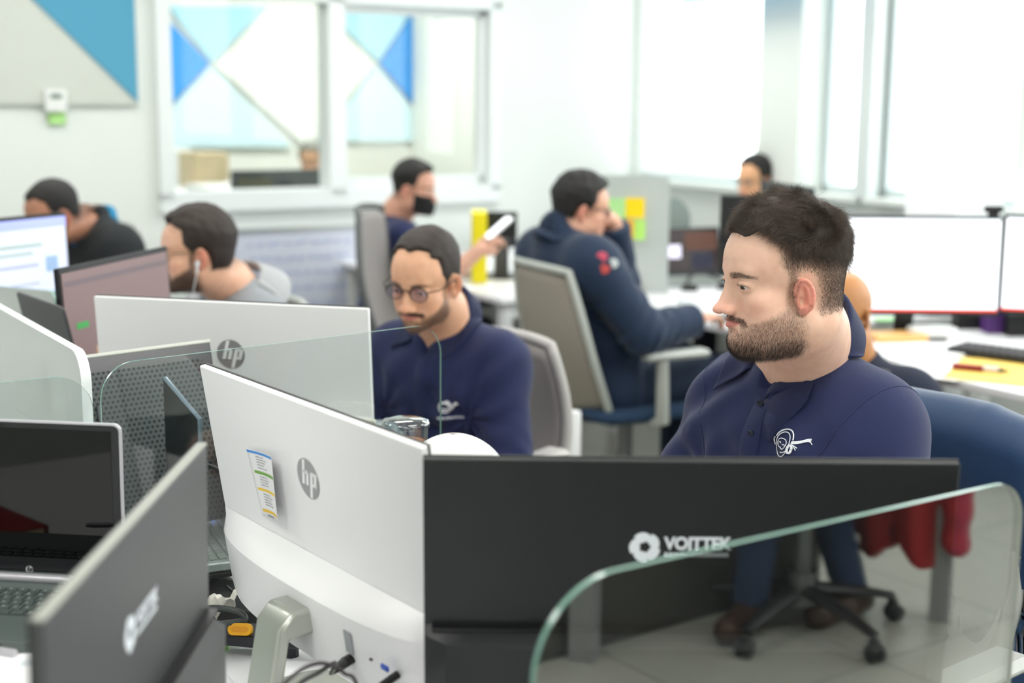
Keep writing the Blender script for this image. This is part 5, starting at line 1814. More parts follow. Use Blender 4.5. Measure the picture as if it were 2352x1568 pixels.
# ------------------------------------------------------------------ small things of the near desks
def near_things():
    # schedule sheet held on the back of the white monitor
    rt = M_WHITE
    bpy.context.view_layer.update()
    W = rt.matrix_world @ MW
    Wi = W.inverted()

    def on_back(px, py, off=.0065):
        d = ray(px, py); o = Wi @ Vector((0, 0, CAM_H)); q = Wi.to_3x3() @ d
        k = (-.005 - off - o.y) / q.y
        return o + q * k
    c = [on_back(*p) for p in ((566, 1030), (634, 1045), (656, 1196), (603, 1184))]
    tl, tr_, br, bl = c
    def f(u, v, off=0):
        p = (bl * (1 - u) + br * u) * (1 - v) + (tl * (1 - u) + tr_ * u) * v
        return (p.x, p.y - .012 * u ** 2.5 * (1 - .4 * v) - off, p.z)
    ppr = mat('paper', (.95, .95, .96), rough=.7)
    root = bpy.data.objects.new('schedule_sheet', None); COL.objects.link(root); root.matrix_world = W
    tag(root, 'printed schedule with blue, green and yellow bars stuck on the back of the white monitor', 'paper')
    mb = MB(); mb.grid(lambda u, v: f(u, v), 10, 14); mb.build('sheet', ppr, root, smooth=180, thick=.0004)
    for nm, col, v0, v1, u0 in (('heading_bar', (.30, .58, .88), .955, .995, 0), ('heading_bar', (.48, .68, .30), .655, .70, .12), ('heading_bar', (.95, .80, .25), .40, .44, .10), ('heading_bar', (.93, .76, .25), .075, .12, .10)):
        mb = MB(); mb.grid(lambda u, v: f(u0 + (1 - u0) * u, v0 + (v1 - v0) * v, .0005), 8, 2); mb.build(nm, mat('bar_%d' % int(col[0] * 100), col, rough=.7), root, smooth=180)
    mb = MB(); rr = random.Random(9)
    for v in (.91, .87, .83, .79, .745, .61, .57, .53, .49, .35, .31, .27, .23, .19, .035, .0):
        v = max(v, .02)
        u = .30
        while u < .30 + rr.uniform(.25, .45):
            du = rr.uniform(.02, .06); a = u
            mb.grid(lambda x, y: f(a + du * x, v + .012 * y, .0006), 1, 1); u += du + .02
    mb.build('print_lines', mat('ink_grey', (.45, .46, .50), rough=.7), root)
    # ports, plugs, cables
    def inv(p): return W @ p
    def bk(px, py, off=.046): return on_back(px, py, off)
    plug = MB(); p0 = bk(826, 1500, .030)
    M = Matrix.Translation(p0)
    o = thing('video_cable', 'black video cable plugged into the back of the white monitor and looping to the desk', 'cable', W @ p0)
    o.rotation_euler = W.to_euler()
    mb = MB()
    prof = [(x * .8, z * .8) for x, z in rrect(.024, .013, .004)]
    for i, (y, k) in enumerate(((.0, 1.0), (-.022, 1.0), (-.030, .7), (-.040, .35))): pass
    mb.tube([(0, .004, 0), (0, -.020, -.003)], .0095, 12, flat=.62); mb.tube([(0, -.020, -.003), (-.001, -.034, -.008), (-.002, -.042, -.011)], [.0088, .006, .0032], 12, flat=.8)
    mb.build('plug', BLACK_P, o, smooth=50)
    wp = [W @ p0 + (W.to_3x3() @ Vector((-.002, -.042, -.011)))]
    dz = DESK_Z + .006
    wp += [P(770, 1522, 1.56), P(730, 1545, 1.52), P(690, 1568, 1.47), P(650, 1610, 1.42), P(560, 1700, 1.36)]
    wp.append(Vector((wp[-1].x - .05, wp[-1].y + .05, dz)))
    wp.append(Vector((wp[-1].x + .03, wp[-1].y + .35, dz)))
    oi = o.matrix_world
    bpy.context.view_layer.update()
    Oi = o.matrix_world.inverted()
    cable(o, [Oi @ p for p in wp], .0028, BLACK_P)
    # second cable arching over to the right
    pts = [P(600, 1630, 1.36), P(650, 1572, 1.40), P(700, 1533, 1.44), P(745, 1523, 1.46), P(790, 1545, 1.46), P(828, 1600, 1.44)]
    pts = [Vector((pts[0].x - .06, pts[0].y - .02, dz))] + pts + [Vector((pts[-1].x + .03, pts[-1].y, dz))]
    tube_thing('power_cable', 'thin dark cable arching over the desk below the white monitor', 'cable', pts, .0022, mat('cable_brown', (.16, .12, .14), rough=.45))
    o2 = thing('side_cable', 'black cable plugged in at the lower right of the white monitor', 'cable', W @ bk(905, 1552, .040)); o2.rotation_euler = W.to_euler()
    mb = MB(); mb.tube([(0, .006, 0), (-.0, -.020, -.006)], .0052, 10); mb.build('plug', BLACK_P, o2, smooth=50)
    bpy.context.view_layer.update(); Oi = o2.matrix_world.inverted()
    st_ = o2.matrix_world @ Vector((0, -.02, -.006))
    cable(o2, [Oi @ p for p in (st_, P(850, 1590, 1.42), P(800, 1660, 1.38), Vector((P(800, 1700, 1.36).x, 1.38, dz)), Vector((-.10, 1.62, dz)))], .0025, BLACK_P)
    for nm, px, py, s_, col in (('video_port', 884, 1533, (.016, .004, .008), (.20, .35, .75)), ('audio_port', 852, 1514, (.006, .004, .004), (.25, .15, .15)), ('label_plate', 800, 1475, (.018, .0012, .030), (.62, .64, .66))):
        c = bk(px, py, .044); mb = MB(); mb.box((0, 0, 0), s_, bev=.0015)
        q = mb.build(nm, mat('port_%s' % nm, col, rough=.4), rt); q.matrix_local = MW @ Matrix.Translation(c)
    mb = MB()
    # yellow clip and black holder, green cap, adapter, cables, crumpled paper on the desk at left of the white monitor
    zt = DESK_Z
    yc = G(562, 1430, zt + .05)
    r = thing('cable_organiser', 'black desk tool with a yellow oval clip, lying between the grey and the white monitor', 'desk tool', (yc.x, yc.y, zt), -.15)
    mb = MB(); mb.prism([(-.09, -.022), (.02, -.028), (.12, -.018), (.12, .004), (.02, .030), (-.09, .022)], .022, .040); mb.tube([(-.06, 0, .0), (-.06, 0, .03)], .012, 10); mb.tube([(.07, 0, .0), (.07, 0, .03)], .012, 10)
    mb.build('body', mat('stand_blue_black', (.12, .13, .16)), r, bevel=.004)
    mb = MB(); o_ = rrect(.036, .018, .008, 6); mb.prism(o_, -.002, .010); q = mb.build('clip', mat('clip_yellow', (.96, .70, .08), rough=.4), r, bevel=.0015); q.location = (0, -.016, .046); q.rotation_euler = (math.radians(68), 0, .1)
    mb = MB(); mb.prism(rrect(.024, .008, .004, 5), .0095, .0108); q2 = mb.build('clip_recess', mat('clip_yellow_deep', (.90, .60, .05), rough=.5), q)
    gc = G(500, 1438, zt + .04)
    mb = MB(); mb.lathe([(.0001, 0), (.014, 0), (.015, .004), (.015, .024), (.012, .031), (.0001, .033)], 20)
    o_ = mb.build('bottle_cap', mat('cap_green', (.50, .80, .22), rough=.4), smooth=40); o_.location = (gc.x, gc.y, zt + .0005)
    tag(o_, 'bright green round cap half hidden behind the lower edge of the grey monitor', 'cap')
    bk_ = G(560, 1395, zt + .03)
    mb = MB(); mb.prism(rrect(.26, .12, .02, 4), 0, .030); o_ = mb.build('docking_station', BLACK_P, bevel=.004); o_.location = G(585, 1385, zt + .02); o_.location.z = zt + .0005; o_.rotation_euler = (0, 0, SY - .9)
    tag(o_, 'flat black docking station on the desk left of the white monitor', 'docking station')
    # loops of cable
    pts = [P(440, 1400, 2.06), P(500, 1397, 2.03), P(545, 1405, 2.0), P(562, 1423, 1.99), P(520, 1432, 1.98), P(450, 1440, 1.98)]
    pts[0].z = max(pts[0].z, zt + .01)
    tube_thing('charging_cable', 'thick dark grey cable curving above the black desk tool', 'cable', pts, .0055, mat('cable_grey', (.25, .27, .27), rough=.4))
    pts = [G(520, 1345, zt + .05), G(570, 1385, zt + .035), G(620, 1425, zt + .02), G(660, 1448, zt + .008), G(700, 1462, zt + .005)]
    tube_thing('mouse_cable', 'thin black cable running along the desk towards the stand of the white monitor', 'cable', pts, .0025, BLACK_P)
    pts = [P(476, 1068, 2.20), P(500, 1078, 2.19), P(514, 1100, 2.18), P(520, 1150, 2.17)]
    tube_thing('headset_cable', 'short black cable beside the left edge of the white monitor', 'cable', pts, .0035, BLACK_P)
    # red book in front of the laptop, mirrored in its dark screen
    r = thing('book', 'dark red hardcover book on the desk, mirrored in the switched-off laptop screen', 'book', (-1.235, 1.07, DESK_Z + .0005), 2.1)
    mb = MB(); mb.box((0, 0, .0245), (.17, .24, .003)); mb.box((0, 0, .0015), (.17, .24, .003)); mb.box((-.084, 0, .013), (.003, .24, .026)); mb.build('cover', mat('book_red', (.62, .08, .08), rough=.5), r)
    mb = MB(); mb.box((0, 0, .013), (.158, .232, .02)); mb.build('pages', mat('pages', (.86, .80, .66), rough=.8), r)
    # paper sheets
    for i, (px, py, yw, lb) in enumerate(((590, 1500, .2, 'white sheet of paper on the desk beside the silver stand'), (700, 1540, .5, 'white sheet of paper under the arching cable'))):
        c = G(px, py, zt + .001); mb = MB(); mb.grid(lambda u, v: ((u - .5) * .21, (v - .5) * .297, .0008 * math.sin(u * 5) + .0008), 5, 5)
        o_ = mb.build('paper_sheet', ppr, thick=.0003); o_.location = (c.x, c.y, zt + .0006 + i * .002); o_.rotation_euler = (0, 0, yw); tag(o_, lb, 'paper')
    mb = MB(); rr = random.Random(3)
    mb.grid(lambda u, v: ((u - .5) * .06 + .006 * math.sin(9 * v), (v - .5) * .05, .018 * abs(math.sin(5 * u + 3 * v)) * (1 + u) + .002), 8, 8)
    o_ = mb.build('tissue', mat('tissue_white', (.88, .87, .84), rough=.9), thick=.0006); c = G(492, 1372, zt + .06); o_.location = (c.x, c.y, zt + .0315); tag(o_, 'crumpled whitish tissue at the right edge of the grey monitor', 'tissue')
    # glass of iced drink, white dome, cards between the two men
    dk = ST(1.0, -2.75, DESK_Z)
    c = P(932, 985, 2.35)
    hgt = c.z - DESK_Z
    r = thing('drinking_glass', 'clear cup with an amber drink, behind the top edge of the large white monitor', 'cup', (c.x, c.y, DESK_Z + .0005))
    R = .038
    mb = MB(); mb.lathe([(.0001, 0), (R * .7, 0), (R * .78, .02), (R, hgt + .008), (R * 1.03, hgt + .012), (R * .98, hgt + .012), (R * .95, hgt + .006), (R * .74, .022), (.0001, .006)], 36)
    gm = glass_mat('cup_glass', (.90, .93, .94), 2.5); mb.build('cup', gm, r, smooth=60)
    mb = MB(); mb.lathe([(.0001, .008), (R * .72, .024), (R * .915, hgt - .022), (.0001, hgt - .022)], 32); mb.build('drink', mat('amber_drink', (.86, .50, .24), rough=.3, spec=.6), r, smooth=60)
    mb = MB(); mb.lathe([(R * 1.06, hgt + .004), (R * 1.08, hgt + .010), (R * 1.0, hgt + .016), (R * .5, hgt + .020), (.0001, hgt + .021)], 36); mb.build('lid', glass_mat('lid_clear', (.90, .93, .94), 4.0), r, smooth=60)
    c = P(1043, 1020, 1.95)
    r = thing('safety_helmet', 'white glossy helmet whose dome shows above the left end of the near-black monitor', 'helmet', (c.x, c.y, c.z - .085), .6)
    hm = mat('helmet_white', (.94, .95, .94), rough=.15, coat=.4)
    mb = MB(); mb.lathe([(.088 * math.cos(a), .10 * math.sin(a)) for a in np.linspace(0, math.pi / 2, 16)] + [(.0001, .1)], 40); dm = mb.build('shell', hm, r, smooth=180)
    mb = MB(); mb.lathe([(.084, -.004), (.104, -.012), (.105, -.008), (.090, .006), (.087, .012)], 40); mb.build('brim', hm, r, smooth=50)
    st_ = thing('helmet_stand', 'dark post that carries the white helmet on the desk', 'stand', (c.x, c.y, DESK_Z), .6)
    hz = c.z - .085 - DESK_Z
    mb = MB(); mb.cyl((0, 0, 0), .07, .012); mb.cyl((0, 0, .01), .012, hz + .06); mb.build('post', BLACK_P, st_, smooth=40)
    mb = MB(); mb.lathe([(.0001, hz + .080), (.04, hz + .072), (.055, hz + .045), (.0001, hz + .04)], 24); mb.build('top_pad', BLACK_P, st_, smooth=60)
    c = P(838, 962, 2.45)
    mb = MB(); mb.box((0, 0, 0), (.11, .012, .16), bev=.002); o_ = mb.build('desk_card', mat('card_cream', (.88, .88, .82), rough=.6)); o_.location = (c.x - .035, c.y, DESK_Z + .08 + .0); 
    hz = c.z - DESK_Z
    o_.scale = (1, 1, hz / .16); o_.location.z = DESK_Z + hz / 2; o_.rotation_euler = (0, 0, -.1); tag(o_, 'upright cream card just above the top edge of the large white monitor', 'card')
    c = P(870, 965, 2.75)
    r = thing('computer_mouse', 'grey rounded plastic object behind the cup of amber drink', 'desk gadget', (c.x, c.y, DESK_Z))
    hz = c.z - DESK_Z
    mb = MB(); mb.lathe([(.06, 0), (.055, hz * .6), (.048, hz * .85), (.03, hz * .97), (.0001, hz)], 28); mb.build('body', mat('plastic_midgrey', (.50, .55, .57), rough=.3), r, smooth=180)
    r.name = 'desk_speaker'


near_things()

# ------------------------------------------------------------------ people: the man at the right
POLO = mat('polo_navy', (.090, .130, .300), rough=.85, sheen=.15, noise=.10, nscale=500, bump=.35, bscale=1500)
HAIR_M = hair_mat('hair_dark_brown', (.29, .245, .215))
HAIR_BASE = mat('hair_base', (.21, .178, .158), rough=.7, bump=.6, bscale=350)


def main_man():
    hd = P(1797, 638, 2.12)
    a = math.radians(180 + 13)          # face direction in the floor plane
    pit = math.radians(-4)
    fw = (math.cos(a) * math.cos(pit), math.sin(a) * math.cos(pit), math.sin(pit))
    top = P(1838, 812, 2.24)
    yaw = math.radians(270 - 50)
    lean = .14
    F = np.array([math.cos(yaw), math.sin(yaw), 0])
    U = unit(np.array([0, 0, 1]) + F * lean)
    T = .57
    pel = np.array(top) - U * T
    h = dict(w=.98, jaw=1.12, cheek=1.04, double=.4, lid=1.05, nose=.96, tone=(.93, .765, .675), red=(.90, .47, .42), earred=.6, beard=1.0,
             beardbase=.30, browbase=.35, scalp=.72, top=1.5, side=.12, quiff=1.2, over=.8, seed=3, hfreq=1.1, hamp=.5,
             haircol=(.16, .12, .10), soft=3.5, iris=(.22, .17, .12), hairline=7.0, sink=.5, back=.86, eary=.3, earz=-2.1, ear=.84, browz=1.2, chin=.3, must=1.2,
             zw=((-13, -13.6), (-10.9, -11.5), (-9.1, -9.9), (-7.3, -8.2), (-5.75, -6.7), (-4.6, -4.9), (-3.8, -3.9), (0, 0), (20, 20)))
    s = dict(id='main', pelvis=pel, yaw=yaw, lean=lean, torso=T, sw=.128, drop=.098, girth=.96, belly=1.15, arm=.95, head=hd, head_fwd=fw,
             head_up=(0.03, .02, 1), h=h, neck=.064, rise=-.05, hole=.079, res=.0024, sres=.005, shirt=POLO, sleeve='short', fold=.0045, loose=.014, vneck=.085,
             arm_r=dict(el=(.21, .16, .24), wr=(.10, .42, .24), hand=dict(nrm=(0, 0, 1), side=-1, curl=.35)),
             arm_l=dict(el=(.22, .12, .24), wr=(.12, .42, .24), hand=dict(nrm=(0, 0, 1), side=1, curl=.35)),
             gaze=(-.22, 1, -.50), hair=HAIR_BASE, hairres=.003, seed=5, pants=mat('jeans', (.14, .20, .32), rough=.9, noise=.3))
    pr = build_person(s, 'bearded man in a navy polo shirt, in sharp focus, looking down behind the near-black monitor')
    polo_details(pr, collar_kw=dict(r=(.070, .075), h=.052, leaf=.066, point=.076, drop=-.004))
    strands(pr)
    return pr


def polo_details(pr, buttons=((0, -.055), (0, -.098)), emblem=True, collar_kw={}):
    J, T, shf = pr['J'], pr['T'], pr['shf']
    rib = mat('collar_rib', (.075, .108, .26), rough=.9, sheen=.15, bump=.4, bscale=900)
    collar(pr, rib, **collar_kw)

    def chest(x, z, off=.001):
        """points on the shirt front: x to the wearer's right, z up from the neck base"""
        x = np.atleast_1d(x); z = np.atleast_1d(z)
        p = J['top'] + np.outer(x, J['Rt']) + np.outer(z, J['U']) + J['Ft'] * .30
        return march(shf, p, J['Ft'] * -1, off)
    # placket
    g = []
    nz = 26
    for z in np.linspace(-.035, -.27, nz):
        for x in (-.017, -.015, 0, .015, .017):
            g.append((x, z, .0005 if abs(x) > .016 else .0032))
    g = np.array(g)
    p = march(shf, J['top'] + np.outer(g[:, 0], J['Rt']) + np.outer(g[:, 1], J['U']) + J['Ft'] * .30, J['Ft'] * -1, 0)
    p = p + np.outer(g[:, 2], J['Ft'])
    quads = np.array([(j * 5 + i, j * 5 + i + 1, (j + 1) * 5 + i + 1, (j + 1) * 5 + i) for j in range(nz - 1) for i in range(4)])
    o = mesh_np('placket', apply(T, p), quads, POLO, pr['root'])
    for x, z in buttons:
        c = chest(x, z, .0035)[0]
        mb = MB()
        mb.lathe([(.0001, .001), (.0035, .001), (.0045, .0022), (.0056, .0022), (.006, .001), (.006, -.001), (.0001, -.001)], 20)
        q = Vector((0, 0, 1)).rotation_difference(Vector(J['Ft'])).to_matrix().to_4x4()
        b = mb.build('button', mat('button_navy', (.10, .12, .20), rough=.3), pr['root'], smooth=40)
        b.matrix_local = T @ Matrix.Translation(Vector(c)) @ q
        hb = MB()
        for dx, dy in ((-.0012, -.0012), (.0012, .0012), (-.0012, .0012), (.0012, -.0012)):
            hb.cyl((dx, dy, .0009), .0006, .0004, 8)
        hb.build('thread_hole', mat('black_plastic', (.03, .03, .035), rough=.4), b)
    for nm, sg in (('l', -1), ('r', 1)):        # armhole seams
        ax = unit(J['el' + nm] - J['sh' + nm]) * .35 + J['Rt'] * sg * .65
        ax = unit(ax); c0 = J['sh' + nm] + ax * .012
        u = unit(np.cross(ax, J['Ft'])); v = np.cross(ax, u)
        pts = []
        for t in np.linspace(0, 2 * math.pi, 40):
            d = u * math.cos(t) + v * math.sin(t)
            p = march(shf, [c0 + d * .16], -d, .0002)[0]
            pts.append(tuple(T @ Vector(p)))
        mb = MB(); mb.tube(pts, .0011, 6, cap=False)
        mb.build('seam', POLO, pr['root'], smooth=180)
    if not emblem:
        return
    # embroidered emblem: lines in cm, x to the viewer's right, y up
    cx, cz, k = -.064, -.102, .0080

    def stitch(path, r):
        pp = np.array(path, float)
        # smooth by sub-sampling
        n = 5
        if len(pp) > 2:
            t = np.arange(len(pp)); tt = np.linspace(0, len(pp) - 1, (len(pp) - 1) * n + 1)
            px = np.interp(tt, t, pp[:, 0]); pz = np.interp(tt, t, pp[:, 1])
            kx = np.convolve(np.pad(px, 2, mode='edge'), np.ones(5) / 5, 'valid'); kz = np.convolve(np.pad(pz, 2, mode='edge'), np.ones(5) / 5, 'valid')
            pp = np.stack([kx, kz], 1)
        q = chest(cx - pp[:, 0] * k * 1.25, cz + pp[:, 1] * k, .0012)
        return [tuple(T @ Vector(x)) for x in q], r
    mb = MB()
    R0 = .00075

    def line(path, r=R0):
        q, r = stitch(path, r)
        mb.tube(q, r, 5)

    def arc(cx_, cy_, rx, ry, a0, a1, n=16, rot=0):
        out = []
        for a in np.linspace(math.radians(a0), math.radians(a1), n):
            x, y = rx * math.cos(a), ry * math.sin(a)
            out.append((cx_ + x * math.cos(rot) - y * math.sin(rot), cy_ + x * math.sin(rot) + y * math.cos(rot)))
        return out
    line(arc(0, 0, 1.45, 2.25, 0, 360, 30, -.15))                    # head outline
    line(arc(.15, .35, 1.75, 2.35, 25, 165, 16, -.15), R0 * 1.5)     # band over the head
    line([(-.9, .75), (-.3, 1.15), (.7, 1.05), (1.05, .45), (.75, -.35), (.3, -.75), (-.1, -.45), (-.7, -.55), (-1.1, -.1), (-.9, .75)])
    line(arc(-.45, .1, .26, .35, 15, 165, 8)); line(arc(.5, -.1, .26, .35, 15, 165, 8))      # eyes
    line([(-.1, -1.35), (.6, -1.25), (1.25, -.7)])                  # microphone
    for k2 in (-.12, 0, .12):
        line(arc(1.75 + k2, -.35, .35, .75, 0, 360, 14), R0 * 1.3)
    line(arc(-1.65, .2, .35, .8, 100, 260, 8), R0 * 1.4)
    for dy in (-.14, 0, .14):
        line([(1.6, .75 + dy), (2.8, .85 + dy), (3.9, 1.3 + dy), (4.4, 1.15 + dy * 2)], R0 * 1.3)
    line([(3.9, 1.2), (4.3, .95), (4.6, .4)], R0); line([(1.8, .5), (2.5, .2), (2.9, -.1)], R0 * 1.3); line([(2.2, .3), (2.6, -.2), (2.75, -.5)], R0)
    mb.build('emblem', mat('thread_white', (.93, .94, .97), rough=.7), pr['root'], smooth=180)


def strands(pr):
    """fine hair, beard and brows"""
    h, HM, HI, T, hk = pr['h'], pr['HM'], pr['HI'], pr['T'], pr['hk']
    vs, q = pr['vs'], pr['q']
    H = apply(HI, vs)
    M = T @ HM
    rng = np.random.default_rng(11)
    cen = H[q].mean(1)
    root = pr['root']

    def grow(n, weight, length, dirf, K, name, r0, m, lift=.3, curl=0.0, off=None, start=0.0):
        p, nr = sample_surface(H, q, n, rng, weight)
        L = length(p) * rng.uniform(.7, 1.15, len(p))
        ok = L > .02
        p, nr, L = p[ok], nr[ok], L[ok]
        d = dirf(p)
        d = d - nr * (d * nr).sum(1)[:, None] * .8
        d /= np.linalg.norm(d, axis=1)[:, None] + 1e-9
        pts = np.zeros((len(p), K, 3), np.float32)
        x = p + nr * (off(p)[:, None] if off is not None else 0)
        pts[:, 0] = x
        seg = (L / (K - 1))[:, None]
        jit = rng.normal(size=p.shape) * .22
        for k in range(1, K):
            t = k / (K - 1)
            c = np.stack([vnoise(x, .9, 21), vnoise(x, .9, 22), vnoise(x, .9, 23)], 1) * curl
            v = d * (1 - .0 * t) + nr * lift * (1 - .9 * t) + jit + c * t
            v /= np.linalg.norm(v, axis=1)[:, None]
            x = x + v * seg
            pts[:, k] = x
        rad = np.linspace(1, .35, K)[None] * np.full((len(p), 1), r0) * rng.uniform(.7, 1.2, (len(p), 1))
        w = apply(M, pts.reshape(-1, 3)).reshape(pts.shape)
        return make_curves(name, w, rad, m, root)

    # --- scalp
    hl = hairline(cen, h)
    noear = ~((np.abs(cen[:, 0]) > 6.7) & (np.abs(cen[:, 1] - h.get('eary', -.9) + .9) < 2.0) & (cen[:, 2] < 1.0) & (cen[:, 2] > -5.5))
    up = sstep(2.5, 7.5, cen[:, 2] - .25 * cen[:, 1])

    def d_top(p):
        # swept forward and up at the front, down at the sides and back
        d = np.stack([p[:, 0] * .10 + .15, .55 + 0 * p[:, 0], .15 + 0 * p[:, 0]], 1)
        s_ = sstep(7.5, 3.0, p[:, 2])
        dn = np.stack([p[:, 0] * .05, -.25 + .05 * p[:, 1], -1 + 0 * p[:, 0]], 1)
        back = sstep(-3, -8, p[:, 1])[:, None]
        d = d * (1 - back) + np.stack([0 * p[:, 0], -.6 + 0 * p[:, 0], -.7 + 0 * p[:, 0]], 1) * back
        return d * (1 - s_)[:, None] + dn * s_[:, None]

    def thick(p):
        u = sstep(1.5, 8.5, p[:, 2] - .25 * p[:, 1])
        t = h['side'] + (h['top'] - h['side']) * u + h.get('quiff', 0) * gauss(p, (0, 6.2, 9.4), (5, 2.6, 2.6))
        return t * sstep(-.2, h['soft'], hairline(p, h)) * .62
    grow(34000, (sstep(.0, 1.2, hl) * up * noear + 1e-9), lambda p: (1.2 + 1.2 * sstep(4, 9, p[:, 2])), d_top, 7, 'hair_strands', .00013,
         HAIR_M, lift=.35, curl=1.7, off=thick)
    grow(52000, (sstep(-.4, 3.2, hl) ** 1.2 * (1 - .75 * up) * noear + 1e-9), lambda p: .25 + .8 * sstep(1, 6.5, p[:, 2]) , d_top, 4, 'short_hair', .00009,
         HAIR_M, lift=.30, curl=.3, off=lambda p: thick(p) * .5)
    # --- beard
    bm = beard_mask(cen, h)
    HB = hair_mat('beard_dark', (.15, .115, .10))

    def d_beard(p):
        X = np.sign(p[:, 0])
        d = np.stack([0 * X, .25 + 0 * X, -1 + 0 * X], 1)
        m_ = (p[:, 1] > 6.5)[:, None] & (p[:, 2] > -6.6)[:, None]
        return np.where(m_, np.stack([X * 1.0, 0 * X, -.5 + 0 * X], 1), d)
    grow(19000, bm ** 1.3 * (1 + 3.0 * ((cen[:, 1] > 6.3) & (cen[:, 2] > -6.2))) * (1 + 1.2 * sstep(-7.5, -10, cen[:, 2])) + 1e-9, lambda p: .35 + .45 * sstep(-6, -10, p[:, 2]), d_beard, 4, 'beard', .00007, HB, lift=.45, curl=.4)
    br = brow_mask(cen, h)
    grow(1000, br + 1e-9, lambda p: .55 + 0 * p[:, 0], lambda p: np.stack([np.sign(p[:, 0]), -.3 + 0 * p[:, 0], .25 - .1 * np.abs(p[:, 0])], 1), 4,
         'eyebrows', .00006, HB, lift=.25)
    ul = ((np.abs(np.abs(cen[:, 0]) - 3.1) < 1.25) & (cen[:, 1] > 7.2) & (cen[:, 2] > -.15) & (cen[:, 2] < .35)).astype(float)
    if ul.sum() > 5:
        grow(160, ul + 1e-12, lambda p: .55 + 0 * p[:, 0], lambda p: np.stack([np.sign(p[:, 0]) * .3, 1 + 0 * p[:, 0], -.5 + 0 * p[:, 0]], 1), 4, 'eyelashes', .00006, HB, lift=.1)


MAIN = main_man()

# ------------------------------------------------------------------ the other people
def std(**k):
    d = dict(w=1.0, jaw=1.0, cheek=1.0, lid=.5, nose=1.0, beard=0, corner=0, top=1.8, side=.6, scalp=.9, sink=.1, soft=1.6, haircol=(.10, .08, .07), zw=((-13, -13.3), (-10.9, -11.5), (-9.2, -9.9), (-7.5, -8.2), (-6.1, -6.7), (-4.7, -4.9), (-3.8, -3.9), (0, 0), (20, 20)), back=.92)
    d.update(k); return d


def glasses(pr, m, r=2.15, rh=1.75, z=-.15, half=False, lens=None):
    """spectacles in head centimetres"""
    M = pr['T'] @ pr['HM']
    o = bpy.data.objects.new('glasses', None); COL.objects.link(o); o.parent = pr['root']; o.matrix_local = M
    mb = MB()
    for sx in (-1, 1):
        ring = [(sx * 3.15 + r * math.cos(a), 9.0 - .10 * abs(math.cos(a) * r) * (1 if sx * math.cos(a) > 0 else -.2), z + rh * math.sin(a)) for a in np.linspace(0, 2 * math.pi, 25)]
        mb.tube(ring, [.22 if math.sin(a) > -.2 else .11 for a in np.linspace(0, 2 * math.pi, 25)], 6, cap=False)
    mb.tube([(-1.0, 9.05, z + .5), (0, 9.25, z + .8), (1.0, 9.05, z + .5)], .14, 6)
    mb.build('frame', m, o, smooth=180)
    for sx in (-1, 1):
        tb = MB(); tb.tube([(sx * 5.3, 8.7, z + .6), (sx * 7.4, 6.5, z + .7), (sx * 7.7, 0.5, z + .8), (sx * 7.6, -1.2, z + .2), (sx * 7.3, -2.0, z - 1.4)], .14, 6); tb.build('temple', m, o, smooth=180)
        lb = MB(); n = 24; lb.v = [(sx * 3.15 + r * .96 * math.cos(2 * math.pi * k / n), 8.95, z + rh * .96 * math.sin(2 * math.pi * k / n)) for k in range(n)]; lb.f = [tuple(range(n))]
        lb.build('lens', lens or glass_mat('lens', (.93, .93, .97), 1.5), o)
    return o


def hz(*p): return Vector(p).normalized()


HB_ = mat('hair_black', (.095, .085, .08), rough=.65, bump=.5, bscale=300)
HD_ = mat('hair_darkbrown', (.17, .13, .11), rough=.65, bump=.5, bscale=300)
SKIN_ = (.85, .66, .54)


def pel_from(top, yaw, lean, T):
    F = np.array([math.cos(yaw), math.sin(yaw), 0]); U = unit(np.array([0, 0, 1]) + F * lean)
    return np.array(top) - U * T


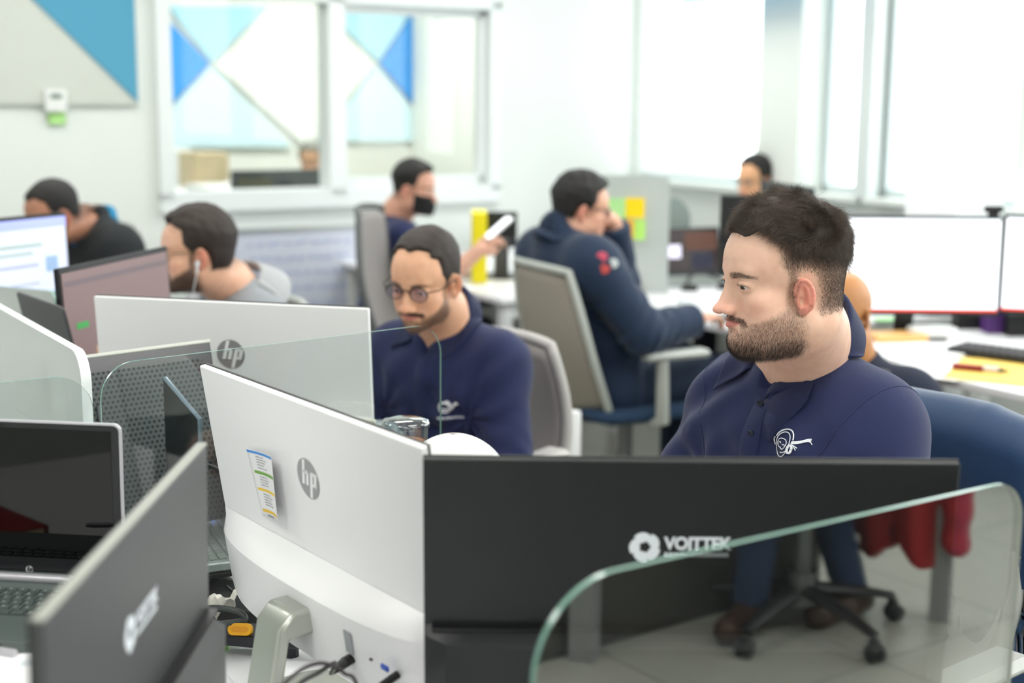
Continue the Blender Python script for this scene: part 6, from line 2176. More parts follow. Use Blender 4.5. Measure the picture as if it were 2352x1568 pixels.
def others():
    R = math.radians
    out = {}
    # man with round glasses
    top = P(1018, 742, 3.42); yaw = R(242); ln = .16; T = .53
    h = std(w=.93, jaw=.88, cheek=.92, tone=(.91, .71, .58), red=(.82, .50, .38), beard=1.0, beardbase=.78, must=1, corner=.7, top=.85, side=.32, soft=1.2, hairline=8.5, lid=1.0, browz=1.35, haircol=(.13, .10, .08), hamp=.15, seed=8, nose=1.05)
    s = dict(id='mid', pelvis=pel_from(top, yaw, ln, T), yaw=yaw, lean=ln, torso=T, sw=.145, drop=.085, girth=.87, arm=.9, head=P(976, 640, 3.27), head_fwd=(-.42, -.87, -.25), head_up=(.03, -.05, 1), h=h, neck=.056, rise=-.05, hole=.072, res=.0035, sres=.006,
             shirt=POLO, sleeve='short', fold=.004, loose=.013, vneck=.085, arm_r=dict(el=(.22, .16, .22), wr=(.14, .40, .22), hand=dict(nrm=(0, 0, 1), side=-1, curl=.35)),
             arm_l=dict(el=(.21, .14, .22), wr=(.18, .40, .22), hand=dict(nrm=(0, 0, 1), side=1, curl=.35)), gaze=(0, 1, -.45), hair=HD_, seed=12)
    pr = build_person(s, 'bearded man with round dark glasses in a navy polo shirt, looking down')
    polo_mid(pr)
    glasses(pr, mat('frame_black', (.05, .05, .07), rough=.3), lens=glass_mat('lens_violet', (.80, .78, .93), 2.0))
    out['mid'] = pr
    # man with white earphones, grey hoodie
    hood = mat('hoodie_grey', (.56, .58, .60), rough=.9, noise=.12, nscale=400, bump=.4, bscale=900)
    top = P(535, 668, 3.98); yaw = R(212); ln = .12; T = .52
    h = std(w=.97, jaw=1.05, tone=(.90, .71, .60), beard=1.0, beardbase=.9, corner=.9, top=1.9, side=.9, hairline=7.6, haircol=(.12, .09, .08), seed=4, hamp=.3, red=(.88, .50, .42), earred=.6)
    s = dict(id='hoodie', pelvis=pel_from(top, yaw, ln, T), yaw=yaw, lean=ln, torso=T, sw=.17, drop=.08, girth=.97, head=P(449, 577, 3.85), head_fwd=(-.96, -.24, -.06), h=h, neck=.058, res=.005, sres=.009, shirt=hood, top_name='hoodie', sleeve='long',
             loose=.022, rise=.03, fold=.005, vneck=.03, arm_r=dict(el=(.26, .16, .22), wr=(.14, .40, .22), hand=dict(nrm=(0, 0, 1), side=-1)), arm_l=dict(el=(.26, .14, .22), wr=(.14, .40, .22), hand=dict(nrm=(0, 0, 1), side=1)), hair=HD_, eyes=True, seed=2, hres=.005)
    pr = build_person(s, 'bearded man in a grey hoodie with white earphones, facing left')
    T_m = pr['T'] @ pr['HM']
    collar(pr, mat('hoodie_light', (.66, .67, .68), rough=.9), r=(.074, .082), h=.035, leaf=.09, point=.03, gap=.5, name='hood', spread=.055, drop=.025)
    glasses(pr, mat('frame_bronze', (.45, .38, .26), rough=.3), r=2.2, rh=1.4)
    for sx in (-1, 1):
        mb = MB(); mb.tube([(sx * 7.9, -.2, -2.2), (sx * 8.5, -.1, -2.4)], [.6, .75], 10); mb.tube([(sx * 8.3, -.1, -2.4), (sx * 8.2, .3, -5.0)], [.4, .3], 8)
        mb.tube([(sx * 8.2, .3, -5.0), (sx * 8.3, 1.2, -8.0), (sx * 7.0, 2.2, -12.0), (sx * 4, 5.5, -17.0), (0, 8.5, -24.0)], .13, 6)
        o = mb.build('earphone', mat('earphone_white', (.92, .93, .94), rough=.3), pr['root'], smooth=60); o.matrix_local = T_m
    # man at far left, black jacket with blue collar
    jk = mat('jacket_black', (.075, .10, .115), rough=.8, noise=.1)
    top = P(205, 520, 5.15); yaw = R(222); ln = .22; T = .50
    h = std(w=.95, tone=(.72, .52, .42), top=1.0, side=.25, scalp=.85, haircol=(.06, .055, .05), hairline=7.3, beard=.4, beardbase=.4, hamp=.1)
    s = dict(id='left', pelvis=pel_from(top, yaw, ln, T), yaw=yaw, lean=ln, torso=T, sw=.17, drop=.07, head=P(120, 492, 5.0), head_fwd=(-.70, -.62, -.34), h=h, res=.006, sres=.010, shirt=jk, top_name='jacket', sleeve='long', loose=.02, rise=.07,
             arm_r=dict(el=(.25, .16, .20), wr=(.14, .40, .22), hand=dict(nrm=(0, 0, 1), side=-1)), arm_l=dict(el=(.26, .10, .20), wr=(.14, .40, .22), hand=dict(nrm=(0, 0, 1), side=1)), hair=HB_, hres=.005)
    pr = build_person(s, 'man in a black jacket with bright blue collar lining, behind the screens at left')
    collar(pr, mat('collar_blue', (.05, .50, .68), rough=.8), r=(.066, .072), h=.030, leaf=.02, point=.02, name='collar_lining', spread=.012, drop=.045)
    c = march(pr['shf'], [np.array(P(178, 556, 4.8))], np.array(P(178, 556, 5.2)) - np.array(P(178, 556, 4.8)), .002)[0]
    mb = MB(); ring = [(.016 * math.cos(a), 0, .016 * math.sin(a)) for a in np.linspace(0, 2 * math.pi, 20)]; mb.tube(ring, .003, 6, cap=False)
    o = mb.build('sleeve_badge', mat('badge_cyan', (.05, .50, .72)), pr['root']); o.matrix_local = pr['T'] @ Matrix.Translation(Vector(c)) @ Matrix.Rotation(.4, 4, 'Z')
    # far man with black face mask and phone
    top = P(908, 505, 6.25); yaw = R(22); ln = .15; T = .50
    h = std(w=.93, tone=(.84, .64, .55), top=1.9, side=.15, scalp=.75, haircol=(.07, .06, .06), hairline=7.6, back=.85, quiff=.5, hamp=.1)
    ph = P(1148, 545, 6.05)
    el = P(1068, 603, 5.95); wr = P(1122, 566, 6.0)
    s = dict(id='far', pelvis=pel_from(top, yaw, ln, T), yaw=yaw, lean=ln, torso=T, sw=.16, drop=.07, girth=.9, head=P(951, 433, 6.2), head_fwd=(.93, -.22, -.12), h=h, res=.006, sres=.010, shirt=POLO, sleeve='short', loose=.014, rise=.03,
             arm_r=dict(el_w=tuple(P(975, 628, 5.98)), wr_w=tuple(P(1085, 588, 6.0)), ul=.29, hand=dict(nrm=(.1, -.6, .8), side=1, curl=.55, thumb=.9)), arm_l=dict(el=(.24, .16, .22), wr=(.14, .40, .24), hand=dict(nrm=(0, 0, 1), side=1)), hair=HB_, hres=.0045)
    pr = build_person(s, 'young man with black face mask holding up a phone, at the back')
    M = pr['T'] @ pr['HM']
    def mk(u, v):
        a = (u - .5) * math.pi * 1.02
        r = 6.4 - .4 * math.cos(v * math.pi * 2)
        return (6.5 * math.sin(a), 2.6 + (6.6 + 1.1 * math.sin(v * math.pi)) * math.cos(a), -2.6 - 8.2 * v + 1.2 * abs(u - .5) * 2)
    mb = MB(); mb.grid(mk, 20, 10); o = mb.build('face_mask', mat('mask_black', (.06, .06, .065), rough=.85), pr['root'], smooth=180, thick=.3); o.matrix_local = M
    w = pr['J']['wrr']; d = unit(w - pr['J']['elr'])
    pp = Vector(w + d * .135)
    r = thing('smartphone', 'white smartphone held up by the masked man at the back', 'phone', pp)
    r.rotation_euler = Vector(d).to_track_quat('X', 'Z').to_euler()
    mb = MB(); mb.prism(rrect(.145, .07, .010), .012, .020); mb.build('case', mat('phone_white', (.93, .93, .94), rough=.3), r, bevel=.001)
    mb = MB(); mb.prism(rrect(.135, .062, .008), .0195, .0208); mb.build('screen', mat('screen_white', (.96, .97, 1.0)), r)
    out['far'] = pr
    # man in the navy jacket, hand at his chin
    nj = mat('jacket_navy', (.06, .15, .26), rough=.8, sheen=.2, noise=.08, nscale=200, bump=.3, bscale=500)
    top = P(1290, 548, 4.98); yaw = R(28); ln = -.36; T = .56
    h = std(w=1.0, tone=(.87, .67, .57), top=2.3, side=1.1, scalp=.95, haircol=(.06, .055, .055), hairline=7.6, seed=9, hamp=.5, hfreq=1.2, double=.3, jaw=1.05)
    wl = P(1412, 556, 5.08); el_ = P(1470, 668, 5.15)
    s = dict(id='navy', pelvis=pel_from(top, yaw, ln, T), yaw=yaw, lean=ln, torso=T, sw=.175, drop=.07, girth=1.02, head=P(1338, 478, 5.0), head_fwd=(.93, .16, -.14), h=h, neck=.06, res=.005, sres=.008, shirt=nj, top_name='jacket', sleeve='long', loose=.026, rise=.035,
             fold=.008, arm_r=dict(el_w=tuple(P(1440, 712, 4.82)), wr_w=tuple(P(1625, 728, 5.0)), hand=dict(nrm=(0, 0, 1), side=-1, curl=.4)),
             arm_l=dict(el_w=tuple(el_), wr_w=tuple(wl), hand=dict(dir=(-.45, -.25, .85), nrm=(.9, 0, .3), side=-1, curl=1.0, thumb=.8)), hair=HB_, hairres=.005, pants=mat('trousers_navy', (.09, .15, .23), rough=.9), seed=6,
             leg_r=dict(kn=(.15, .42, .02), an=(.13, .36)), leg_l=dict(kn=(.13, .42, .02), an=(.13, .40)))
    pr = build_person(s, 'dark-haired man in a navy jacket with sleeve badges, hand at his chin')
    collar(pr, nj, r=(.070, .076), h=.032, leaf=.02, point=.02, name='jacket_collar', spread=.012, drop=.035)
    a_, b_ = pr['J']['shr'], pr['J']['elr']
    for k, col, nm, dx, dz_ in ((.40, (.88, .36, .46), 'sleeve_badge', -.014, .012), (.52, (.85, .90, .90), 'sleeve_badge', .022, -.010), (.60, (.80, .32, .30), 'sleeve_badge', -.006, -.028)):
        c0 = P(1392 + dx * 700, 598 - dz_ * 700, 4.6); d0 = np.array(P(1392 + dx * 700, 598 - dz_ * 700, 5.0)) - np.array(c0)
        c1 = march(pr['shf'], [np.array(c0)], d0, .0015)[0]
        mb = MB(); mb.prism([(.019 * math.cos(t), .016 * math.sin(t)) for t in np.linspace(0, 2 * math.pi, 14)[:-1]], -.002, .012, axis='y')
        o = mb.build(nm, mat('badge_%d' % int(col[0] * 100 + col[1] * 10), col, rough=.7), pr['root']); o.matrix_local = pr['T'] @ Matrix.Translation(Vector(c1)) @ Matrix.Rotation(-.1, 4, 'Z')
    glasses(pr, mat('frame_black', (.05, .05, .07)), r=2.1, rh=1.4)
    out['navy'] = pr
    # bald man behind the bearded man
    top = P(1962, 838, 4.02); yaw = R(58); ln = .10; T = .47
    h = std(w=1.0, tone=(.76, .53, .33), red=(.76, .5, .34), earred=.1, bald=True, beard=0, browbase=.2, back=1.0)
    s = dict(id='bald', pelvis=pel_from(top, yaw, ln, T), yaw=yaw, lean=ln, torso=T, sw=.17, drop=.075, head=P(1938, 715, 3.98), head_fwd=(.55, .78, -.15), h=h, neck=.062, res=.006, sres=.010, shirt=mat('shirt_navy_dark', (.08, .11, .20), rough=.85), sleeve='short', loose=.016,
             arm_r=dict(el=(.27, .16, .20), wr=(.16, .40, .24), hand=dict(nrm=(0, 0, 1), side=-1)), arm_l=dict(el=(.26, .14, .20), wr=(.14, .40, .24), hand=dict(nrm=(0, 0, 1), side=1)), hair=HB_, hres=.005)
    out['bald'] = build_person(s, 'person with a shaved head seen from behind, in front of the wide lit monitors')
    # farthest man by the corner
    top = P(1760, 500, 7.25); yaw = R(235); ln = .1; T = .5
    h = std(w=.95, tone=(.88, .68, .52), top=1.6, side=.8, haircol=(.15, .13, .12), hairline=8.2)
    s = dict(id='corner', pelvis=pel_from(top, yaw, ln, T), yaw=yaw, lean=ln, torso=T, sw=.165, drop=.07, head=P(1733, 412, 7.2), head_fwd=(-.75, -.62, -.15), h=h, res=.008, sres=.014, shirt=mat('shirt_light', (.70, .74, .78), rough=.85), sleeve='long', loose=.016,
             arm_r=dict(el=(.25, .16, .22), wr=(.14, .40, .24)), arm_l=dict(el=(.25, .14, .22), wr=(.14, .40, .24)), hair=HB_, hres=.007)
    pr = build_person(s, 'man with glasses in the far corner, only his upper face above a dark monitor')
    glasses(pr, mat('frame_black', (.05, .05, .07)), r=2.1, rh=1.4)
    # hooded person beyond the inner window
    top = P(722, 448, 9.6); yaw = R(268); ln = .1; T = .5
    h = std(w=.95, tone=(.80, .62, .48), top=2.0, side=1.8, haircol=(.4, .4, .38), hairline=7.4)
    s = dict(id='hooded', pelvis=pel_from(top, yaw, ln, T), yaw=yaw, lean=ln, torso=T, sw=.165, drop=.06, head=P(716, 368, 9.5), head_fwd=(-.1, -.97, -.2), h=h, res=.009, sres=.014, shirt=mat('shirt_olive', (.36, .42, .18), rough=.85, noise=.3, nscale=12), sleeve='long', loose=.02,
             arm_r=dict(el=(.25, .16, .22), wr=(.14, .40, .24)), arm_l=dict(el=(.25, .14, .22), wr=(.14, .40, .24)), hair=mat('hood_grey', (.48, .48, .44), rough=.9), cheap=False, hres=.007)
    build_person(s, 'person with a grey head covering and olive top beyond the inner window')
    # person behind the camera, mirrored in the near glass
    e = (q1 - q0).normalized(); n = Vector((e.y, -e.x, 0)); q = q0
    def mirror(p):
        p = Vector(p); return p - n * (2 * (p - q).dot(n))
    hub = mirror(G(1838, 1352, .12)); hub.z = 0
    fa, fb = mirror(G(1720, 1392, .07)), mirror(G(1950, 1366, .07))
    out['mirror_hub'] = hub; out['mirror'] = mirror
    yaw = R(200)
    pel = np.array([hub.x, hub.y, .55])
    h = std(tone=SKIN_, haircol=(.1, .08, .07))
    hd = Vector(pel) + Vector((math.cos(yaw) * .10, math.sin(yaw) * .10, .73))
    s = dict(id='mirror', pelvis=pel, yaw=yaw, lean=.08, torso=.52, head=hd, head_fwd=(math.cos(yaw), math.sin(yaw), -.15), h=h, res=.008, sres=.012, shirt=mat('shirt_dark_grey', (.12, .12, .13), rough=.8), sleeve='long', loose=.02,
             leg_r=dict(an_w=(fa.x, fa.y, 0), kn_w=(fa.x * .75 + hub.x * .25, fa.y * .75 + hub.y * .25, .52)), leg_l=dict(an_w=(fb.x, fb.y, 0), kn_w=(fb.x * .8 + hub.x * .2, fb.y * .8 + hub.y * .2 - .1, .52)),
             arm_r=dict(el=(.25, .16, .22), wr=(.14, .40, .24), hand=dict(nrm=(0, 0, 1), side=-1)), arm_l=dict(el=(.25, .14, .22), wr=(.14, .40, .24), hand=dict(nrm=(0, 0, 1), side=1)), hair=HB_, pants=mat('jeans', (.14, .20, .32)), shoes=mat('shoe_brown', (.25, .17, .13), rough=.5), hres=.006)
    build_person(s, 'person in jeans seated behind the camera, only legs mirrored in the near glass')
    return out


def polo_mid(pr):
    J, T, shf = pr['J'], pr['T'], pr['shf']
    rib = mat('collar_rib', (.13, .175, .335))
    collar(pr, rib, r=(.062, .068), h=.036, leaf=.050, point=.064, drop=-.002)
    g = np.array([(x, z, .0005 if abs(x) > .016 else .003) for z in np.linspace(-.05, -.27, 20) for x in (-.017, -.015, 0, .015, .017)])
    p = march(shf, J['top'] + np.outer(g[:, 0], J['Rt']) + np.outer(g[:, 1], J['U']) + J['Ft'] * .30, J['Ft'] * -1, 0) + np.outer(g[:, 2], J['Ft'])
    mesh_np('placket', apply(T, p), np.array([(j * 5 + i, j * 5 + i + 1, (j + 1) * 5 + i + 1, (j + 1) * 5 + i) for j in range(19) for i in range(4)]), POLO, pr['root'])
    # emblem and the two small lines under it
    mb = MB(); cx, cz, k = -.078, -.165, .0085

    def pt(x, z): return march(shf, [J['top'] + J['Rt'] * (cx - x * k) + J['U'] * (cz + z * k) + J['Ft'] * .3], J['Ft'] * -1, .001)[0]
    def line(path, r): mb.tube([tuple(T @ Vector(pt(x, z))) for x, z in path], r, 5)
    line([(-1.6 + 1.7 * math.cos(a), 1.5 * math.sin(a)) for a in np.linspace(0, 6.28, 14)], .0022)
    line([(-2.3, 1.2), (-.5, 1.9), (.4, .6)], .0024)
    line([(0, -.6), (.9, .4), (1.4, 1.2), (2.4, 1.3)], .0035)
    line([(-2.4, -.4), (-1.2, -.7), (-.4, -.1)], .002)
    rr = random.Random(5)
    x = -3.6
    while x < 3.2:
        w = rr.uniform(.25, .5); line([(x, -3.1), (x + w, -3.1 + rr.uniform(-.1, .1))], .0026); x += w + .25
    mb.build('emblem', mat('thread_white', (.93, .94, .97)), pr['root'], smooth=180)


PEOPLE = others()

# ------------------------------------------------------------------ chairs, far desks and what lies on them
def drape(pel, F, top_z, length, m, label, wk=1.0):
    c = pel - F * .27
    Rt = Vector((F.y, -F.x, 0))
    base = Vector((c.x, c.y, 0))

    def jf(Q):
        q = Q - _a(base)
        x = q @ _a(Rt) / wk; y = -(q @ _a(F)); z = Q[:, 2] - top_z
        yy = y - .02 - .12 * np.clip(-z, 0, 1.2) * .5
        yoke = np.abs(np.linalg.norm(np.stack([np.maximum(np.abs(x) - .20, 0) * .9, yy, np.maximum(z + .07 + .25 * np.maximum(np.abs(x) - .12, 0), 0)], 1), axis=1) - .052) - .012
        yoke = np.maximum(yoke, -(z + length - .03 + .02 * np.sin(x * 30))); yoke = np.maximum(yoke, z - .01)
        for sg in (-1, 1):
            p0 = np.array(base) + np.array(Rt) * sg * .235 * wk + np.array(-F) * .045 + np.array([0, 0, top_z - .15])
            p1 = np.array(base) + np.array(Rt) * sg * .300 * wk + np.array(-F) * .075 + np.array([0, 0, top_z - .45])
            p2 = np.array(base) + np.array(Rt) * sg * .315 * wk + np.array(-F) * .05 + np.array([0, 0, top_z - min(.78, length - .1)])
            s_ = smin(cap(Q, p0, p1, .055, .052), cap(Q, p1, p2, .052, .040), .03)
            s_ = s_ + .004 * np.sin(z * 60 + x * 20) * sstep(-.2, -.4, z)
            yoke = smin(yoke, s_, .022)
        yoke += .010 * np.sin(x * 46 + 1.5 * np.sin(z * 7)) * sstep(-.05, -.35, z) + .004 * vnoise(Q, 26, 3)
        return yoke
    lo = np.array([c.x - .5, c.y - .5, max(.04, top_z - length)]); hi = np.array([c.x + .5, c.y + .5, top_z + .04])
    v, q = nets(jf, lo, hi, .008)
    o = mesh_np('jacket', v - np.array([c.x, c.y, 0], dtype=np.float32), q, m); o.location = (c.x, c.y, 0)
    tag(o, label, 'jacket')
    # stitched seams down the back and over one shoulder
    for xs in (-.10, .14):
        pts = []
        for zz in np.linspace(-.10, -length + .12, 24):
            p = np.array(base) + np.array(Rt) * (xs + .03 * zz) * wk + np.array([0, 0, top_z + zz]) - np.array(F) * .35
            pts.append(march(jf, [p], np.array(F), .0005)[0] - np.array(base))
        mb = MB(); mb.tube([tuple(p) for p in pts], .0022, 6); mb.build('seam', m, o, smooth=180)
    return o


def chairs():
    R = math.radians
    J = MAIN['J']; F = Vector(J['F']); pel = Vector(J['pel'])
    office_chair('office chair with a navy jacket over its back, under the bearded man in the foreground', (pel.x - F.x * .02, pel.y - F.y * .02), math.atan2(F.y, F.x), back=(.42, .46), back_z=(.52, .97), lean=.12)
    # the jacket over its back
    drape(pel, F, P(2130, 872, 2.55).z, .98, mat('jacket_teal_navy', (.09, .22, .37), rough=.6, sheen=.4, noise=.06, nscale=120, bump=.25, bscale=500),
          'dark blue jacket draped over the chair back behind the bearded man at right')
    # chair of the man with round glasses
    Jm = PEOPLE['mid']['J']; pel = Vector(Jm['pel'])
    bx = P(1195, 900, 3.75)
    office_chair('grey office chair behind the man with round glasses', (pel.x - .05, pel.y + .03), R(236), back=(.46, .50), back_z=(.46, .93), lean=.10, frame=mat('frame_lightgrey', (.72, .71, .70), rough=.5), mesh=mat('mesh_light', (.60, .58, .57), rough=.85, bump=.4, bscale=900))
    # chair of the man in the navy jacket
    Jn = PEOPLE['navy']['J']; pel = Vector(Jn['pel'])
    office_chair('grey mesh office chair with navy seat, under the man in the navy jacket', (pel.x + .08, pel.y + .02), R(26), back=(.50, .60), back_z=(.44, .98), lean=.36, frame=mat('frame_pale', (.70, .72, .70), rough=.45), mesh=mat('mesh_warm', (.58, .55, .515), rough=.85, bump=.5, bscale=700), curve=.07)
    # grey chair at the left of the far man
    Jf = PEOPLE['far']['J']; pel = Vector(Jf['pel'])
    office_chair('tall grey mesh chair between the masked man and the man with round glasses', (P(1022, 700, 5.75).x, 5.75), R(-8), back=(.50, .66), back_z=(.50, 1.10), lean=.22, frame=mat('frame_charcoal', (.36, .37, .37), rough=.5), mesh=mat('mesh_light', (.60, .58, .57)))
    for key, lb, dx in (('hoodie', None, 0),):
        pass
    # chairs behind the two men at left
    p = P(590, 760, 4.15); office_chair('grey office chair behind the man in the grey hoodie', (p.x - .13, p.y), R(205), back_z=(.48, .93), back=(.46, .5), lean=.10)
    p = P(165, 700, 5.55); office_chair('grey office chair behind the man in the black jacket', (p.x, p.y - .08), R(215), back_z=(.48, 1.03), back=(.46, .5), lean=.10)
    Jb = PEOPLE['bald']['J']; pel = Vector(Jb['pel']); office_chair('low chair under the person with the shaved head', (pel.x, pel.y), R(58), back_z=(.48, .84), back=(.44, .36), lean=.12, mesh=mat('seat_black', (.06, .07, .08), rough=.8), frame=BLACK_P)
    # dark chair at the right edge
    p = G(2335, 1180, .48)
    office_chair('black and navy chair at the right edge, before the lit monitors', (p.x + .04, p.y), R(60), back_z=(.52, .78), back=(.56, .30), lean=.1, mesh=mat('seat_black', (.06, .07, .08)), frame=BLACK_P, seat=mat('seat_darkblue', (.10, .15, .20), rough=.9), arms=False)
    # chair in the mirror
    hub = PEOPLE['mirror_hub']
    office_chair('dark office chair with a red seat behind the camera, mirrored in the near glass', (hub.x, hub.y), R(200), mesh=mat('mesh_black', (.08, .08, .085), rough=.8), frame=BLACK_P, base=mat('base_dark', (.14, .14, .15), rough=.4), seat=mat('seat_red', (.60, .08, .10), rough=.9))
    Fm = Vector((math.cos(R(200)), math.sin(R(200)), 0)); drape(Vector((hub.x, hub.y, 0)), Fm, 1.02, .86, mat('jacket_red', (.62, .10, .12), rough=.8), 'red jacket hanging from the chair behind the camera, mirrored in the near glass')
    mir = PEOPLE['mirror']; c = mir(G(1440, 1385, 0)); r = thing('cabinet', 'dark brown cabinet added behind the camera for under-desk darkness mirrored in the near glass', 'cabinet', (c.x, c.y, 0), SY)  # cabinet added to stand in for the darkness under a desk
    mb = MB(); mb.box((0, 0, .36), (1.25, .45, .72), bev=.004); mb.build('body', mat('under_desk_dark', (.24, .23, .20), rough=.6), r)
    for sx in (-.31, .31):
        mb = MB(); mb.box((sx, -.235, .36), (.60, .016, .66), bev=.003); d_ = mb.build('added_door', mat('under_desk_dark', (.2, .2, .2)), r)
        mb = MB(); mb.box((sx * .2, -.25, .40), (.012, .014, .14), bev=.003); mb.build('handle', SILVER, d_)
    c = mir(G(1340, 1510, 0)); mb = MB(); mb.box((0, 0, .36), (.07, .07, .72)); o = mb.build('post', mat('leg_grey', (.55, .56, .55), rough=.4)); o.location = (c.x, c.y, 0); tag(o, 'grey square leg behind the camera, mirrored in the left corner of the near glass', 'post')
    c = mir(G(2155, 1420, 0)); mb = MB(); mb.box((0, 0, .36), (.06, .06, .72)); o = mb.build('post', mat('leg_grey', (.55, .56, .55), rough=.4)); o.location = (c.x, c.y, 0); tag(o, 'grey square post behind the camera, mirrored in the near glass', 'post')


def far_desks():
    desk('white desk carrying the pair of lit monitors at the right', 3.32, 4.75, -2.35, -3.45)
    desk('white desk under the far laptop, in front of the man in the navy jacket', 3.35, 4.62, -3.75, -5.15)
    desk('white desk in the far corner with the dark grey monitor', 3.80, 4.55, -5.2, -6.62)
    desk('white desk in front of the masked man at the back', 3.02, 3.75, -4.92, -6.5)
    desk('white desk at the far left, under the page with the violet bar', -.75, .15, -3.45, -4.9)
    # papers, envelope, pen, keyboard on the right desk
    z = DESK_Z + .0006
    ppr = mat('paper', (.95, .95, .96))
    e = [G(2165, 868, z), G(2420, 895, z), G(2420, 835, z), G(2210, 822, z)]
    c = sum(e, Vector()) / 4
    mb = MB(); mb.prism([(p.x - c.x, p.y - c.y) for p in e], 0, .003); o = mb.build('envelope', mat('envelope_yellow', (.95, .80, .40), rough=.7)); o.location = (c.x, c.y, z); tag(o, 'large yellow envelope on the right desk, half cut by the edge of the photo', 'envelope')
    a, b = G(2188, 842, z + .01), G(2318, 854, z + .01)
    r = thing('folding_knife_pen', 'dark red and white pen lying on the yellow envelope', 'pen', a + Vector((0, 0, 0)), math.atan2((b - a).y, (b - a).x)); r.name = 'pen'
    r.location.z = z + .0035; L = (b - a).length
    mb = MB(); mb.tube([(0, 0, .010), (L * .55, 0, .010)], .010, 12); mb.build('barrel', mat('pen_red', (.55, .14, .15), rough=.3), r, smooth=60)
    mb = MB(); mb.tube([(L * .55, 0, .010), (L * .82, 0, .010)], .0085, 12); mb.build('grip', mat('pen_white', (.85, .83, .85), rough=.3), r, smooth=60)
    mb = MB(); mb.tube([(L * .82, 0, .010), (L, 0, .008)], [.008, .002], 12); mb.build('tip', BLACK_P, r, smooth=60)
    a, b = G(2238, 818, z), G(2480, 850, z); d = (b - a).normalized()
    r = thing('keyboard', 'black keyboard at the right edge of the desk with the lit monitors', 'keyboard', (a + b) / 2 + Vector((0, .05, 0)), math.atan2(d.y, d.x)); r.location.z = z + .0035
    w = .44
    mb = MB(); mb.box((0, 0, .010), (w, .15, .018), bev=.004); mb.build('case', BLACK_P, r)
    for j in range(5):
        for i in range(16):
            mb = MB(); mb.box((-w / 2 + .02 + i * .0267, -.058 + j * .028, .0215), (.022, .022, .007), bev=.002); mb.build('key', mat('key_black', (.10, .10, .11), rough=.5), r)
    def flat(name, label, cat, px, py, w, d, h, col, yaw=0.0, t=None, zb=None, rnd=.003):
        p = G(px, py, DESK_Z if zb is None else zb)
        mb = MB(); mb.prism(rrect(w, d, rnd), 0, h); o = mb.build(name, mat('c_%02x%02x%02x' % tuple(int(v * 255) for v in col), col, rough=.55), bevel=min(.002, h * .2)); o.location = (p.x, p.y, (DESK_Z if zb is None else zb) + .0006); o.rotation_euler = (0, 0, yaw)
        return tag(o, label, cat)
    flat('paper_stack', 'stack of white papers on the right desk, left of the yellow envelope', 'paper', 2090, 815, .30, .22, .012, (.92, .93, .93), .5)
    flat('paper_sheet', 'white sheet near the front edge of the right desk', 'paper', 2120, 850, .21, .29, .0006, (.95, .95, .95), .9)
    flat('notebook', 'orange notebook on the right desk beside the shaved head', 'notebook', 2055, 778, .19, .13, .02, (.93, .72, .45), .2)
    flat('tissue_box', 'white rounded dish under the left lit monitor', 'dish', 2140, 775, .17, .12, .035, (.95, .95, .94), .1, rnd=.05)
    flat('desk_organiser', 'black box under the gap between the two lit monitors', 'box', 2232, 752, .13, .08, .05, (.09, .09, .10), 0)
    flat('desk_organiser', 'purple box under the right lit monitor', 'box', 2282, 762, .075, .08, .085, (.35, .18, .48), 0)
    flat('desk_organiser', 'black case at the right edge under the right lit monitor', 'box', 2335, 768, .09, .08, .075, (.07, .07, .08), 0)
    flat('card', 'small green card under the left lit monitor, beside the shaved head', 'card', 2040, 735, .10, .07, .004, (.60, .85, .55), .3)
    # far desk things
    flat('folder', 'white folder on the far desk in front of the masked man', 'folder', 1120, 622, .30, .22, .02, (.90, .92, .92), .5)
    flat('paper_sheet', 'white sheets on the desk of the masked man, under his phone', 'paper', 1165, 600, .22, .2, .006, (.95, .95, .95), .2)
    zt = DESK_Z
    p = P(1100, 515, 6.35); mb = MB(); h = P(1100, 485, 6.35).z - zt; mb.box((0, 0, h / 2), (.065, .22, h), bev=.003); o = mb.build('binder', mat('binder_yellow', (.93, .87, .02), rough=.5)); o.location = (p.x, p.y, zt + .0005); o.rotation_euler = (0, 0, .05); tag(o, 'bright yellow binder standing beside the black screen at the back', 'binder')
    monitor('small black screen beside the yellow binder, behind the masked man\'s phone', P(1118, 486, 6.5), P(1188, 488, 6.5), 0, .16, 'dark', seen='back', logo=False, foot_z=.73)
    # partition with sticky notes
    a, b = P(1372, 402, 6.05), P(1540, 415, 6.0)
    glass_panel('frosted divider with sticky notes beside the man in the navy jacket', Vector((a.x, a.y, 0)), Vector((b.x, b.y, 0)), DESK_Z, a.z, .03, bpy.data.materials['frosted_white'], th=.014, name='desk_divider')
    d = (b - a).normalized(); nrm = Vector((d.y, -d.x, 0)).normalized()
    for px, py, col, nm in ((1415, 478, (.70, .90, .60), 'pale green'), (1459, 477, (1.0, .86, .05), 'bright yellow'), (1434, 527, (1.0, .72, .22), 'orange'), (1461, 527, (.72, .92, .45), 'light green')):
        p = P(px, py, 5.98)
        mb = MB(); mb.grid(lambda u, v: ((u - .5) * .08, -.004 * (1 - v) ** 2, (v - .5) * .085), 4, 4); o = mb.build('sticky_note', mat('note_%d%d' % (int(col[0] * 100), int(col[2] * 100)), col, rough=.8), thick=.0006); o.location = p + nrm * .012; o.rotation_euler = (0, 0, math.atan2(d.y, d.x))
        tag(o, '%s sticky note on the frosted divider behind the man in the navy jacket' % nm, 'sticky note', 'sticky notes on the frosted divider')
    # grey cabinet block behind
    p0, p1 = P(1455, 452, 6.5), P(1548, 452, 6.5)
    mb = MB(); mb.prism(rrect(p1.x - p0.x + .25, p1.z - DESK_Z, [.10, .10, 0, 0], 8, 0, (p1.z - DESK_Z) / 2), -.03, .03, axis='y'); o = mb.build('chair_back', mat('mesh_grey', (.6, .6, .6))); o.name = 'screen_back'
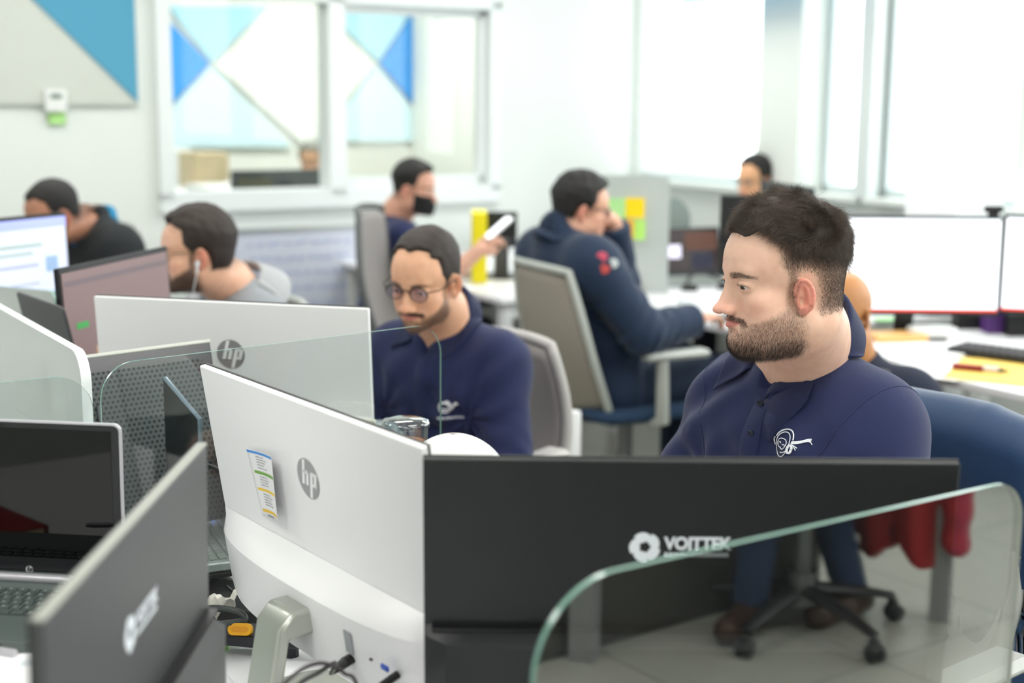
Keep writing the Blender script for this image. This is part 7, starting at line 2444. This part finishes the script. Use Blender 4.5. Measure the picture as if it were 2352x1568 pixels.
    o.data.materials[0] = mat('grey_green', (.52, .57, .55), rough=.6); o.location = ((p0.x + p1.x) / 2 - .05, 6.5, DESK_Z); tag(o, 'grey rounded panel behind the frosted divider with sticky notes', 'panel')
    # mouse, headset near the hand of the navy man
    p = G(1632, 700, DESK_Z)
    mb = MB(); mb.grid(lambda u, v: (.03 * math.sin((u - .5) * math.pi), (v - .5) * .11, .034 * math.cos((u - .5) * math.pi) ** .7 * math.sin(v * math.pi) ** .5 if 0 < v < 1 and 0 < u < 1 else 0.0), 10, 10)
    o = mb.build('computer_mouse', mat('mouse_pale', (.82, .85, .86), rough=.4), smooth=180); o.location = (p.x - .1, p.y - .02, DESK_Z + .0008); tag(o, 'pale computer mouse on the desk in front of the man in the navy jacket', 'computer mouse')
    p = G(1625, 665, DESK_Z)
    r = thing('headset', 'black headset lying on the desk right of the far laptop', 'headset', (p.x, p.y, DESK_Z + .001), .3)
    mb = MB(); mb.tube([(.085 * math.cos(a), .085 * math.sin(a), .012 + .05 * math.sin(a)) for a in np.linspace(0, math.pi, 14)], .007, 8); mb.build('headband', BLACK_P, r, smooth=180)
    for sx in (-1, 1):
        mb = MB(); mb.lathe([(.0001, 0), (.035, 0), (.038, .012), (.03, .024), (.0001, .026)], 20); o = mb.build('ear_cup', BLACK_P, r, smooth=60); o.location = (sx * .085, 0, 0)
    # white post and a dark beam of the desk near it
    p = P(1312, 1000, 4.2); zt = P(1312, 944, 4.2).z
    mb = MB(); mb.lathe([(.0001, 0), (.035, 0), (.035, .01), (.029, .012), (.029, zt - .004), (.026, zt), (.0001, zt)], 24); o = mb.build('post', MET_W, smooth=40); o.location = (p.x, p.y, 0); tag(o, 'short white round post standing on the floor in front of the grey mesh chair', 'post')
    # white pedestal under the far desk
    p = ST(3.50, -6.1)
    r = thing('drawer_pedestal', 'white drawer unit under the desk of the masked man', 'drawer unit', (p.x, p.y, 0), SY)
    mb = MB(); mb.box((0, 0, .33), (.42, .52, .62), bev=.004); mb.build('body', MET_W, r)
    for k in range(3):
        mb = MB(); mb.box((0, -.268, .15 + k * .19), (.39, .016, .17), bev=.003); dr = mb.build('drawer', MET_W, r)
        mb = MB(); mb.box((0, -.281, .20 + k * .19), (.12, .012, .014), bev=.002); mb.build('handle', SILVER, dr)
    # window sill things: plant and lit white box
    t_, z_ = hit_s(1735, 352, SW - .06)
    r = thing('potted_plant', 'small thin plant with upright leaves on the window sill above the farthest man', 'plant', ST(SW - .04, t_, 1.092))
    mb = MB(); mb.lathe([(.0001, 0), (.03, 0), (.04, .07), (.035, .07), (.0001, .06)], 16); mb.build('pot', mat('pot_white', (.85, .87, .85)), r, smooth=40)
    mb = MB(); rr = random.Random(8)
    for k in range(9):
        a = k * .7; L = rr.uniform(.08, .17); mb.tube([(0, 0, .06), (.02 * math.cos(a), .02 * math.sin(a), .06 + L * .6), (.045 * math.cos(a), .045 * math.sin(a), .06 + L)], [.003, .006, .001], 5)
    mb.build('leaves', mat('leaf_pale', (.60, .70, .55), rough=.6), r)
    t0_, zb_ = hit_s(2172, 488, SW - .35); t1_, _ = hit_s(2112, 488, SW - .35); t2_, z2_ = hit_s(2232, 466, SW - .35)
    mb = MB(); mb.box((0, 0, zb_ / 2 + .04), (abs(t2_ - t1_), .3, zb_ + .08), bev=.01)
    o = mb.build('storage_box', mat('plastic_bright', (.95, .96, .97), rough=.3)); o.location = ST(SW - .30, (t1_ + t2_) / 2, 0); o.rotation_euler = (0, 0, SY - math.pi / 2); tag(o, 'tall white cabinet against the right wall behind the lit monitors', 'cabinet')


chairs()
far_desks()
# placed once everything stands: seated people rest on their chairs
